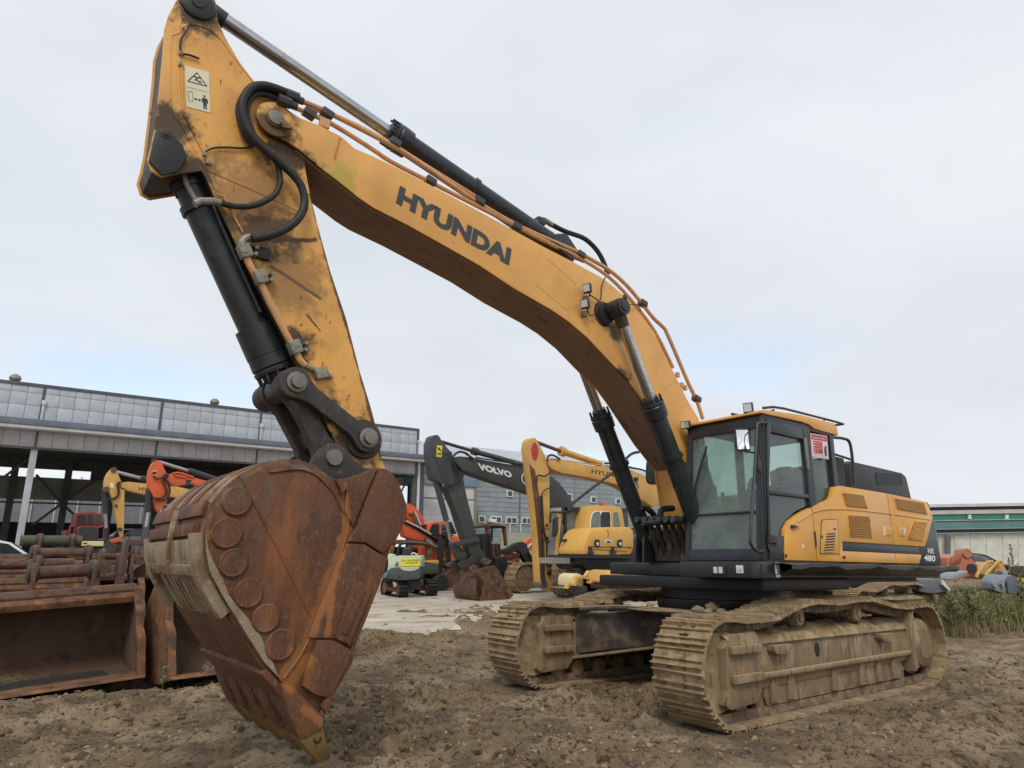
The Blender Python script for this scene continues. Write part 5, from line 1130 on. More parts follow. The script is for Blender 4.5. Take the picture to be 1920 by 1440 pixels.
for u, v in ((29, 708), (405, 755)):
    x = W(u, v, YS)[0]; q = obj('roof_fan', lathe(B(), (x, YS-.3, 9.5), (0, 0, 1), [(0, .05), (.06, .05), (.08, .2), (.2, .26), (.32, .22), (.42, .10), (.44, 0)], 18), 'fitting_grey', sh)
settle(sh, (0, YS, ZF))
# brighter yard wall beyond the shed and a few things seen through it
bw = thing('yard_wall', 'pale grey panel fence seen through the back of the open shed', 'fence', (0, -62, ZF))
for k in range(26): obj('fence_panel', bx(B(), 18-1.6*k, 18-1.6*k+1.57, -.05, .05, 0, 7.0), 'fence_grey', bw)
for k in range(14): obj('fence_post', bx(B(), 18-3.2*k-.06, 18-3.2*k+.06, .06, .16, 0, 7.2), 'white_trim', bw)
def car(name, label, loc, rz, m, group=None):
    t = thing(name, label, 'car', loc, rz, group)
    bd = [(2.1, .35), (2.15, .6), (2.05, .78), (1.2, .95), (.55, 1.42), (.2, 1.5), (-1.1, 1.48), (-1.75, 1.05), (-2.1, 1.0), (-2.2, .7), (-2.15, .35)]
    obj('body', prism(B(), bd, -.86, .86), m, t, bevel=.07)
    for s in (-1, 1): obj('side_window', prism(B(), [(1.05, .98), (.5, 1.38), (.2, 1.43), (-1.05, 1.41), (-1.6, 1.05)], s*.855, s*.868), 'pane_dark', t)
    obj('windscreen', prism(B(), [(1.17, .99), (.58, 1.41), (.595, 1.425), (1.185, 1.0)], -.72, .72), 'pane_dark', t)
    for x in (1.35, -1.35):
        for s in (-1, 1): w = obj('wheel', lathe(B(), (x, s*.68, .33), (0, s, 0), [(0, .25), (0, .33), (.18, .33), (.2, .28), (.2, .2), (.17, 0)], 20), 'tyre', t)
    for s in (-1, 1):
        obj('door_mirror', box(B(), (.75, s*.98, 1.02), (.1, .18, .13)), 'ink', t, bevel=.03)
        obj('headlight', box(B(), (2.05, s*.62, .68), (.16, .34, .14)), 'lamp_glass', t, bevel=.03)
    return t
p = W3(-6, 1020, -17.5); car('parked_car', 'white car parked at the left edge beside the pale shed column', (p.x+.3, -17.5, .42), math.radians(182), 'car_white')
p = W3(255, 985, -45); car('parked_car', 'silver car parked beyond the shed behind the yellow digger arm', (p.x, -46, 1.3), math.radians(20), 'car_silver')

# ------------------------------------------------------------------ grey clad hall
YH = -38.
hall = thing('hall', 'blue grey clad hall with white framed windows and a gabled porch', 'building')
HP = plane_y(YH)
xa, xb = -16.4, -48.; zl = HP.p(1035, 887).z
nrow = 15; z0 = 2.0; hh = (zl-z0)/nrow
cuts = [xa]+[HP.p(u, 950).x for u in (974, 1078, 1125)]+[-41., xb]
for i in range(nrow):
    for a, b in zip(cuts, cuts[1:]):
        obj('siding_board', bx(B(), a-.02, b+.02, YH-.06+.004*(i % 2), YH+.03, z0+hh*i+.012, z0+hh*(i+1)-.012), 'siding', hall)
obj('wall_core', bx(B(), xa, xb, YH-.4, YH-.05, ZF, zl), 'trim_dark', hall)
obj('plinth', bx(B(), xa, xb, YH-.05, YH+.04, ZF, z0), 'wall_green', hall)
obj('eave_trim', bx(B(), xa, xb, YH-.1, YH+.25, zl, zl+.16), 'trim_dark', hall)
zr = W3(861, 835, YH-9).z
obj('roof', prism(B(), [(YH+.4, zl+.2), (YH-9, zr), (YH-18, zl), (YH-18, zl-.15), (YH-9, zr-.2), (YH+.4, zl+.165)], -15.5, xb, 0), 'roof_sheet', hall)
def window(px, par, mull=True):
    f = HP.prism('window', px, -.14, -.03, 'window_white', par); u0, v0 = px[0]; u1, v1 = px[2]
    def q(s, t): 
        a = (px[0][0]+(px[1][0]-px[0][0])*s, px[0][1]+(px[1][1]-px[0][1])*s); b = (px[3][0]+(px[2][0]-px[3][0])*s, px[3][1]+(px[2][1]-px[3][1])*s)
        return (a[0]+(b[0]-a[0])*t, a[1]+(b[1]-a[1])*t)
    for s0, s1 in (((.08, .46), (.54, .92)) if mull else ((.15, .85),)): HP.prism('pane', [q(s0, .14), q(s1, .14), q(s1, .86), q(s0, .86)], -.16, -.135, 'pane_dark', f)
    return f
for (x0, y0, x1, y1), m in (((590, 60, 705, 180), 0), ((795, 68, 978, 188), 1), ((1055, 80, 1240, 200), 1), ((1315, 90, 1495, 205), 1)):
    window(zi([(x0, y0), (x1, y0+(x1-x0)*.045), (x1, y1+3), (x0, y1-5)]), hall, m)
for u in (1018, 1040, 1062): window([(u, 968+.055*(u-1018)), (u+17, 969+.055*(u-1018)), (u+17, 983+.05*(u-1018)), (u, 982+.05*(u-1018))], hall)
for q in (zd([(624, 440), (664, 443), (664, 488), (624, 486)]), zd([(1204, 483), (1242, 486), (1242, 528), (1204, 525)]), zd([(1376, 496), (1411, 499), (1411, 538), (1376, 536)]), [(1060, 925), (1071, 926), (1071, 938), (1060, 937)]): window(q, hall, False)
for x in (1120, 1300, 1470): HP.tube('downpipe', zi([(x, 195), (x, 335)]), .05, 'window_white', hall, t=-.12, smooth=False)
HP.tube('flue', zi([(560, 0), (560, 240)]), .06, 'fitting_grey', hall, t=-.2, smooth=False)
HP.prism('air_unit', zi([(745, 118), (850, 125), (850, 178), (745, 172)]), -.5, -.05, 'window_white', hall, .01)
HP.tube('seam', [(974, 900), (974, 985)], .03, 'trim_dark', hall, t=-.07, smooth=False)
# gabled porch with roller doors
PP = plane_y(YH+2.)
por = PP.prism('porch', za([(815, 975), (1180, 880), (1560, 925), (1885, 1050), (1885, 1190), (1600, 1180), (850, 1135), (815, 1135)]), 0, 1.9, 'siding_blue', hall)
for k in range(4): PP.prism('porch_board', za([(850, 1000+33*k), (1880, 1060+33*k), (1880, 1089+33*k), (850, 1029+33*k)]), -.04, 0, 'siding_blue', hall)
PP.prism('porch_trim', za([(805, 975), (815, 955), (1180, 862), (1560, 905), (1900, 1035), (1900, 1058), (1560, 930), (1180, 885)]), -.12, 2, 'canopy_grey', hall)
PP.prism('porch_trim', za([(840, 1130), (1890, 1190), (1890, 1210), (840, 1150)]), -.1, 0, 'canopy_grey', hall)
for l in ([(838, 1150), (872, 1152), (838, 2000), (800, 2000)], [(1800, 1205), (1835, 1207), (1820, 2000), (1780, 2000)]): PP.prism('door_post', za(l), -.06, .2, 'fitting_grey', hall)
for k in range(9): PP.prism('shutter_slat' if k > 1 else 'fascia_panel', za([(872, 1152+[0, 215, 236][min(k, 2)]+(88*(k-2) if k > 2 else 0)), (1800, 1205+[0, 205, 225][min(k, 2)]+(86*(k-2) if k > 2 else 0)), (1800, 1205+[203, 223, 310][min(k, 2)]+(86*(k-2) if k > 2 else 0)), (872, 1152+[213, 234, 322][min(k, 2)]+(88*(k-2) if k > 2 else 0))]), .02, .08, 'shutter_white' if k != 1 else 'trim_dark', hall)
settle(hall, (-16.4, YH, ZF))
# ------------------------------------------------------------------ low green wall and the green warehouse on the right
gw = thing('low_wall', 'long pale green yard wall below the row of hall windows', 'wall')
GP = plane_y(-33.)
for k in range(9):
    u0 = 940+36*k; GP.prism('wall_panel', [(u0, 997+.03*(u0-940)), (u0+35.6, 997+.03*(u0-905)), (u0+35.6, 1060), (u0, 1060)], 0, .2, 'wall_green', gw)
settle(gw, (-22, -33, ZF))
wx = Vector((-.7904, .6126, 0))*2.288-Vector((-.613, -.79, 0)); WP = PL(WD(1840, 1000, 62), wx)
wh = thing('warehouse', 'long low warehouse with green fascia and teal awning at the right', 'warehouse')
def wrow(name, a, b, m, t0, t1, u0=1700, u1=2150, n=1, **k):
    for i in range(n):
        p, q = u0+(u1-u0)*i/n, u0+(u1-u0)*(i+1)/n-(.5 if n > 1 else 0)
        f = lambda u, v: (u, v-.015*(u-1840))
        WP.prism(name, [f(p, a), f(q, a), f(q, b), f(p, b)], t0, t1, m, wh)
wrow('roof_edge', 944.5, 950, 'white_trim', -.4, 14); wrow('clerestory', 950.3, 956, 'navy', .0, 12, n=9); wrow('fascia_beige', 956.3, 963.6, 'beige', -.3, 12); wrow('fascia_green', 964, 974.5, 'band_green', -.2, 12)
wrow('awning_edge', 974.8, 976, 'beige', -.7, 0); wrow('awning', 976, 991, 'awning_teal', -.6, 0); wrow('awning_shade', 991.5, 998.5, 'navy', -.3, .2); wrow('wall_panel', 999, 1062, 'wall_pale', 0, .3, n=15)
for u in (1815, 1884): WP.prism('roof_vent', [(u-3, 966), (u+3, 966), (u+2, 970), (u+4, 973.5), (u-4, 973.5), (u-2, 970)], -.7, -.21, 'window_white', wh)
WP.tube('corner_pipe', [(1775, 1003), (1775, 1060)], .2, 'scrap_grey', wh, t=-.4); WP.prism('sign_arm', [(1857, 942), (1866, 944), (1858, 944)], 1, 1.2, 'scrap_grey', wh)
settle(wh, (WD(1840, 1060, 62).x, WD(1840, 1060, 62).y, -.4))

# ------------------------------------------------------------------ machines in the yard
def crawler(root, x0, x1, yc, w, z0, h, m='track_mud', sh_='chain_dark', pitch=.19):
    r = h/2; P = []
    L = (x1-x0-h); n = int((2*L+math.pi*h)/pitch); per = 2*L+math.pi*h; bm = B()
    for k in range(n):
        s = k/n*per
        if s < L: x, z, a = x0+r+s, z0+h, 0
        elif s < L+math.pi*r: t = (s-L)/r; x, z, a = x1-r+r*math.sin(t), z0+r+r*math.cos(t), t
        elif s < 2*L+math.pi*r: x, z, a = x1-r-(s-L-math.pi*r), z0, math.pi
        else: t = (s-2*L-math.pi*r)/r; x, z, a = x0+r-r*math.sin(t), z0+r-r*math.cos(t), math.pi+t
        R = Matrix.Rotation(a, 3, 'Y')
        box(bm, (x, yc, z), (pitch*.95, w, .03), R); box(bm, Vector((x, yc, z))+R @ Vector((.03, 0, .025)), (.025, w, .04), R)
    o = obj('crawler_track', bm, m, root, kind='stuff')
    fr = obj('track_frame', bx(B(), x0+r, x1-r, yc-w*.36, yc+w*.36, z0+.14, z0+h-.2), sh_, root, bevel=.04)
    for x in (x0+r, x1-r): obj('track_wheel', lathe(B(), (x, yc-w*.42, z0+r), (0, 1, 0), [(0, r*.5), (.02, r*.86), (w*.82, r*.86), (w*.84, r*.5)], 20), sh_, fr)
def upper(root, x, y, z, m, hw=1.35, cabside=1, rear=-2.9, dark='black_paint', cabm=None):
    """simple house, counterweight and cab of a crawler excavator heading +x"""
    obj('turntable', lathe(B(), (x, y, z-.25), (0, 0, 1), [(0, .8), (.3, .8)], 24), 'frame_dark', root)
    h = obj('house', bx(B(), x+.8, x+rear+.5, y-hw, y+hw, z+.1, z+1.15), m, root, bevel=.08)
    obj('deck', bx(B(), x+1.2, x+rear+.3, y-hw, y+hw, z-.02, z+.1), dark, root, bevel=.02)
    obj('counterweight', prism(B(), [(x+rear+.5, y-hw), (x+rear+.5, y+hw), (x+rear, y+hw*.8), (x+rear-.2, y), (x+rear, y-hw*.8)], z+.1, z+1.2, 2), m, root, bevel=.08)
    yc = y+cabside*(hw-.5); c = obj('cab', prism(B(), [(x+1.2, z+.1), (x+1.1, z+1.0), (x+.85, z+1.75), (x-.45, z+1.8), (x-.5, z+.1)], yc-.48, yc+.48), cabm or m, root, bevel=.07)
    for s in (-1, 1): obj('cab_window', prism(B(), [(x+.98, z+.8), (x+.80, z+1.6), (x-.33, z+1.65), (x-.35, z+.8)], yc+s*.482, yc+s*.488), 'pane_dark', c)
    obj('cab_windscreen', prism(B(), [(x+1.19, z+.45), (x+1.115, z+1.0), (x+.875, z+1.66), (x+.885, z+1.67), (x+1.125, z+1.0), (x+1.20, z+.45)], yc-.38, yc+.38), 'pane_dark', c)
    return h

# dark grey excavator with white lettering
VY = -11.25; VP = plane_y(VY)
vo = thing('excavator', 'dark grey excavator with white lettering on its boom and a rusty bucket', 'excavator', group='diggers parked in the yard')
varm = VP.prism('arm', za([(1030, 640), (1030, 470), (1075, 345), (1110, 325), (1165, 312), (1205, 335), (1240, 400), (1320, 510), (1425, 625), (1440, 720), (1500, 900), (1570, 940), (1620, 1100), (1680, 1400)])+zd([(420, 740), (455, 860), (470, 900), (430, 930), (385, 900), (360, 830), (320, 720), (270, 560), (215, 440), (185, 400)])+za([(1140, 1080), (1105, 1060), (1080, 980)]), 0, .34, 'volvo_grey', vo, .03)
VP.prism('arm_plate', za([(1095, 420), (1180, 395), (1270, 440), (1390, 640), (1330, 760), (1380, 1150), (1300, 1150), (1080, 620)]), -.012, 0, 'volvo_grey', varm, .006)
vb_ = VP.prism('boom', zd([(262, 262), (252, 235), (262, 212), (300, 205), (380, 213), (480, 233), (600, 254), (760, 276), (850, 292), (920, 332), (985, 385), (1040, 455), (1085, 540), (1120, 640), (1090, 690), (1010, 660), (960, 600), (920, 540), (870, 492), (800, 464), (700, 432), (600, 402), (480, 362), (380, 325), (310, 300)]), -.04, .40, 'volvo_grey', vo, .03)
VP.text('VOLVO', zd([(430, 298)])[0], zd([(662, 357)])[0], zd([(419, 251)])[0], 'white_print', vb_, .055, t=-.045)
VP.disc('badge', zd([(757, 360)])[0], .20, -.05, -.041, 'window_white', vb_); VP.disc('badge_face', zd([(757, 360)])[0], .165, -.054, -.05, 'purple_brown', vb_)
VP.prism('badge_wing', zd([(783, 390), (797, 365), (795, 410)]), -.046, -.041, 'window_white', vb_)
VP.prism('warning_sticker', za([(1155, 497), (1248, 503), (1240, 697), (1150, 685)]), -.016, -.012, 'banner_yellow', varm)
VP.prism('sticker_figure', za([(1200, 520), (1228, 580), (1172, 572)]), -.018, -.016, 'ink', varm); VP.prism('sticker_figure', za([(1160, 640), (1225, 620), (1228, 660), (1200, 650), (1165, 660)]), -.018, -.016, 'ink', varm)
ac_ = VP.cyl('arm_cylinder', zd([(415, 163)])[0], zd([(775, 262)])[0], .085, 'volvo_grey', vo, t=.2); VP.cyl('rod', zd([(165, 88)])[0], zd([(425, 166)])[0], .05, 'link_steel', ac_, t=.2); VP.cyl('gland', zd([(415, 163)])[0], zd([(450, 172)])[0], .12, 'volvo_grey', ac_, t=.2)
kc_ = VP.cyl('bucket_cylinder', zd([(150, 350)])[0], zd([(232, 650)])[0], .09, 'volvo_grey', vo, t=.17); VP.cyl('rod', zd([(230, 640)])[0], zd([(262, 790)])[0], .05, 'chrome', kc_, t=.17)
for l, r in ((zd([(385, 225), (310, 178), (262, 190), (240, 240), (285, 330), (280, 370), (250, 400), (190, 410)]), .035), (zd([(345, 190), (300, 175), (270, 185)]), .03), (zd([(250, 240), (300, 300), (310, 350), (270, 395)]), .03), (zd([(400, 215), (520, 235), (700, 262), (780, 275)]), .025), (zd([(240, 180), (190, 190), (125, 140)]), .012), (zd([(210, 450), (240, 560), (265, 620), (300, 660)]), .022)): VP.tube('hose', l, r, 'rubber', vo, t=-.10)
VP.tube('steel_pipe', zd([(175, 395), (190, 415), (240, 400)]), .03, 'chrome', vo, t=-.06)
VP.prism('link', zd([(250, 800), (265, 795), (415, 765), (440, 780), (420, 800), (280, 830)]), -.08, -.02, 'volvo_grey', vo, .02); VP.prism('link', zd([(255, 805), (290, 800), (370, 890), (350, 930), (310, 925)]), .05, .3, 'volvo_grey', vo, .03)
vk = VP.prism('bucket', ze([(985, 1075), (1050, 1010), (1200, 965), (1262, 955), (1300, 985), (1400, 1150), (1468, 1262), (1478, 1290), (1440, 1325), (1375, 1362), (1250, 1372), (1130, 1366), (1120, 1340), (1150, 1150), (1110, 1080)]), -.42, -.38, 'old_rust', vo, .01)
vsh = [(1100, 1050), (1020, 1075), (975, 1115), (942, 1180), (930, 1230), (945, 1290), (1000, 1335), (1130, 1366), (1250, 1372), (1375, 1362), (1440, 1325)]
bm = B(); A = [VP.p(*q, -.40) for q in ze([(1180, 1010), (1110, 1060), (1075, 1130), (1068, 1210), (1075, 1280), (1100, 1340), (1140, 1365), (1250, 1372), (1375, 1362), (1440, 1325)])]
f_ = [bm.verts.new(p) for p in A]; b_ = [bm.verts.new(p+Vector((0, -1.25, 0))) for p in A]; f2 = [bm.verts.new(p+Vector((-.03, 0, .03))) for p in A]; b2 = [bm.verts.new(p+Vector((-.03, -1.25, .03))) for p in A]
for i in range(len(A)-1): bm.faces.new((f_[i], f_[i+1], b_[i+1], b_[i])); bm.faces.new((f2[i], b2[i], b2[i+1], f2[i+1]))
bmesh.ops.recalc_face_normals(bm, faces=bm.faces); obj('bucket_shell', bm, 'old_rust', vk)
VP.prism('bucket_far_side', ze([(985, 1075), (1050, 1010), (1200, 965), (1262, 955), (1300, 985), (1400, 1150), (1468, 1262), (1440, 1325), (1375, 1362), (1250, 1372), (1130, 1366), (1120, 1340), (1150, 1150), (1110, 1080)]), .82, .86, 'old_rust', vk)
for k in range(5): y0 = 1230+28*k; obj('wear_strip', tube(B(), [VP.p(*ze([(1085+4*k*k/2, y0)])[0], -.38), VP.p(*ze([(1085+4*k*k/2, y0)])[0], -.38)+Vector((0, -1.2, 0))], .025, 6, False), 'old_rust', vk)
VP.prism('bucket_rib', ze([(1200, 980), (1235, 975), (1330, 1180), (1290, 1170)]), -.45, -.42, 'old_rust', vk, .01); VP.prism('bucket_plate', ze([(1420, 1190), (1475, 1285), (1440, 1322), (1395, 1250)]), -.46, -.42, 'orange_rust', vk, .01)
co_ = VP.prism('coupler', ze([(925, 950), (960, 910), (1040, 890), (1110, 830), (1210, 800), (1240, 850), (1225, 910), (1190, 940), (1150, 980), (1060, 1010), (1010, 1040), (960, 990)]), -.14, -.08, 'link_steel', vo, .02); VP.prism('coupler_plate', ze([(925, 950), (960, 910), (1040, 890), (1110, 830), (1210, 800), (1240, 850), (1225, 910), (1190, 940), (1150, 980), (1060, 1010), (1010, 1040), (960, 990)]), .3, .36, 'link_steel', co_, .02)
for q in ([(1212, 920)], [(1080, 1000)]): VP.disc('bucket_ear', ze(q)[0], .12, -.30, -.12, 'old_rust', vk)
VP.cyl('bucket_pin', ze([(1212, 920)])[0], ze([(1213, 921)])[0], .08, 'dull_steel', vk, t=-.40)
crawler(vo, -11.2, -6.2, -10.35, .6, ZF, .95); crawler(vo, -11.2, -6.2, -12.7, .6, ZF, .95)
for yy in (-10.35, -12.7): pass
obj('undercarriage_frame', bx(B(), -9.6, -7.8, -12.5, -10.5, .55, .95), 'frame_dark', vo)
upper(vo, -8.9, -11.5, 1.2, 'volvo_grey', cabside=1)
settle(vo, (-8.7, -11.5, ZF))

# yellow excavator with a long bare arm
YY = -9.2; YP = plane_y(YY)
ye = thing('excavator', 'yellow excavator with bare arm hanging to the ground and red oval mark', 'excavator', group='diggers parked in the yard')
ya = YP.prism('arm', zd([(770, 155), (778, 100), (800, 78), (828, 76), (842, 100), (890, 190), (905, 240), (918, 290), (925, 330), (928, 640), (935, 860), (942, 1130), (925, 1142), (885, 1110), (860, 1080), (850, 950), (845, 780), (822, 560), (800, 380), (785, 260)]), 0, .30, 'old_yellow', ye, .02)
YP.prism('arm_web', zd([(785, 260), (800, 380), (822, 560), (842, 760), (850, 900), (862, 900), (858, 760), (850, 480), (820, 300)]), -.02, 0, 'burnt_rust', ya)
YP.disc('red_mark', zd([(822, 165)])[0], .14, -.008, 0, 'print_red', ya)
bm = B(); q = YP.p(*zd([(822, 172)])[0], -.004); lathe(bm, q, (0, -1, 0), [(0, .13), (.006, .13)], 20); bmesh.ops.scale(bm, vec=(1, 1, 2.1), verts=bm.verts, space=Matrix.Translation(-q)); obj('red_mark', bm, 'print_red', ya)
for q in ([(901, 683)], [(908, 775)]): YP.disc('pin_boss', zd(q)[0], .09, -.03, 0, 'old_yellow', ya); YP.disc('pin_hole', zd(q)[0], .05, -.034, -.03, 'ink', ya)
YP.prism('rust_stain_plate', zd([(845, 770), (885, 775), (895, 1100), (862, 1075)]), -.016, 0, 'burnt_rust', ya); YP.prism('arm_tip', zd([(886, 1105), (942, 1060), (942, 1140), (925, 1142)]), -.02, 0, 'old_yellow', ya)
YP.disc('tip_boss', zd([(880, 1090)])[0], .12, -.06, .32, 'dull_steel', ya); YP.disc('bracket', zd([(917, 1015)])[0], .07, -.06, .0, 'ink', ya)
for l, r in ((zd([(985, 230), (940, 200), (905, 205), (895, 240)]), .03), (zd([(820, 400), (830, 340), (880, 345), (915, 320)]), .022), (zd([(858, 470), (880, 440), (925, 420)]), .016), (zd([(860, 460), (868, 620), (880, 740), (935, 860), (938, 940), (905, 970), (885, 930)]), .018), (zd([(858, 560), (862, 700), (890, 800), (890, 960)]), .018), (zd([(850, 480), (862, 900), (870, 1080)]), .03)): YP.tube('hose', l, r, 'rubber', ye, t=-.08)
yb = YP.prism('boom', zd([(905, 255), (905, 235), (925, 224), (1015, 236), (1200, 268), (1340, 280), (1480, 298), (1560, 330), (1640, 370), (1680, 440), (1700, 520), (1640, 560), (1580, 520), (1480, 450), (1400, 410), (1380, 400), (1200, 355), (1000, 320), (930, 290)]), -.03, .36, 'old_yellow', ye, .03)
YP.text('HYUNDAI', zd([(1208, 326)])[0], zd([(1455, 366)])[0], zd([(1210, 294)])[0], 'ink', yb, .02, t=-.035)
YP.prism('boom_panel', zd([(1200, 282), (1500, 320), (1500, 385), (1200, 340)]), -.034, -.03, 'cream_yellow', yb)
yc_ = YP.cyl('arm_cylinder', zd([(1025, 165)])[0], zd([(1300, 255)])[0], .10, 'old_yellow', ye, t=.15); YP.cyl('rod', zd([(820, 90)])[0], zd([(1035, 170)])[0], .055, 'purple_brown', yc_, t=.15); YP.cyl('gland', zd([(1022, 164)])[0], zd([(1050, 173)])[0], .15, 'old_yellow', yc_, t=.15)
YP.tube('hose', zd([(1300, 255), (1420, 262), (1480, 285), (1560, 300), (1640, 340)]), .03, 'rubber', ye, t=-.05); YP.prism('boom_light', zd([(1503, 352), (1522, 354), (1520, 378), (1502, 375)]), -.12, -.03, 'ink', yb); YP.tube('lamp_wire', zd([(1515, 380), (1530, 420), (1510, 450)]), .012, 'ink', ye, t=-.06)
for k in range(3): YP.tube('pipe', [(a, b+3*k) for a, b in zd([(930, 222), (1100, 245), (1340, 275)])], .02, 'old_yellow', ye, t=.1*k)
upper(ye, -13.0, -9.4, 1.35, 'old_yellow', cabside=-1)
crawler(ye, -15.6, -11.0, -8.3, .55, .10, .95); crawler(ye, -15.6, -11.0, -10.5, .55, .10, .95)
settle(ye, (-13, -9.4, ZF))

# yellow wheeled digger seen over the far track: cab, rounded cover, tyres
WH = -7.4; HPn = plane_y(WH)
wd = thing('wheeled_excavator', 'yellow wheeled excavator with rounded engine cover and an orange beacon on its cab', 'excavator', group='diggers parked in the yard')
hood = HPn.prism('engine_cover', zf([(805, 840), (805, 780), (830, 700), (865, 610), (905, 560), (960, 540), (1100, 530), (1330, 530), (1365, 560), (1375, 620), (1370, 760), (1340, 840), (1100, 850)]), 0, 1.0, 'cream_yellow', wd, .06)
HPn.prism('cover_panel', zf([(855, 740), (885, 640), (920, 585), (980, 560), (1310, 555), (1340, 590), (1335, 720), (1290, 800), (880, 775)]), -.035, 0, 'cream_yellow', hood, .03)
HPn.prism('engine_bay', zf([(1375, 560), (1440, 570), (1440, 850), (1340, 845), (1372, 760)]), .15, 1.2, 'purple_brown', wd, .03)
for x in (942, 1197):
    o = HPn.disc('rear_lamp', zf([(x, 715)])[0], .10, -.06, -.03, 'ink', hood); HPn.disc('lens', zf([(x, 715)])[0], .05, -.075, -.06, 'lamp_glass', o); HPn.prism('lamp_cap', zf([(x-18, 670), (x+18, 670), (x+22, 700), (x-22, 700)]), -.08, -.03, 'ink', o)
HPn.prism('cover_handle', zf([(1030, 678), (1108, 676), (1102, 715), (1040, 715)]), -.05, -.035, 'window_white', hood, .01); HPn.prism('handle_grip', zf([(1048, 686), (1095, 685), (1088, 706), (1052, 706)]), -.054, -.05, 'ink', hood)
for x in (870, 1120): HPn.prism('hinge', zf([(x-15, 760), (x+10, 750), (x+18, 790), (x+45, 830), (x-25, 835)]), -.06, -.02, 'ink', hood)
HC = plane_y(WH-.9)
cb_ = HC.prism('cab', zf([(815, 560), (850, 400), (868, 330), (885, 290), (960, 284), (1180, 296), (1228, 310), (1245, 350), (1272, 530), (1272, 600), (815, 600)]), 0, 1.2, 'cream_yellow', wd, .035)
HC.prism('cab_window', zf([(872, 590), (880, 430), (905, 365), (935, 348), (1095, 350), (1108, 380), (1112, 525), (1112, 590)]), -.012, 0, 'window_white', cb_); HC.prism('cab_glass', zf([(880, 585), (888, 440), (910, 375), (938, 357), (985, 357), (985, 585)]), -.02, -.012, 'cab_glass_dull', cb_)
HC.prism('cab_glass', zf([(990, 400), (1010, 362), (1088, 358), (1100, 385), (1103, 585), (990, 585)]), -.02, -.012, 'ink', cb_); HC.prism('quarter_glass', zf([(1140, 380), (1155, 362), (1185, 365), (1215, 500), (1215, 522), (1142, 522)]), -.012, 0, 'cab_glass_dull', cb_)
HC.disc('beacon', zf([(1068, 265)])[0], .055, .15, .27, 'amber', cb_); HC.prism('beacon_base', zf([(1050, 276), (1090, 278), (1090, 292), (1048, 290)]), .12, .3, 'amber', cb_)
fr_ = HC.prism('front_frame', zf([(612, 940), (640, 640), (665, 400), (655, 370), (700, 300), (868, 300), (820, 560), (806, 940)]), .5, 1.1, 'shed_wall', wd, .03)
HC.prism('front_glass', zf([(720, 370), (835, 345), (805, 700), (720, 700)]), .44, .49, 'cab_glass_dull', fr_); HC.prism('front_glass', zf([(655, 560), (700, 500), (700, 700), (645, 690)]), .44, .49, 'cab_glass_dull', fr_); HC.prism('front_lower_glass', zf([(640, 710), (800, 708), (800, 830), (660, 850), (635, 820)]), .44, .49, 'pane_dark', fr_)
HC.prism('front_post', zf([(700, 300), (722, 300), (722, 850), (700, 850)]), .38, .49, 'ink', fr_); HC.prism('front_post', zf([(640, 380), (656, 380), (628, 850), (612, 850)]), .38, .49, 'cream_yellow', fr_); HC.prism('front_header', zf([(690, 300), (868, 296), (850, 345), (690, 360)]), .38, .5, 'ink', fr_)
HC.tube('mirror_bar', zf([(690, 345), (715, 290), (760, 240), (1060, 5), (1200, -100)])+[(1173, 868), (1190, 852), (1207, 846)][1:], .045, 'black_paint', wd, t=.2, n=8)
HC.tube('mirror_arm', zf([(720, 360), (540, 358), (515, 375), (510, 480)]), .035, 'black_paint', wd, t=.3); HC.prism('side_mirror', zf([(548, 430), (590, 400), (595, 560), (570, 640), (535, 640)]), .25, .35, 'black_plastic', wd, .03)
HC.tube('hand_rail', zf([(530, 680), (690, 685), (720, 760), (740, 840), (790, 890), (860, 905)]), .04, 'black_paint', wd, t=-.1)
HPn.tube('panel_gap', zf([(850, 752), (1335, 758)]), .012, 'ink', wd, t=-.035, smooth=False); HPn.tube('grime_streak', zf([(1060, 560), (1072, 600), (1068, 650)]), .01, 'purple_brown', wd, t=-.036)
HPn.prism('deck', zf([(800, 848), (1390, 850), (1390, 880), (800, 880)]), -.05, 1.4, 'black_plastic', wd); HPn.prism('chassis', zf([(820, 880), (1500, 875), (1500, 1030), (900, 1020), (840, 960)]), .15, 1.3, 'grease', wd, .05); HPn.prism('step_box', zf([(610, 880), (800, 880), (800, 945), (610, 945)]), .5, 1.1, 'shed_wall', wd)
for u, v in ((945, 1090), (1040, 1090)):
    q = HPn.p(*zf([(u, v)])[0], .5); t_ = obj('wheel', lathe(B(), (q.x, q.y+.2, .72), (0, -1, 0), [(0, .30), (0, .48), (.04, .53), (.3, .53), (.34, .48), (.34, .3)], 26), 'tyre', wd)
    bm = B()
    for k in range(22): a = k*2*math.pi/22; box(bm, (q.x+.53*math.cos(a), q.y+.03, .72+.53*math.sin(a)), (.05, .3, .07), Matrix.Rotation(-a, 3, 'Y'))
    obj('tread', bm, 'tyre', t_, kind='stuff')
settle(wd, (HPn.p(1120, 1100).x, WH-.6, ZF))
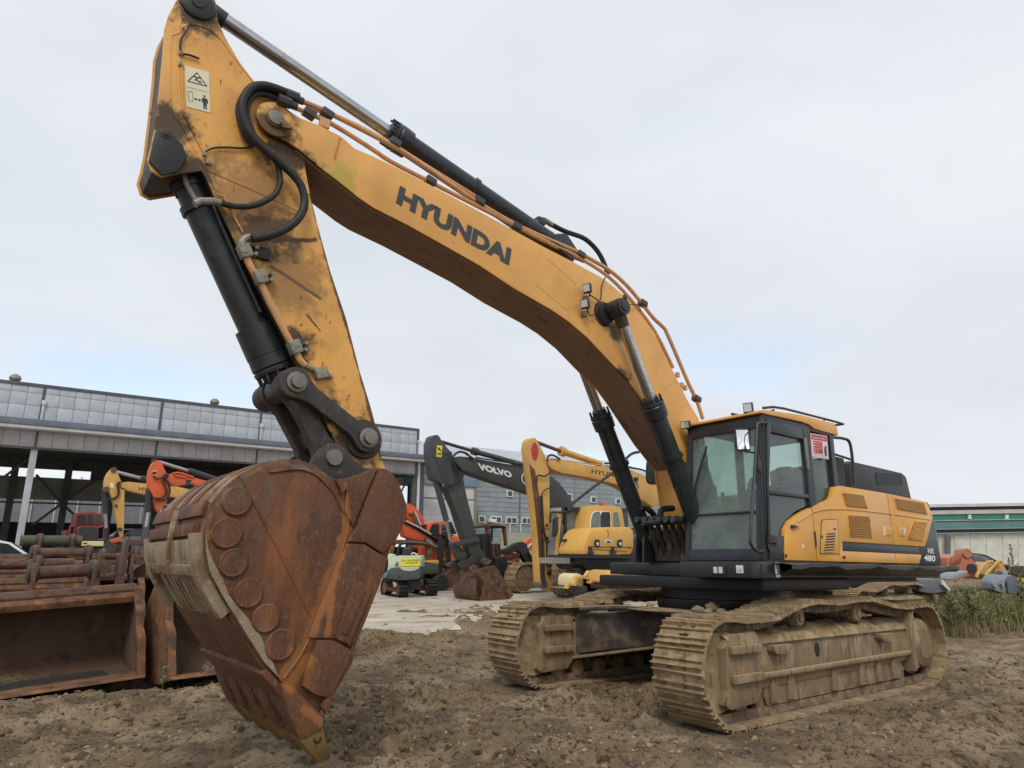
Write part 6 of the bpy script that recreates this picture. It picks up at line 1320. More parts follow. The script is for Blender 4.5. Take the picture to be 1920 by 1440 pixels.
# yellow cast parts on the ground in front of it
CPn = plane_y(-5.6)
cpt = thing('counterweight_part', 'cream yellow machine cover lying on the ground behind the far track', 'machine part')
cq = CPn.prism('cover', zf([(1075, 1140), (1090, 1080), (1110, 1030), (1150, 1016), (1250, 1020), (1340, 1040), (1440, 1046), (1440, 1085), (1590, 1090), (1590, 1165), (1080, 1160)]), 0, .7, 'cream_yellow', cpt, .03)
CPn.prism('cover_slot', zf([(1255, 1035), (1340, 1045), (1325, 1100), (1250, 1090)]), -.02, .0, 'purple_brown', cq); CPn.prism('cover_slot', zf([(1108, 1082), (1158, 1080), (1145, 1140), (1098, 1140)]), -.012, .0, 'shed_wall', cq)
CPn.prism('cover_base', zf([(1080, 1160), (1590, 1165), (1590, 1230), (1090, 1230)]), .1, .6, 'frame_dark', cpt)
settle(cpt, (CPn.p(1300, 1150).x, -5.9, ground_h(np.array([-6.]), np.array([-5.9]))[0]))
tk = thing('fuel_tank', 'small cream barrel in a yellow angle frame behind the far track', 'tank')
tb = CPn.prism('tank', zf([(745, 1200), (748, 1110), (765, 1070), (810, 1052), (850, 1065), (870, 1110), (868, 1200)]), .2, .7, 'cream_paint', tk, .06)
for l in ([(632, 1222), (655, 1160), (720, 1172), (742, 1090), (765, 1094), (735, 1195), (668, 1185), (650, 1230)], [(742, 1090), (900, 1120), (880, 1160), (895, 1165), (925, 1150), (880, 1080), (850, 1075)], [(850, 1080), (890, 1020), (902, 1024), (868, 1090)]): CPn.prism('frame_bar', zf(l), .05, .15, 'cream_yellow', tk)
CPn.prism('tank_base', zf([(640, 1222), (900, 1200), (900, 1260), (640, 1260)]), .15, .65, 'frame_dark', tk)
settle(tk, (CPn.p(770, 1200).x, -5.9, ZF))

# orange excavator behind the bucket
OP = plane_y(-17.); oe = thing('excavator', 'orange excavator with curved boom folded low behind the small digger', 'excavator', group='diggers parked in the yard')
ob = OP.prism('boom', zh([(420, 20), (520, 8), (640, 40), (720, 90), (800, 190), (860, 290), (810, 400), (770, 400), (700, 340), (560, 220), (420, 150)]), 0, .5, 'orange_paint', oe, .03)
OP.prism('boom_lug', zh([(590, 150), (640, 150), (640, 200), (600, 190)]), -.08, .0, 'orange_paint', ob, .02)
c_ = OP.cyl('boom_cylinder', zh([(660, 160)])[0], zh([(745, 360)])[0], .09, 'chrome', oe, t=-.1)
OA = plane_y(-16.2); oa = OA.prism('arm', zh([(520, 350), (560, 330), (640, 360), (860, 470), (1080, 620), (1085, 770), (1000, 720), (880, 600), (760, 590), (640, 560), (560, 530), (540, 440)]), 0, .4, 'orange_paint', oe, .03)
OA.prism('arm_band', zh([(540, 300), (620, 320), (900, 470), (1085, 600), (1085, 640), (880, 510), (620, 360), (540, 340)]), -.06, .3, 'grease', oa, .01); OA.prism('arm_dark', zh([(830, 560), (890, 530), (1085, 690), (1085, 770), (980, 715), (880, 610)]), -.03, 0, 'purple_brown', oa)
OA.text('DOOSAN', zh([(862, 588)])[0], zh([(1068, 722)])[0], zh([(880, 556)])[0], 'white_print', oa, .02, t=-.04)
OA.tube('arm_pipe', zh([(560, 300), (760, 400), (1085, 595)]), .035, 'beige', oa, t=-.1, smooth=False)
OCp = plane_y(-16.8); oc = OCp.prism('cab', zh([(885, 480), (905, 370), (940, 315), (1010, 298), (1140, 298), (1180, 320), (1200, 420), (1260, 620), (890, 640)]), 0, 1.1, 'orange_paint', oe, .06)
OCp.prism('cab_window', zh([(920, 500), (935, 400), (965, 348), (1020, 335), (1068, 340), (1070, 545), (960, 550)]), -.012, 0, 'pane_dark', oc); OCp.prism('cab_window', zh([(1105, 345), (1160, 350), (1190, 430), (1195, 550), (1105, 550)]), -.012, 0, 'pane_dark', oc); OCp.prism('front_window', zh([(820, 430), (850, 350), (900, 350), (880, 440)]), .1, .8, 'pane_dark', oc)
OCp.prism('house', zi([(40, 380), (200, 410), (380, 400), (480, 520), (500, 900), (0, 900)]), .3, 2.4, 'orange_paint', oe, .06); OCp.prism('engine_hood', zi([(130, 165), (250, 155), (340, 370), (60, 385)]), .4, 2.0, 'grease', oe, .05)
crawler(oe, -9.5, -5.2, -16.6, .55, ZF, .9); crawler(oe, -9.5, -5.2, -18.6, .55, ZF, .9); obj('belly', bx(B(), -9, -5.6, -18.5, -16.7, .6, 1.2), 'frame_dark', oe)
settle(oe, (-7.5, -17.6, ZF))
# second orange machine with a sooty arm
SP = plane_y(-17.5); se = thing('loader', 'burnt orange machine with a sooty bent arm behind the grey digger bucket', 'loader')
SP.prism('body', zi([(1050, 830), (1100, 700), (1240, 680), (1330, 740), (1330, 850), (1180, 930), (1060, 960)]), .1, 1.6, 'orange_paint', se, .06)
SP.prism('arm', zi([(1010, 640), (1100, 600), (1220, 530), (1330, 500), (1400, 540), (1420, 620), (1500, 760), (1620, 960), (1600, 1010), (1480, 1000), (1360, 800), (1300, 700), (1240, 660), (1130, 690), (1020, 720)]), -.1, .2, 'soot_black', se, .03)
SP.tube('arm_ram', zi([(1400, 660), (1480, 780), (1590, 960)]), .07, 'chrome', se, t=-.2, smooth=False); SP.prism('ram_body', zi([(1030, 800), (1200, 720), (1250, 690), (1270, 720), (1200, 770), (1050, 840)]), -.2, -.05, 'soot_black', se, .02)
SP.prism('chassis', zi([(1060, 960), (1200, 900), (1420, 880), (1430, 1000), (1200, 1010), (1060, 1100)]), -.1, 1.4, 'soot_black', se, .04)
SP.prism('orange_arm', zi([(1430, 590), (1560, 450), (1625, 420), (1625, 640), (1490, 680)]), .4, .7, 'orange_paint', se, .02); SP.prism('arm_label', zi([(1510, 580), (1590, 520), (1600, 545), (1525, 610)]), .38, .4, 'white_print', se)
SP.prism('rear_body', zi([(1480, 700), (1620, 660), (1630, 760), (1540, 800)]), .5, 1.5, 'orange_paint', se, .03)
settle(se, (SP.p(965, 1095).x, -18, ZF))
# burnt forklifts
FP = plane_y(-15.3)
f1 = thing('forklift', 'burnt out forklift with bare rusty roof frame next to the small green digger', 'forklift', group='burnt forklifts')
FP.prism('overhead_guard', zh([(390, 620), (400, 590), (460, 575), (620, 580), (860, 610), (960, 630), (960, 665), (880, 650), (500, 625), (420, 650)]), 0, 1.2, 'burnt_rust', f1, .02)
for l in ([(905, 650), (980, 660), (985, 880), (920, 880)], [(390, 620), (440, 640), (380, 860), (330, 860)]): FP.prism('guard_post', zh(l), .1, .25, 'orange_rust', f1, .02)
FP.prism('back_panel', zh([(480, 680), (860, 690), (850, 1200), (480, 1200)]), .5, 1.3, 'soot_black', f1, .03); FP.prism('body', zh([(790, 900), (880, 880), (880, 1200), (790, 1190)]), .2, 1.2, 'burnt_rust', f1, .03)
for l in ([(632, 690), (700, 680), (700, 720), (640, 722)], [(770, 690), (845, 680), (845, 722), (775, 725)]): FP.prism('tail_lamp', zh(l), .46, .5, 'orange_paint', f1)
FP.prism('gas_tank', zh([(885, 930), (1070, 920), (1075, 1095), (880, 1090)]), .0, .7, 'mossy', f1, .08); FP.prism('seat_scrap', zh([(895, 915), (930, 885), (1060, 880), (1065, 940), (960, 930)]), .0, .4, 'cream_yellow', f1, .02)
q = FP.p(*zh([(1085, 1230)])[0], -.1); obj('wheel', lathe(B(), (q.x, q.y, q.z), (0, -1, 0), [(0, .1), (0, .28), (.04, .32), (.3, .32), (.3, .1)], 22), 'tyre', f1); q = FP.p(*zh([(930, 1190)])[0], .6); obj('wheel', lathe(B(), (q.x, q.y, q.z), (0, -1, 0), [(0, .2), (0, .4), (.04, .44), (.3, .44), (.3, .2)], 22), 'tyre', f1)
FP.prism('chassis', zh([(1100, 1085), (1300, 1095), (1300, 1290), (1140, 1300)]), .0, 1.0, 'burnt_rust', f1, .03); FP.prism('cowl', zh([(1170, 950), (1250, 920), (1300, 960), (1300, 1010), (1190, 990)]), .0, .5, 'burnt_rust', f1, .06)
for l in ([(1115, 540), (1160, 520), (1210, 540), (1150, 900), (1140, 1080), (1080, 1080), (1110, 760)], [(1225, 560), (1262, 560), (1270, 900), (1225, 900)]): FP.prism('mast_rail', zh(l), .1, .3, 'soot_black', f1, .02)
FP.prism('mast_top', zh([(1110, 490), (1280, 500), (1290, 520), (1115, 515)]), .0, .8, 'ink', f1, .01)
for a, b in (((1150, 780), (1270, 900)), ((1180, 620), (1240, 780)), ((1200, 820), (1260, 1000))): FP.tube('linkage', zh([a, b]), .04, 'burnt_rust', f1, t=.2, smooth=False)
settle(f1, (FP.p(800, 1105).x, -15.8, ZF))
FQ = plane_y(-14.2)
f2_ = thing('forklift', 'burnt brown forklift with black mast between grey digger arm and yellow arm', 'forklift', group='burnt forklifts')
FQ.prism('overhead_guard', zi([(560, 260), (560, 225), (760, 205), (1050, 225), (1085, 260), (1060, 275), (1040, 245), (820, 235), (780, 265)]), 0, 1.1, 'burnt_rust', f2_, .02)
for l in ([(750, 215), (815, 230), (850, 560), (835, 800), (800, 760), (810, 560)], [(1040, 240), (1085, 250), (1115, 560), (1085, 575), (1075, 450)]): FQ.prism('guard_post', zi(l), .05, .2, 'burnt_rust', f2_, .015)
for l in ([(915, 265), (930, 265), (925, 500), (910, 500)],): FQ.prism('guard_bar', zi(l), .3, .36, 'grease', f2_)
mk = FQ.prism('mast', zi([(585, 380), (770, 360), (800, 560), (830, 760), (830, 860), (780, 900), (700, 900), (680, 640), (600, 560)]), -.1, .3, 'soot_black', f2_, .02)
for x in (620, 735): FQ.prism('mast_rail', zi([(x, 372), (x+28, 368), (x+62, 700), (x+66, 880), (x+36, 880), (x+32, 700)]), -.18, -.1, 'ink', mk, .01)
FQ.prism('seat_frame', zi([(880, 530), (1000, 530), (1020, 800), (830, 800), (840, 700), (890, 690)]), .1, .7, 'burnt_rust', f2_, .02)
for x in (905, 960): FQ.prism('seat_bar', zi([(x, 545), (x+25, 545), (x+35, 720), (x+10, 720)]), .06, .1, 'ink', f2_)
FQ.prism('carriage', zi([(850, 780), (1030, 740), (1050, 930), (1040, 990), (880, 1060), (840, 900)]), -.2, .5, 'soot_black', f2_, .03); FQ.prism('deck_plate', zi([(960, 960), (1050, 930), (1160, 990), (1020, 1005)]), -.1, .5, 'burnt_rust', f2_, .01)
for l in ([(905, 1000), (945, 1000), (990, 1290), (950, 1290)], [(955, 1040), (1000, 1030), (1010, 1200), (985, 1240)], [(1010, 1010), (1040, 1005), (1060, 1200), (1050, 1280), (1030, 1270)]): FQ.prism('fork', zi(l), -.15, -.05, 'soot_black', f2_, .008)
FQ.prism('chassis', zi([(780, 880), (1160, 1000), (1140, 1270), (860, 1290)]), .3, 1.4, 'soot_black', f2_, .05)
settle(f2_, (FQ.p(930, 1100).x, -14.8, ZF))

# small green digger with a yellow banner
mn = thing('mini_excavator', 'small pale green mini digger with yellow banner on its back', 'mini excavator')
MP = front(780, 1090, 21.6)
mb_ = MP.prism('body', zh([(225, 1150), (225, 1090), (260, 1060), (290, 1040), (345, 1000), (440, 985), (795, 975), (795, 1130), (760, 1170), (480, 1190)]), 0, 1.0, 'mini_dark', mn, .05)
MP.prism('rear_cover', zh([(285, 1050), (300, 960), (295, 810), (310, 795), (395, 830), (460, 815), (780, 815), (795, 850), (792, 985), (440, 992), (340, 1010)]), .02, .9, 'mini_green', mn, .05)
MP.prism('engine_door', zh([(485, 985), (775, 980), (765, 1010), (700, 1040), (620, 1050), (540, 1040), (490, 1010)]), -.03, .02, 'mini_green', mn, .02)
bn = MP.prism('banner', zh([(490, 855), (780, 850), (785, 972), (495, 975)]), -.025, -.01, 'banner_yellow', mn)
MP.text('굴삭기 운전 매입매매', zh([(505, 908)])[0], zh([(768, 900)])[0], zh([(505, 876)])[0], 'ink', bn, .01, t=-.028); MP.text('010-9238-6530', zh([(560, 938)])[0], zh([(746, 932)])[0], zh([(560, 912)])[0], 'print_brown', bn, .01, t=-.028)
MP.disc('round_badge', zh([(360, 958)])[0], .085, .005, .018, 'white_print', mn); MP.disc('badge_face', zh([(360, 958)])[0], .07, -.002, .005, 'mini_green', mn); MP.prism('side_print', zh([(405, 940), (440, 905), (455, 905), (450, 975), (410, 975)]), .005, .018, 'tooth_brass', mn)
MP.prism('seat', zh([(490, 815), (500, 720), (520, 685), (620, 690), (630, 740), (630, 820)]), .2, .5, 'ink', mn, .05)
for l in ([(295, 810), (300, 850), (325, 880), (370, 860), (400, 820), (350, 800), (305, 800)], [(640, 800), (670, 775), (710, 790), (740, 800)]): MP.tube('hand_rail', zh(l), .025, 'mini_green', mn, t=.1)
MP.prism('rear_lamp', zh([(225, 1150), (235, 1090), (280, 1060), (310, 1070), (280, 1140)]), -.04, .0, 'awning_teal', mn, .01); MP.prism('tow_hole', zh([(455, 1120), (485, 1122), (483, 1150), (455, 1148)]), -.02, .01, 'ink', mn)
MP.tube('canopy_post', zh([(395, 830), (430, 690), (470, 630), (640, 620), (860, 640)]), .05, 'grease', mn, t=.5)
ang = math.atan2(.5*.6126+.87*.79, -.5*.7904+.87*.613); hx = Vector((math.cos(ang), math.sin(ang), 0)); hy = Vector((-hx.y, hx.x, 0))
for k, (u, v) in enumerate(((757, 1114), (808, 1110))):
    tm_ = bpy.data.objects.new('tmp', None); q = MP.p(u, v, .1 if k == 0 else .7); n0 = len(mn.children)
    before = set(mn.children); crawler(mn, -1.75, -.02, 0, .32, 0, .46, 'rubber', 'old_rust', .1)
    for c in set(mn.children)-before:
        Mx = Matrix.Translation((q.x, q.y, ZF)) @ Matrix(((hx.x, hy.x, 0, 0), (hx.y, hy.y, 0, 0), (0, 0, 1, 0), (0, 0, 0, 1)))
        for cc_ in [c]+list(c.children): cc_.data.transform(Mx)
    bpy.data.objects.remove(tm_)
MP.prism('undercarriage', zh([(330, 1185), (760, 1185), (800, 1270), (760, 1330), (540, 1330), (420, 1260)]), .3, 1.0, 'ink', mn, .03)
q = MP.p(760, 1100, .5); settle(mn, (q.x, q.y, ZF))

# the two arms beyond the bucket on the left
LY = plane_y(-22.); ly = thing('excavator', 'yellow excavator with upright arm standing in front of the open shed', 'excavator', group='diggers parked in the yard')
la = LY.prism('arm', zg([(785, 965), (781, 905), (790, 860), (808, 825), (832, 800), (860, 796), (878, 815), (905, 880), (915, 905), (895, 930), (915, 950), (935, 955), (933, 1100), (930, 1250), (922, 1305), (905, 1310), (892, 1250), (870, 1150), (843, 1020), (820, 965)]), 0, .34, 'old_yellow', ly, .02)
LY.disc('pin', zg([(853, 805)])[0], .1, -.03, .37, 'purple_brown', la); LY.disc('pin', zg([(798, 950)])[0], .1, -.03, .37, 'purple_brown', la); LY.prism('sticker', zg([(825, 900), (850, 902), (855, 940), (832, 938)]), -.01, 0, 'sticker_cream', la); LY.prism('coupler_line', zg([(858, 1062), (880, 1066), (880, 1084), (860, 1082)]), -.05, 0, 'ink', la); LY.prism('coupler_line', zg([(885, 1240), (915, 1240), (915, 1262), (885, 1262)]), -.05, 0, 'ink', la)
lb = LY.prism('boom', zg([(905, 935), (900, 915), (915, 900), (960, 893), (1100, 908), (1200, 922), (1330, 930), (1420, 950), (1550, 1010), (1650, 1100), (1600, 1140), (1480, 1060), (1300, 1005), (1110, 992), (960, 958)]), -.03, .38, 'old_yellow', ly, .03)
LY.text('HYUNDAI', zg([(1040, 958)])[0], zg([(1270, 985)])[0], zg([(1040, 932)])[0], 'ink', lb, .025, t=-.035)
lc = LY.cyl('arm_cylinder', zg([(1060, 862)])[0], zg([(1330, 925)])[0], .10, 'black_paint', ly, t=.17); LY.cyl('rod', zg([(870, 815)])[0], zg([(1066, 864)])[0], .06, 'chrome', lc, t=.17)
lk = LY.cyl('bucket_cylinder', zg([(790, 970)])[0], zg([(800, 1130)])[0], .11, 'black_paint', ly, t=.17); LY.cyl('rod', zg([(797, 1120)])[0], zg([(802, 1240)])[0], .06, 'chrome', lk, t=.17); LY.cyl('ram', zg([(802, 1240)])[0], zg([(800, 1330)])[0], .1, 'black_paint', lk, t=.17)
LY.tube('hose', zg([(905, 905), (890, 900), (880, 920), (888, 960), (880, 1000), (850, 1020), (805, 1025)]), .04, 'rubber', ly, t=-.06)
LY.prism('link', zg([(820, 1330), (900, 1305), (915, 1320), (905, 1340), (830, 1355)]), -.1, .2, 'orange_paint', ly, .02); LY.disc('link_eye', zg([(828, 1382)])[0], .2, -.1, .3, 'link_steel', ly)
LY.prism('attachment', zg([(780, 1440), (850, 1380), (900, 1340), (930, 1350), (925, 1420), (870, 1450)]), 0, .5, 'link_steel', ly, .04)
upper(ly, -1.9, -22, 1.3, 'old_yellow'); crawler(ly, -4.2, .5, -20.9, .6, ZF, .95); crawler(ly, -4.2, .5, -23.1, .6, ZF, .95)
settle(ly, (-1.9, -22, ZF))
OY = plane_y(-19.); oy = thing('excavator', 'bright orange excavator with upright arm peeping over the big rusty bucket', 'excavator', group='diggers parked in the yard')
ra = OY.prism('arm', zg([(1112, 935), (1110, 870), (1118, 810), (1140, 760), (1165, 738), (1195, 730), (1215, 750), (1235, 800), (1252, 832), (1250, 870), (1272, 900), (1276, 960), (1250, 1050), (1205, 1105), (1190, 1120), (1172, 1095), (1155, 1010), (1125, 955)]), 0, .34, 'orange_paint', oy, .02)
OY.prism('warning_sticker', zg([(1142, 812), (1170, 806), (1172, 845), (1150, 850)]), -.012, 0, 'banner_yellow', ra); OY.disc('sticker_figure', zg([(1157, 828)])[0], .06, -.016, -.012, 'ink', ra)
rb = OY.prism('boom', zg([(1250, 880), (1255, 850), (1290, 828), (1340, 824), (1400, 850), (1470, 866), (1600, 900), (1800, 1020), (1900, 1150), (1800, 1180), (1640, 1010), (1450, 905), (1330, 925), (1280, 912)]), -.03, .38, 'orange_paint', oy, .03)
for l in ([(1290, 832), (1350, 828), (1450, 862)], [(1300, 845), (1400, 862)]): OY.tube('oil_pipe', zg(l), .03, 'orange_paint', rb, t=-.06)
OY.prism('boom_band', zg([(1395, 880), (1440, 878), (1420, 910), (1390, 912)]), -.036, -.03, 'ink', rb)
rc = OY.cyl('arm_cylinder', zg([(1420, 808)])[0], zg([(1640, 880)])[0], .11, 'black_paint', oy, t=.17); OY.cyl('rod', zg([(1205, 742)])[0], zg([(1428, 810)])[0], .055, 'chrome', rc, t=.17)
rk_ = OY.cyl('bucket_cylinder', zg([(1125, 950)])[0], zg([(1122, 1120)])[0], .11, 'black_paint', oy, t=.17); OY.cyl('rod', zg([(1122, 1115)])[0], zg([(1105, 1230)])[0], .055, 'chrome', rk_, t=.17)
for l in ([(1262, 835), (1225, 850), (1222, 900), (1245, 960), (1230, 1000), (1190, 1020), (1140, 1015)], [(1258, 840), (1235, 870), (1265, 920), (1268, 980), (1240, 1025), (1165, 1035)], [(1145, 850), (1180, 872), (1220, 860)]): OY.tube('hose', zg(l), .03, 'rubber', oy, t=-.07)
upper(oy, -.6, -19, 1.3, 'orange_paint'); crawler(oy, -2.9, 1.8, -17.9, .6, ZF, .95); crawler(oy, -2.9, 1.8, -20.1, .6, ZF, .95)
settle(oy, (-.6, -19, ZF))
# red wheel loader inside the shed
RP = plane_y(-30.); rl = thing('wheel_loader', 'red wheel loader parked nose out in the shed behind the yellow arm', 'loader')
rc_ = RP.prism('cab', zk([(1110, 1160), (1135, 1000), (1160, 965), (1400, 960), (1540, 990), (1545, 1160)]), 0, 1.6, 'red_paint', rl, .05)
for l in ([(1150, 1130), (1165, 1000), (1280, 995), (1280, 1130)], [(1310, 1140), (1312, 990), (1390, 990), (1400, 1140)], [(1440, 1120), (1440, 1000), (1530, 1010), (1530, 1120)]): RP.prism('cab_window', zk(l), -.02, 0, 'pane_dark', rc_)
rh = RP.prism('bonnet', zk([(1130, 1380), (1140, 1200), (1160, 1170), (1420, 1170), (1450, 1190), (1455, 1380)]), -.6, 1.2, 'red_paint', rl, .05); RP.prism('radiator', zk([(1150, 1390), (1160, 1210), (1175, 1190), (1410, 1190), (1425, 1205), (1435, 1390)]), -.64, -.6, 'ink', rh)
for l in ([(1030, 1390), (1040, 1210), (1070, 1175), (1120, 1175)], [(1455, 1200), (1570, 1150), (1560, 1080)]): RP.tube('guard_rail', zk(l), .05, 'red_paint', rl, t=-.3)
for u in (990, 1540): q = RP.p(*zk([(u, 1360)])[0], .2); obj('wheel', lathe(B(), (q.x, q.y, .95), (0, -1, 0), [(0, .4), (0, .7), (.05, .76), (.5, .76), (.5, .4)], 24), 'tyre', rl)
RP.prism('fender', zk([(930, 1380), (940, 1240), (1020, 1230), (1020, 1380)]), -.1, .6, 'red_paint', rl, .04)
RP.prism('axle', zk([(960, 1380), (1600, 1380), (1600, 1460), (960, 1460)]), -.2, 1, 'soot_black', rl)
settle(rl, (RP.p(165, 1020).x, -30.4, ZF))

# ------------------------------------------------------------------ rusty loader buckets on the left
def loader_bucket(label, w, loc, rz, hs=1., ears=(), tubes=(), group='rusty buckets piled at the left', rail=True, m='old_rust', gaps=True):
    t = thing('loader_bucket', label, 'bucket', loc, rz, group)
    pf = [(.0, .05), (-.45, .03), (-.9, .03), (-1.12, .10), (-1.28, .24), (-1.35, .45), (-1.34, .68), (-1.22, .90), (-1.0, 1.06), (-.62, 1.14)]
    pf = [(a, b*hs) for a, b in pf]
    sh_ = obj('shell', strip(B(), pf, -.035, -w/2+.03, w/2-.03), 'bucket_inside', t)
    obj('back_plate', strip(B(), [(a-.006, b-.004) for a, b in pf[2:]], .012, -w/2+.03, w/2-.03), m, t)
    for s in (-1, 1):
        ys = sorted((s*w/2, s*(w/2-.05)))
        sp = obj('side_plate', prism(B(), [(.02, .05*hs), (-.10, .3*hs), (-.14, .5*hs), (-.30, .62*hs), (-.36, .85*hs), (-.50, .95*hs), (-.58, 1.16*hs), (-1.0, 1.09*hs), (-1.25, .92*hs), (-1.39, .68*hs), (-1.4, .43*hs), (-1.31, .2*hs), (-1.12, .05*hs), (-.9, -.01), (-.4, 0)], *ys), 'orange_rust' if s < 0 else m, t, bevel=.012)
        ys = sorted((s*(w/2+.025), s*(w/2-.075))); obj('edge_bar', prism(B(), [(.03, .04*hs), (-.08, .32*hs), (-.12, .52*hs), (-.28, .64*hs), (-.34, .87*hs), (-.48, .97*hs), (-.56, 1.18*hs), (-.64, 1.17*hs), (-.56, .95*hs), (-.42, .83*hs), (-.37, .58*hs), (-.22, .48*hs), (-.18, .28*hs), (-.08, .04*hs)], *ys), 'orange_rust', sp, bevel=.012)
    obj('cutting_edge', prism(B(), [(.10, .05*hs), (-.02, .085*hs), (-.28, .085*hs), (-.28, .04*hs), (-.02, .035*hs)], -w/2-.01, w/2+.01), 'orange_rust', t, bevel=.008)
    if rail:
        obj('top_lip', prism(B(), [(-.56, 1.13*hs), (-.60, 1.20*hs), (-.72, 1.21*hs), (-.72, 1.10*hs), (-.58, 1.06*hs)], -w/2+.04, w/2-.04), m, t, bevel=.012); obj('top_lip', prism(B(), [(-.52, 1.04*hs), (-.56, 1.10*hs), (-.62, 1.09*hs), (-.62, .98*hs), (-.54, .96*hs)], -w/2+.05, w/2-.05), 'orange_rust', t, bevel=.01)
    for y in ears:
        e = obj('ear', prism(B(), [(-.75, 1.12*hs), (-.72, 1.35*hs)]+[(-.86+.14*math.cos(math.radians(a)), 1.42*hs+.14*math.sin(math.radians(a))) for a in range(10, 181, 24)]+[(-1.10, 1.2*hs), (-1.35, .8*hs), (-1.34, .68*hs), (-1.2, .92*hs)], y-.03, y+.03), m, t, bevel=.012)
        obj('pin_collar', lathe(B(), (-.86, y-.07, 1.42*hs), (0, 1, 0), [(0, .09), (.02, .125), (.12, .125), (.14, .09)], 18), 'link_steel', e)
    for y0, y1, r, mm_ in tubes: obj('cross_tube', cyl(B(), (-.86, y0, 1.42*hs), (-.86, y1, 1.42*hs), r, n=18), mm_, t)
    return t
RZ = math.radians(92)
def gz_(x, y): return float(ground_h(np.array([x]), np.array([y]))[0])
r0 = Vector((6.07, -4.71, 0)); ry = Vector((-math.sin(RZ), math.cos(RZ), 0)); c0 = r0-ry*1.55
b0 = loader_bucket('rusty loader bucket nearest the camera with rainwater on its dark floor', 3.1, (c0.x, c0.y, -.02), RZ, 1., (1.0, .30, -.35, -1.3), ((.30, 1.0, .085, 'old_rust'), (-1.5, -.35, .085, 'old_rust')))
b0.rotation_euler = (math.radians(2.5), 0, RZ)
obj('rain_puddle', prism(B(), [(-.25, 1.2), (-.2, .6), (-.35, .1), (-.5, -.35), (-.8, -.2), (-.85, .6), (-.8, 1.2)], .075, .079, 2), 'glass_dark', b0)
R2 = math.radians(95); ry2 = Vector((-math.sin(R2), math.cos(R2), 0)); l1 = Vector((5.84, -4.25, 0)); c1 = l1+ry2*1.3
b1 = loader_bucket('rusty loader bucket with bright orange stepped side edge beside the big excavator bucket', 2.6, (c1.x, c1.y, .03), R2, 1.22)
b1.rotation_euler = (0, math.radians(-7), R2)
PB = PL((6.9, -6.6, 0), (1, .0)); PCk = PL((6.6, -8.2, 0), (1, .0)); PD = PL((6.4, -10.0, 0), (1, .0))
zl_ = lambda l: zo(0, 990, 6.4, l)
def at_back(plane, u, v, w, label, ears, tubes, hs, m='old_rust', drop=1.42):
    q = plane.p(u, v); d = Vector((math.cos(RZ), math.sin(RZ), 0)); z = q.z-drop*hs
    q = q+d*.86; return loader_bucket(label, w, (q.x, q.y, z), RZ, hs, ears, tubes, m=m)
at_back(PCk, 118, 1037, 2.4, 'brown loader bucket in the second row with a thick rusty cross tube', (.36, -.40, 1.1, -1.1), ((-.40, .42, .085, 'old_rust'),), 1.0)
at_back(PD, 100, 1014, 2.6, 'loader bucket at the back of the row with a mossy green cross tube', (.30, -.22), ((-.52, .46, .10, 'mossy'),), 1.12)
PE = PL((7.2, -7.6, 0), (1, 0)); PG = PL((5.6, -8.8, 0), (1, 0))
at_back(PE, 12, 1058, 2.2, 'dark loader bucket at the left edge behind the first one', (.4, -.5), ((-.5, .9, .08, 'old_rust'),), .95)
at_back(PG, 226, 1043, 1.7, 'small rusty bucket behind the pale steel frame', (.3, -.3), ((-.3, .3, .06, 'old_rust'),), .9)
# frames between them
fa_ = thing('scrap_rack', 'pale rusty open steel frame standing behind the first loader bucket', 'frame'); FRP = PL((6.3, -6.9, 0), (1, .0))
for l in ([(1195, 300), (1435, 318), (1430, 350), (1195, 345)], [(1195, 300), (1225, 300), (1195, 590), (1160, 590)], [(1405, 320), (1440, 320), (1415, 570), (1380, 570)], [(1195, 385), (1420, 380), (1420, 435), (1195, 445)], [(820, 335), (1070, 362), (1070, 375), (820, 350)], [(20, 440), (350, 365), (350, 380), (20, 455)], [(1200, 560), (1400, 550), (1400, 590), (1200, 600)]): FRP.prism('frame_bar', zl_(l), 0, .12, 'old_rust', fa_, .01)
for l in ([(1225, 470), (1300, 440), (1390, 440), (1390, 560), (1210, 575)],): FRP.prism('back_sheet', zl_(l), .5, .55, 'bucket_inside', fa_)
for l in ([(1170, 590), (1200, 590), (1190, 760), (1160, 760)], [(1385, 565), (1415, 565), (1410, 760), (1380, 760)]): FRP.prism('frame_leg', zl_(l), 0, .12, 'old_rust', fa_)
settle(fa_, (6.3, -6.9, ZF))
fb_ = thing('scrap_rack', 'dark purple brown steel box frame left of the big rusty bucket', 'frame'); FRQ = PL((6.0, -6.0, 0), (1, .0))
for l in ([(1500, 180), (1545, 95), (1560, 180), (1500, 560), (1440, 560)], [(1545, 130), (1760, 140), (1760, 215), (1540, 210)], [(1580, 310), (1625, 310), (1600, 560), (1545, 560)], [(1620, 330), (1790, 312), (1790, 370), (1620, 375)], [(1620, 395), (1790, 390), (1790, 425), (1640, 425)]): FRQ.prism('frame_bar', zl_(l), 0, .25, 'purple_brown' if l[0][0] < 1550 else 'old_rust', fb_, .012)
FRQ.prism('back_sheet', zl_([(1630, 520), (1790, 420), (1790, 600), (1600, 600)]), .3, .35, 'bucket_inside', fb_); FRQ.prism('frame_leg', zl_([(1450, 560), (1500, 560), (1490, 800), (1440, 800)]), 0, .25, 'purple_brown', fb_); FRQ.prism('frame_leg', zl_([(1560, 560), (1600, 560), (1600, 800), (1560, 800)]), 0, .25, 'old_rust', fb_)
settle(fb_, (6.0, -6.0, ZF))
cx_ = thing('steel_box', 'cream painted steel box lying behind the rusty buckets', 'box'); CXP = PL((5.2, -12.0, 0), (1, .0))
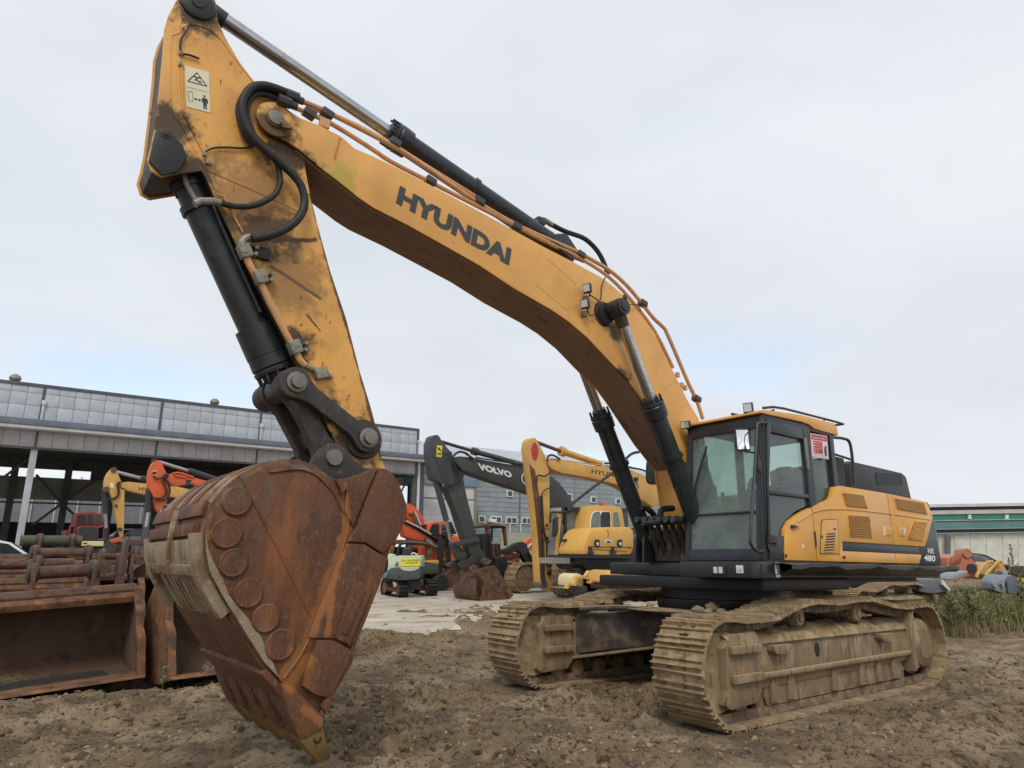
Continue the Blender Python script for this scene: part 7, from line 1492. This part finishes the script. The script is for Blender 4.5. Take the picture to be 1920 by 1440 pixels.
q_ = CXP.prism('box_body', zl_([(920, 190), (965, 158), (1248, 158), (1238, 218), (940, 215)]), 0, .7, 'cream_paint', cx_, .01); CXP.prism('handle_slot', zl_([(995, 176), (1045, 176), (1040, 190), (998, 190)]), -.01, 0, 'ink', q_); CXP.prism('box_stand', zl_([(900, 218), (1240, 218), (1240, 420), (900, 420)]), .05, .65, 'soot_black', cx_)
settle(cx_, (5.2, -12, ZF))

# ------------------------------------------------------------------ scrap heap and weeds on the right
def gh(x, y): return float(base_h(np.array([x]), np.array([y]))[0])
def scrap(u, v, d): return front(u, v, d)
s1 = scrap(1800, 1060, 29); o1 = thing('digger_bucket', 'faded orange toothed digger bucket dumped in the weeds behind the counterweight', 'bucket', group='scrap buckets in the weeds')
k_ = s1.prism('bucket_side', zj([(620, 600), (700, 440), (790, 300), (810, 190), (860, 130), (920, 140), (950, 230), (1010, 290), (1100, 390), (1060, 500), (960, 560), (800, 620), (700, 700)]), 0, .06, 'orange_faded', o1, .02)
s1.prism('bucket_body', zj([(540, 250), (800, 200), (900, 190), (960, 300), (960, 600), (600, 640), (560, 500)]), .06, 1.3, 'orange_faded', o1, .015); s1.disc('bucket_ear', zj([(880, 165)])[0], .16, -.06, .4, 'orange_faded', o1); s1.disc('bucket_eye', zj([(975, 445)])[0], .17, -.05, .02, 'ink', o1)
for k in range(5): s1.prism('tooth', zj([(590-20*k+50*k, 350-26*k), (620-20*k+50*k, 345-26*k), (560-20*k+50*k+80, 215-22*k), (540-20*k+50*k+80, 220-22*k)]), -.1-.02*k, .0, 'orange_faded', o1, .01)
settle(o1, (s1.p(800, 1090).x, s1.p(800, 1090).y, gh(-19, -9))) if False else settle(o1, tuple(s1.p(1800, 1105)))
s2 = scrap(1865, 1060, 31); o2 = thing('digger_bucket', 'yellow ribbed digger bucket with bent bars lying in the weeds', 'bucket', group='scrap buckets in the weeds')
s2.prism('bucket_body', zj([(1180, 540), (1240, 450), (1320, 370), (1420, 330), (1540, 350), (1600, 450), (1620, 560), (1500, 640), (1250, 640)]), 0, 1.1, 'old_yellow', o2, .02)
for l in ([(1010, 600), (1060, 500), (1190, 340), (1310, 320)], [(1170, 560), (1280, 440), (1400, 320), (1460, 320)]): s2.tube('bent_bar', zj(l), .06, 'old_yellow', o2, t=-.15)
for k in range(3): s2.prism('rib', zj([(1210+70*k, 520), (1230+70*k, 520), (1310+60*k, 380), (1290+60*k, 378)]), -.06, .0, 'old_yellow', o2)
settle(o2, tuple(s2.p(1860, 1100)))
s3 = scrap(1885, 1100, 25.5); o3 = thing('digger_bucket', 'blue grey digger bucket half sunk in grass at the right edge', 'bucket', group='scrap buckets in the weeds')
s3.prism('bucket_body', zj([(1340, 700), (1360, 640), (1420, 555), (1640, 550), (1720, 560), (1800, 650), (1820, 860), (1600, 900), (1360, 820)]), .05, .5, 'scrap_blue', o3, .04); s3.prism('bucket_side', zj([(1590, 660), (1650, 580), (1730, 570), (1800, 650), (1830, 880), (1620, 890)]), -.05, .05, 'scrap_grey', o3, .02)
for l in ([(1340, 700), (1400, 640), (1420, 650), (1400, 790), (1350, 760)], [(1490, 720), (1540, 650), (1560, 660), (1520, 790)]): s3.prism('bucket_plate', zj(l), -.06, .02, 'scrap_blue', o3)
s3.prism('lifting_ear', zj([(1480, 545), (1540, 490), (1590, 520), (1590, 550)]), .1, .3, 'shed_dark', o3); s3.prism('lifting_ear', zj([(1630, 545), (1690, 480), (1700, 490), (1660, 555)]), .1, .3, 'scrap_blue', o3)
settle(o3, tuple(s3.p(1885, 1125)))
s4 = scrap(1835, 1050, 33); o4 = thing('scrap_cover', 'dark grey curved machine cover leaning between orange and yellow scrap', 'scrap')
s4.prism('cover', zj([(960, 210), (1000, 190), (1120, 190), (1320, 260), (1400, 340), (1200, 330), (1120, 400), (1050, 330)]), 0, .8, 'scrap_grey', o4, .06); s4.prism('stand', zj([(1000, 390), (1300, 390), (1300, 640), (1000, 640)]), .2, .6, 'scrap_grey', o4)
settle(o4, tuple(s4.p(1835, 1090)))
o5 = thing('hose_pile', 'heap of yellow and dark hoses sloping down behind the scrap buckets', 'scrap')
for k in range(10):
    a = random.uniform(-8, 8); s4.tube('hose', [(x+random.uniform(-1, 1), y+random.uniform(-1.5, 1.5)) for x, y in zj([(1060+30*k, 185+6*k), (1250+20*k, 205+12*k), (1400+10*k, 235+14*k), (1560+15*k, 320+9*k), (1750, 400+10*k), (1920, 470+12*k)])], .07, ('rubber', 'old_yellow', 'purple_brown')[k % 3], o5, t=.5+.06*k)
settle(o5, tuple(s4.p(1850, 1090)))
s6 = scrap(1790, 1100, 22); o6 = thing('scrap_radiator', 'grey crumpled sheet metal with white fins lying under the tail', 'scrap')
s6.prism('sheet', zj([(80, 640), (430, 640), (560, 760), (620, 860), (300, 900), (60, 860)]), .1, .9, 'scrap_grey', o6, .04)
for k in range(6): s6.prism('fin', zj([(440+24*k, 640+30*k), (458+24*k, 650+30*k), (470+24*k, 740+22*k), (450+24*k, 730+22*k)]), -.02, .08, 'window_white', o6)
s6.prism('sheet', zj([(690, 570), (760, 535), (880, 520), (1010, 490), (1000, 510), (860, 600), (700, 660), (640, 640)]), .2, .7, 'scrap_blue', o6, .03)
settle(o6, tuple(s6.p(1780, 1120)))
o7 = tag(obj('pipe', tube(B(), [s3.p(*zj([(1815, 625)])[0]), s3.p(*zj([(1990, 720)])[0])], .06, 8, False), 'old_yellow'), 'yellow pipe sticking out of the weeds at the right edge', 'pipe')

def blades(name, pts, hmin, hmax, m, label, seed, w=.012, lean=.4, **k):
    r = np.random.default_rng(seed); n = len(pts); h = r.uniform(hmin, hmax, n)*r.uniform(.5, 1, n); a = r.uniform(0, 6.28, n); l = r.uniform(.05, lean, n)*h; ww = w*r.uniform(.6, 1.5, n)
    dx, dy = np.cos(a), np.sin(a); bd = r.uniform(0, 6.28, n); ex, ey = np.cos(bd)*ww, np.sin(bd)*ww
    P = np.array(pts); V = np.stack([np.stack([P[:, 0]-ex, P[:, 1]-ey, P[:, 2]], -1), np.stack([P[:, 0]+ex, P[:, 1]+ey, P[:, 2]], -1), np.stack([P[:, 0]+dx*l*.35+ex*.7, P[:, 1]+dy*l*.35+ey*.7, P[:, 2]+h*.6], -1), np.stack([P[:, 0]+dx*l*.35-ex*.7, P[:, 1]+dy*l*.35-ey*.7, P[:, 2]+h*.6], -1), np.stack([P[:, 0]+dx*l, P[:, 1]+dy*l, P[:, 2]+h], -1)], 1)
    i = np.arange(n)*5; F4 = np.stack([i, i+1, i+2, i+3], -1).tolist(); F3 = np.stack([i+3, i+2, i+4], -1).tolist()
    me = bpy.data.meshes.new(name); me.from_pydata(V.reshape(-1, 3).tolist(), [], F4+F3); me.materials.append(MC[m]); o = bpy.data.objects.new(name, me); C.objects.link(o)
    o['kind'] = 'stuff'; o['label'] = label
    return o
r = np.random.default_rng(9)
def field(n, d0, d1, u0, u1, seed, th):
    r = np.random.default_rng(seed); d = r.uniform(d0, d1, n); u = r.uniform(u0, u1, n)
    rx, ry = -.7904, .6126; fx_, fy_ = -.613, -.790
    x = CW[0]+d*(fx_+rx*(u-960)/FPX); y = CW[1]+d*(fy_+ry*(u-960)/FPX)
    k = fbm(x*.6, y*.6, 81, 3)+r.normal(0, .12, n) > th
    x, y = x[k], y[k]; return np.stack([x, y, base_h(x, y)-.02], -1)
blades('weeds', field(42000, 18.0, 29, 1640, 2150, 4, -.30), .25, 1.05, 'leaf_green', 'tangle of green weeds growing round the scrap buckets', 5, .016, .7)
blades('dry_grass', field(22000, 16.6, 28, 1660, 2150, 6, -.1), .2, .7, 'leaf_dry', 'dry yellowish grass at the edge of the weeds', 7, .010, .7)
for k, (u, d, h) in enumerate(((1905, 26, 2.3), (1912, 24, 1.7), (1897, 27, 1.9), (1775, 19.5, .9), (1810, 20.5, 1.0))):
    q = front(u, 1100, d).p(u, 1100); z = gh(q.x, q.y); t = thing('tall_weed', ['tall feathery weed stalk at the right edge', 'shorter stalk just right of the tallest weed', 'thin stalk left of the tallest weed', 'low bushy weed just behind the rear track', 'bushy weed in front of the orange scrap bucket'][k], 'weed', (q.x, q.y, z), 0, 'tall weeds')
    obj('stem', tube(B(), [(0, 0, 0), (.04, .02, h*.5), (.02, .05, h)], .014, 5), 'leaf_dry', t); bm = B()
    for j in range(170):
        zz = h*(.15+.85*random.random()); a = random.random()*6.28; L = (.34*(1-zz/h)+.07)*random.uniform(.5, 1.2)*(1.4 if h < 1.2 else .8); d = Vector((math.cos(a), math.sin(a), .7)); s = Vector((-d.y, d.x, 0))*.018; p0 = Vector((.02, .03, zz))
        v = [bm.verts.new(p0), bm.verts.new(p0+d*L*.5+s), bm.verts.new(p0+d*L), bm.verts.new(p0+d*L*.5-s)]; bm.faces.new(v)
    obj('leaves', bm, 'leaf_green', t)
for k, (u, v, lab) in enumerate(((308, 1262, 'small green sprout growing against the orange bucket edge'), (200, 1296, 'tiny green sprout in the mud below the first loader bucket'))):
    q = Vector(unp(BW_, CW, u, v, 2, .22)); q.z = gz_(q.x, q.y); t = thing('sprout', lab, 'plant', tuple(q)); h = .34 if k == 0 else .10; bm = B()
    obj('stem', tube(B(), [(0, 0, -.02), (.01, .02, h*.5), (.03, .02, h)], .005, 5), 'leaf_fresh', t)
    for j in range(16 if k == 0 else 9):
        zz = h*(.3+.75*random.random()); a = random.random()*6.28; L = random.uniform(.05, .09)*(1 if k == 0 else .6); d = Vector((math.cos(a), math.sin(a), .35)); s = Vector((-d.y, d.x, 0)).normalized()*L*.32; p0 = Vector((.02, .02, zz))
        bm.faces.new([bm.verts.new(p0), bm.verts.new(p0+d*L*.55+s), bm.verts.new(p0+d*L), bm.verts.new(p0+d*L*.55-s)])
    obj('leaves', bm, 'leaf_fresh', t)
def leafcloud(name, n, m, label, seed, d0, d1, u0, u1, hmax):
    r = np.random.default_rng(seed); P = field(n, d0, d1, u0, u1, seed, -.05); V = []; F = []
    for x, y, z in P:
        h = hmax*r.uniform(.4, 1); w = .12+.22*h
        for j in range(22):
            p = np.array([x+r.normal(0, w), y+r.normal(0, w), z+.05+h*r.random()]); a = r.uniform(0, 6.28); L = r.uniform(.05, .11); t = np.array([math.cos(a), math.sin(a), r.uniform(-.3, .7)])*L; s = np.array([-math.sin(a), math.cos(a), r.uniform(-.3, .3)])*L*.3
            i = len(V); V += [tuple(p), tuple(p+t*.5+s), tuple(p+t), tuple(p+t*.5-s)]; F.append((i, i+1, i+2, i+3))
    me = bpy.data.meshes.new(name); me.from_pydata(V, [], F); me.materials.append(MC[m]); o = bpy.data.objects.new(name, me); C.objects.link(o); o['kind'] = 'stuff'; o['label'] = label
leafcloud('leafy_weeds', 700, 'leaf_green', 'low leafy weeds between the grass and the scrap buckets', 21, 17.5, 28, 1650, 2150, 1.0)
leafcloud('yellowing_weeds', 160, 'leaf_dry', 'yellowing leafy weeds in the grass', 23, 17.5, 27, 1650, 2150, 1.0)
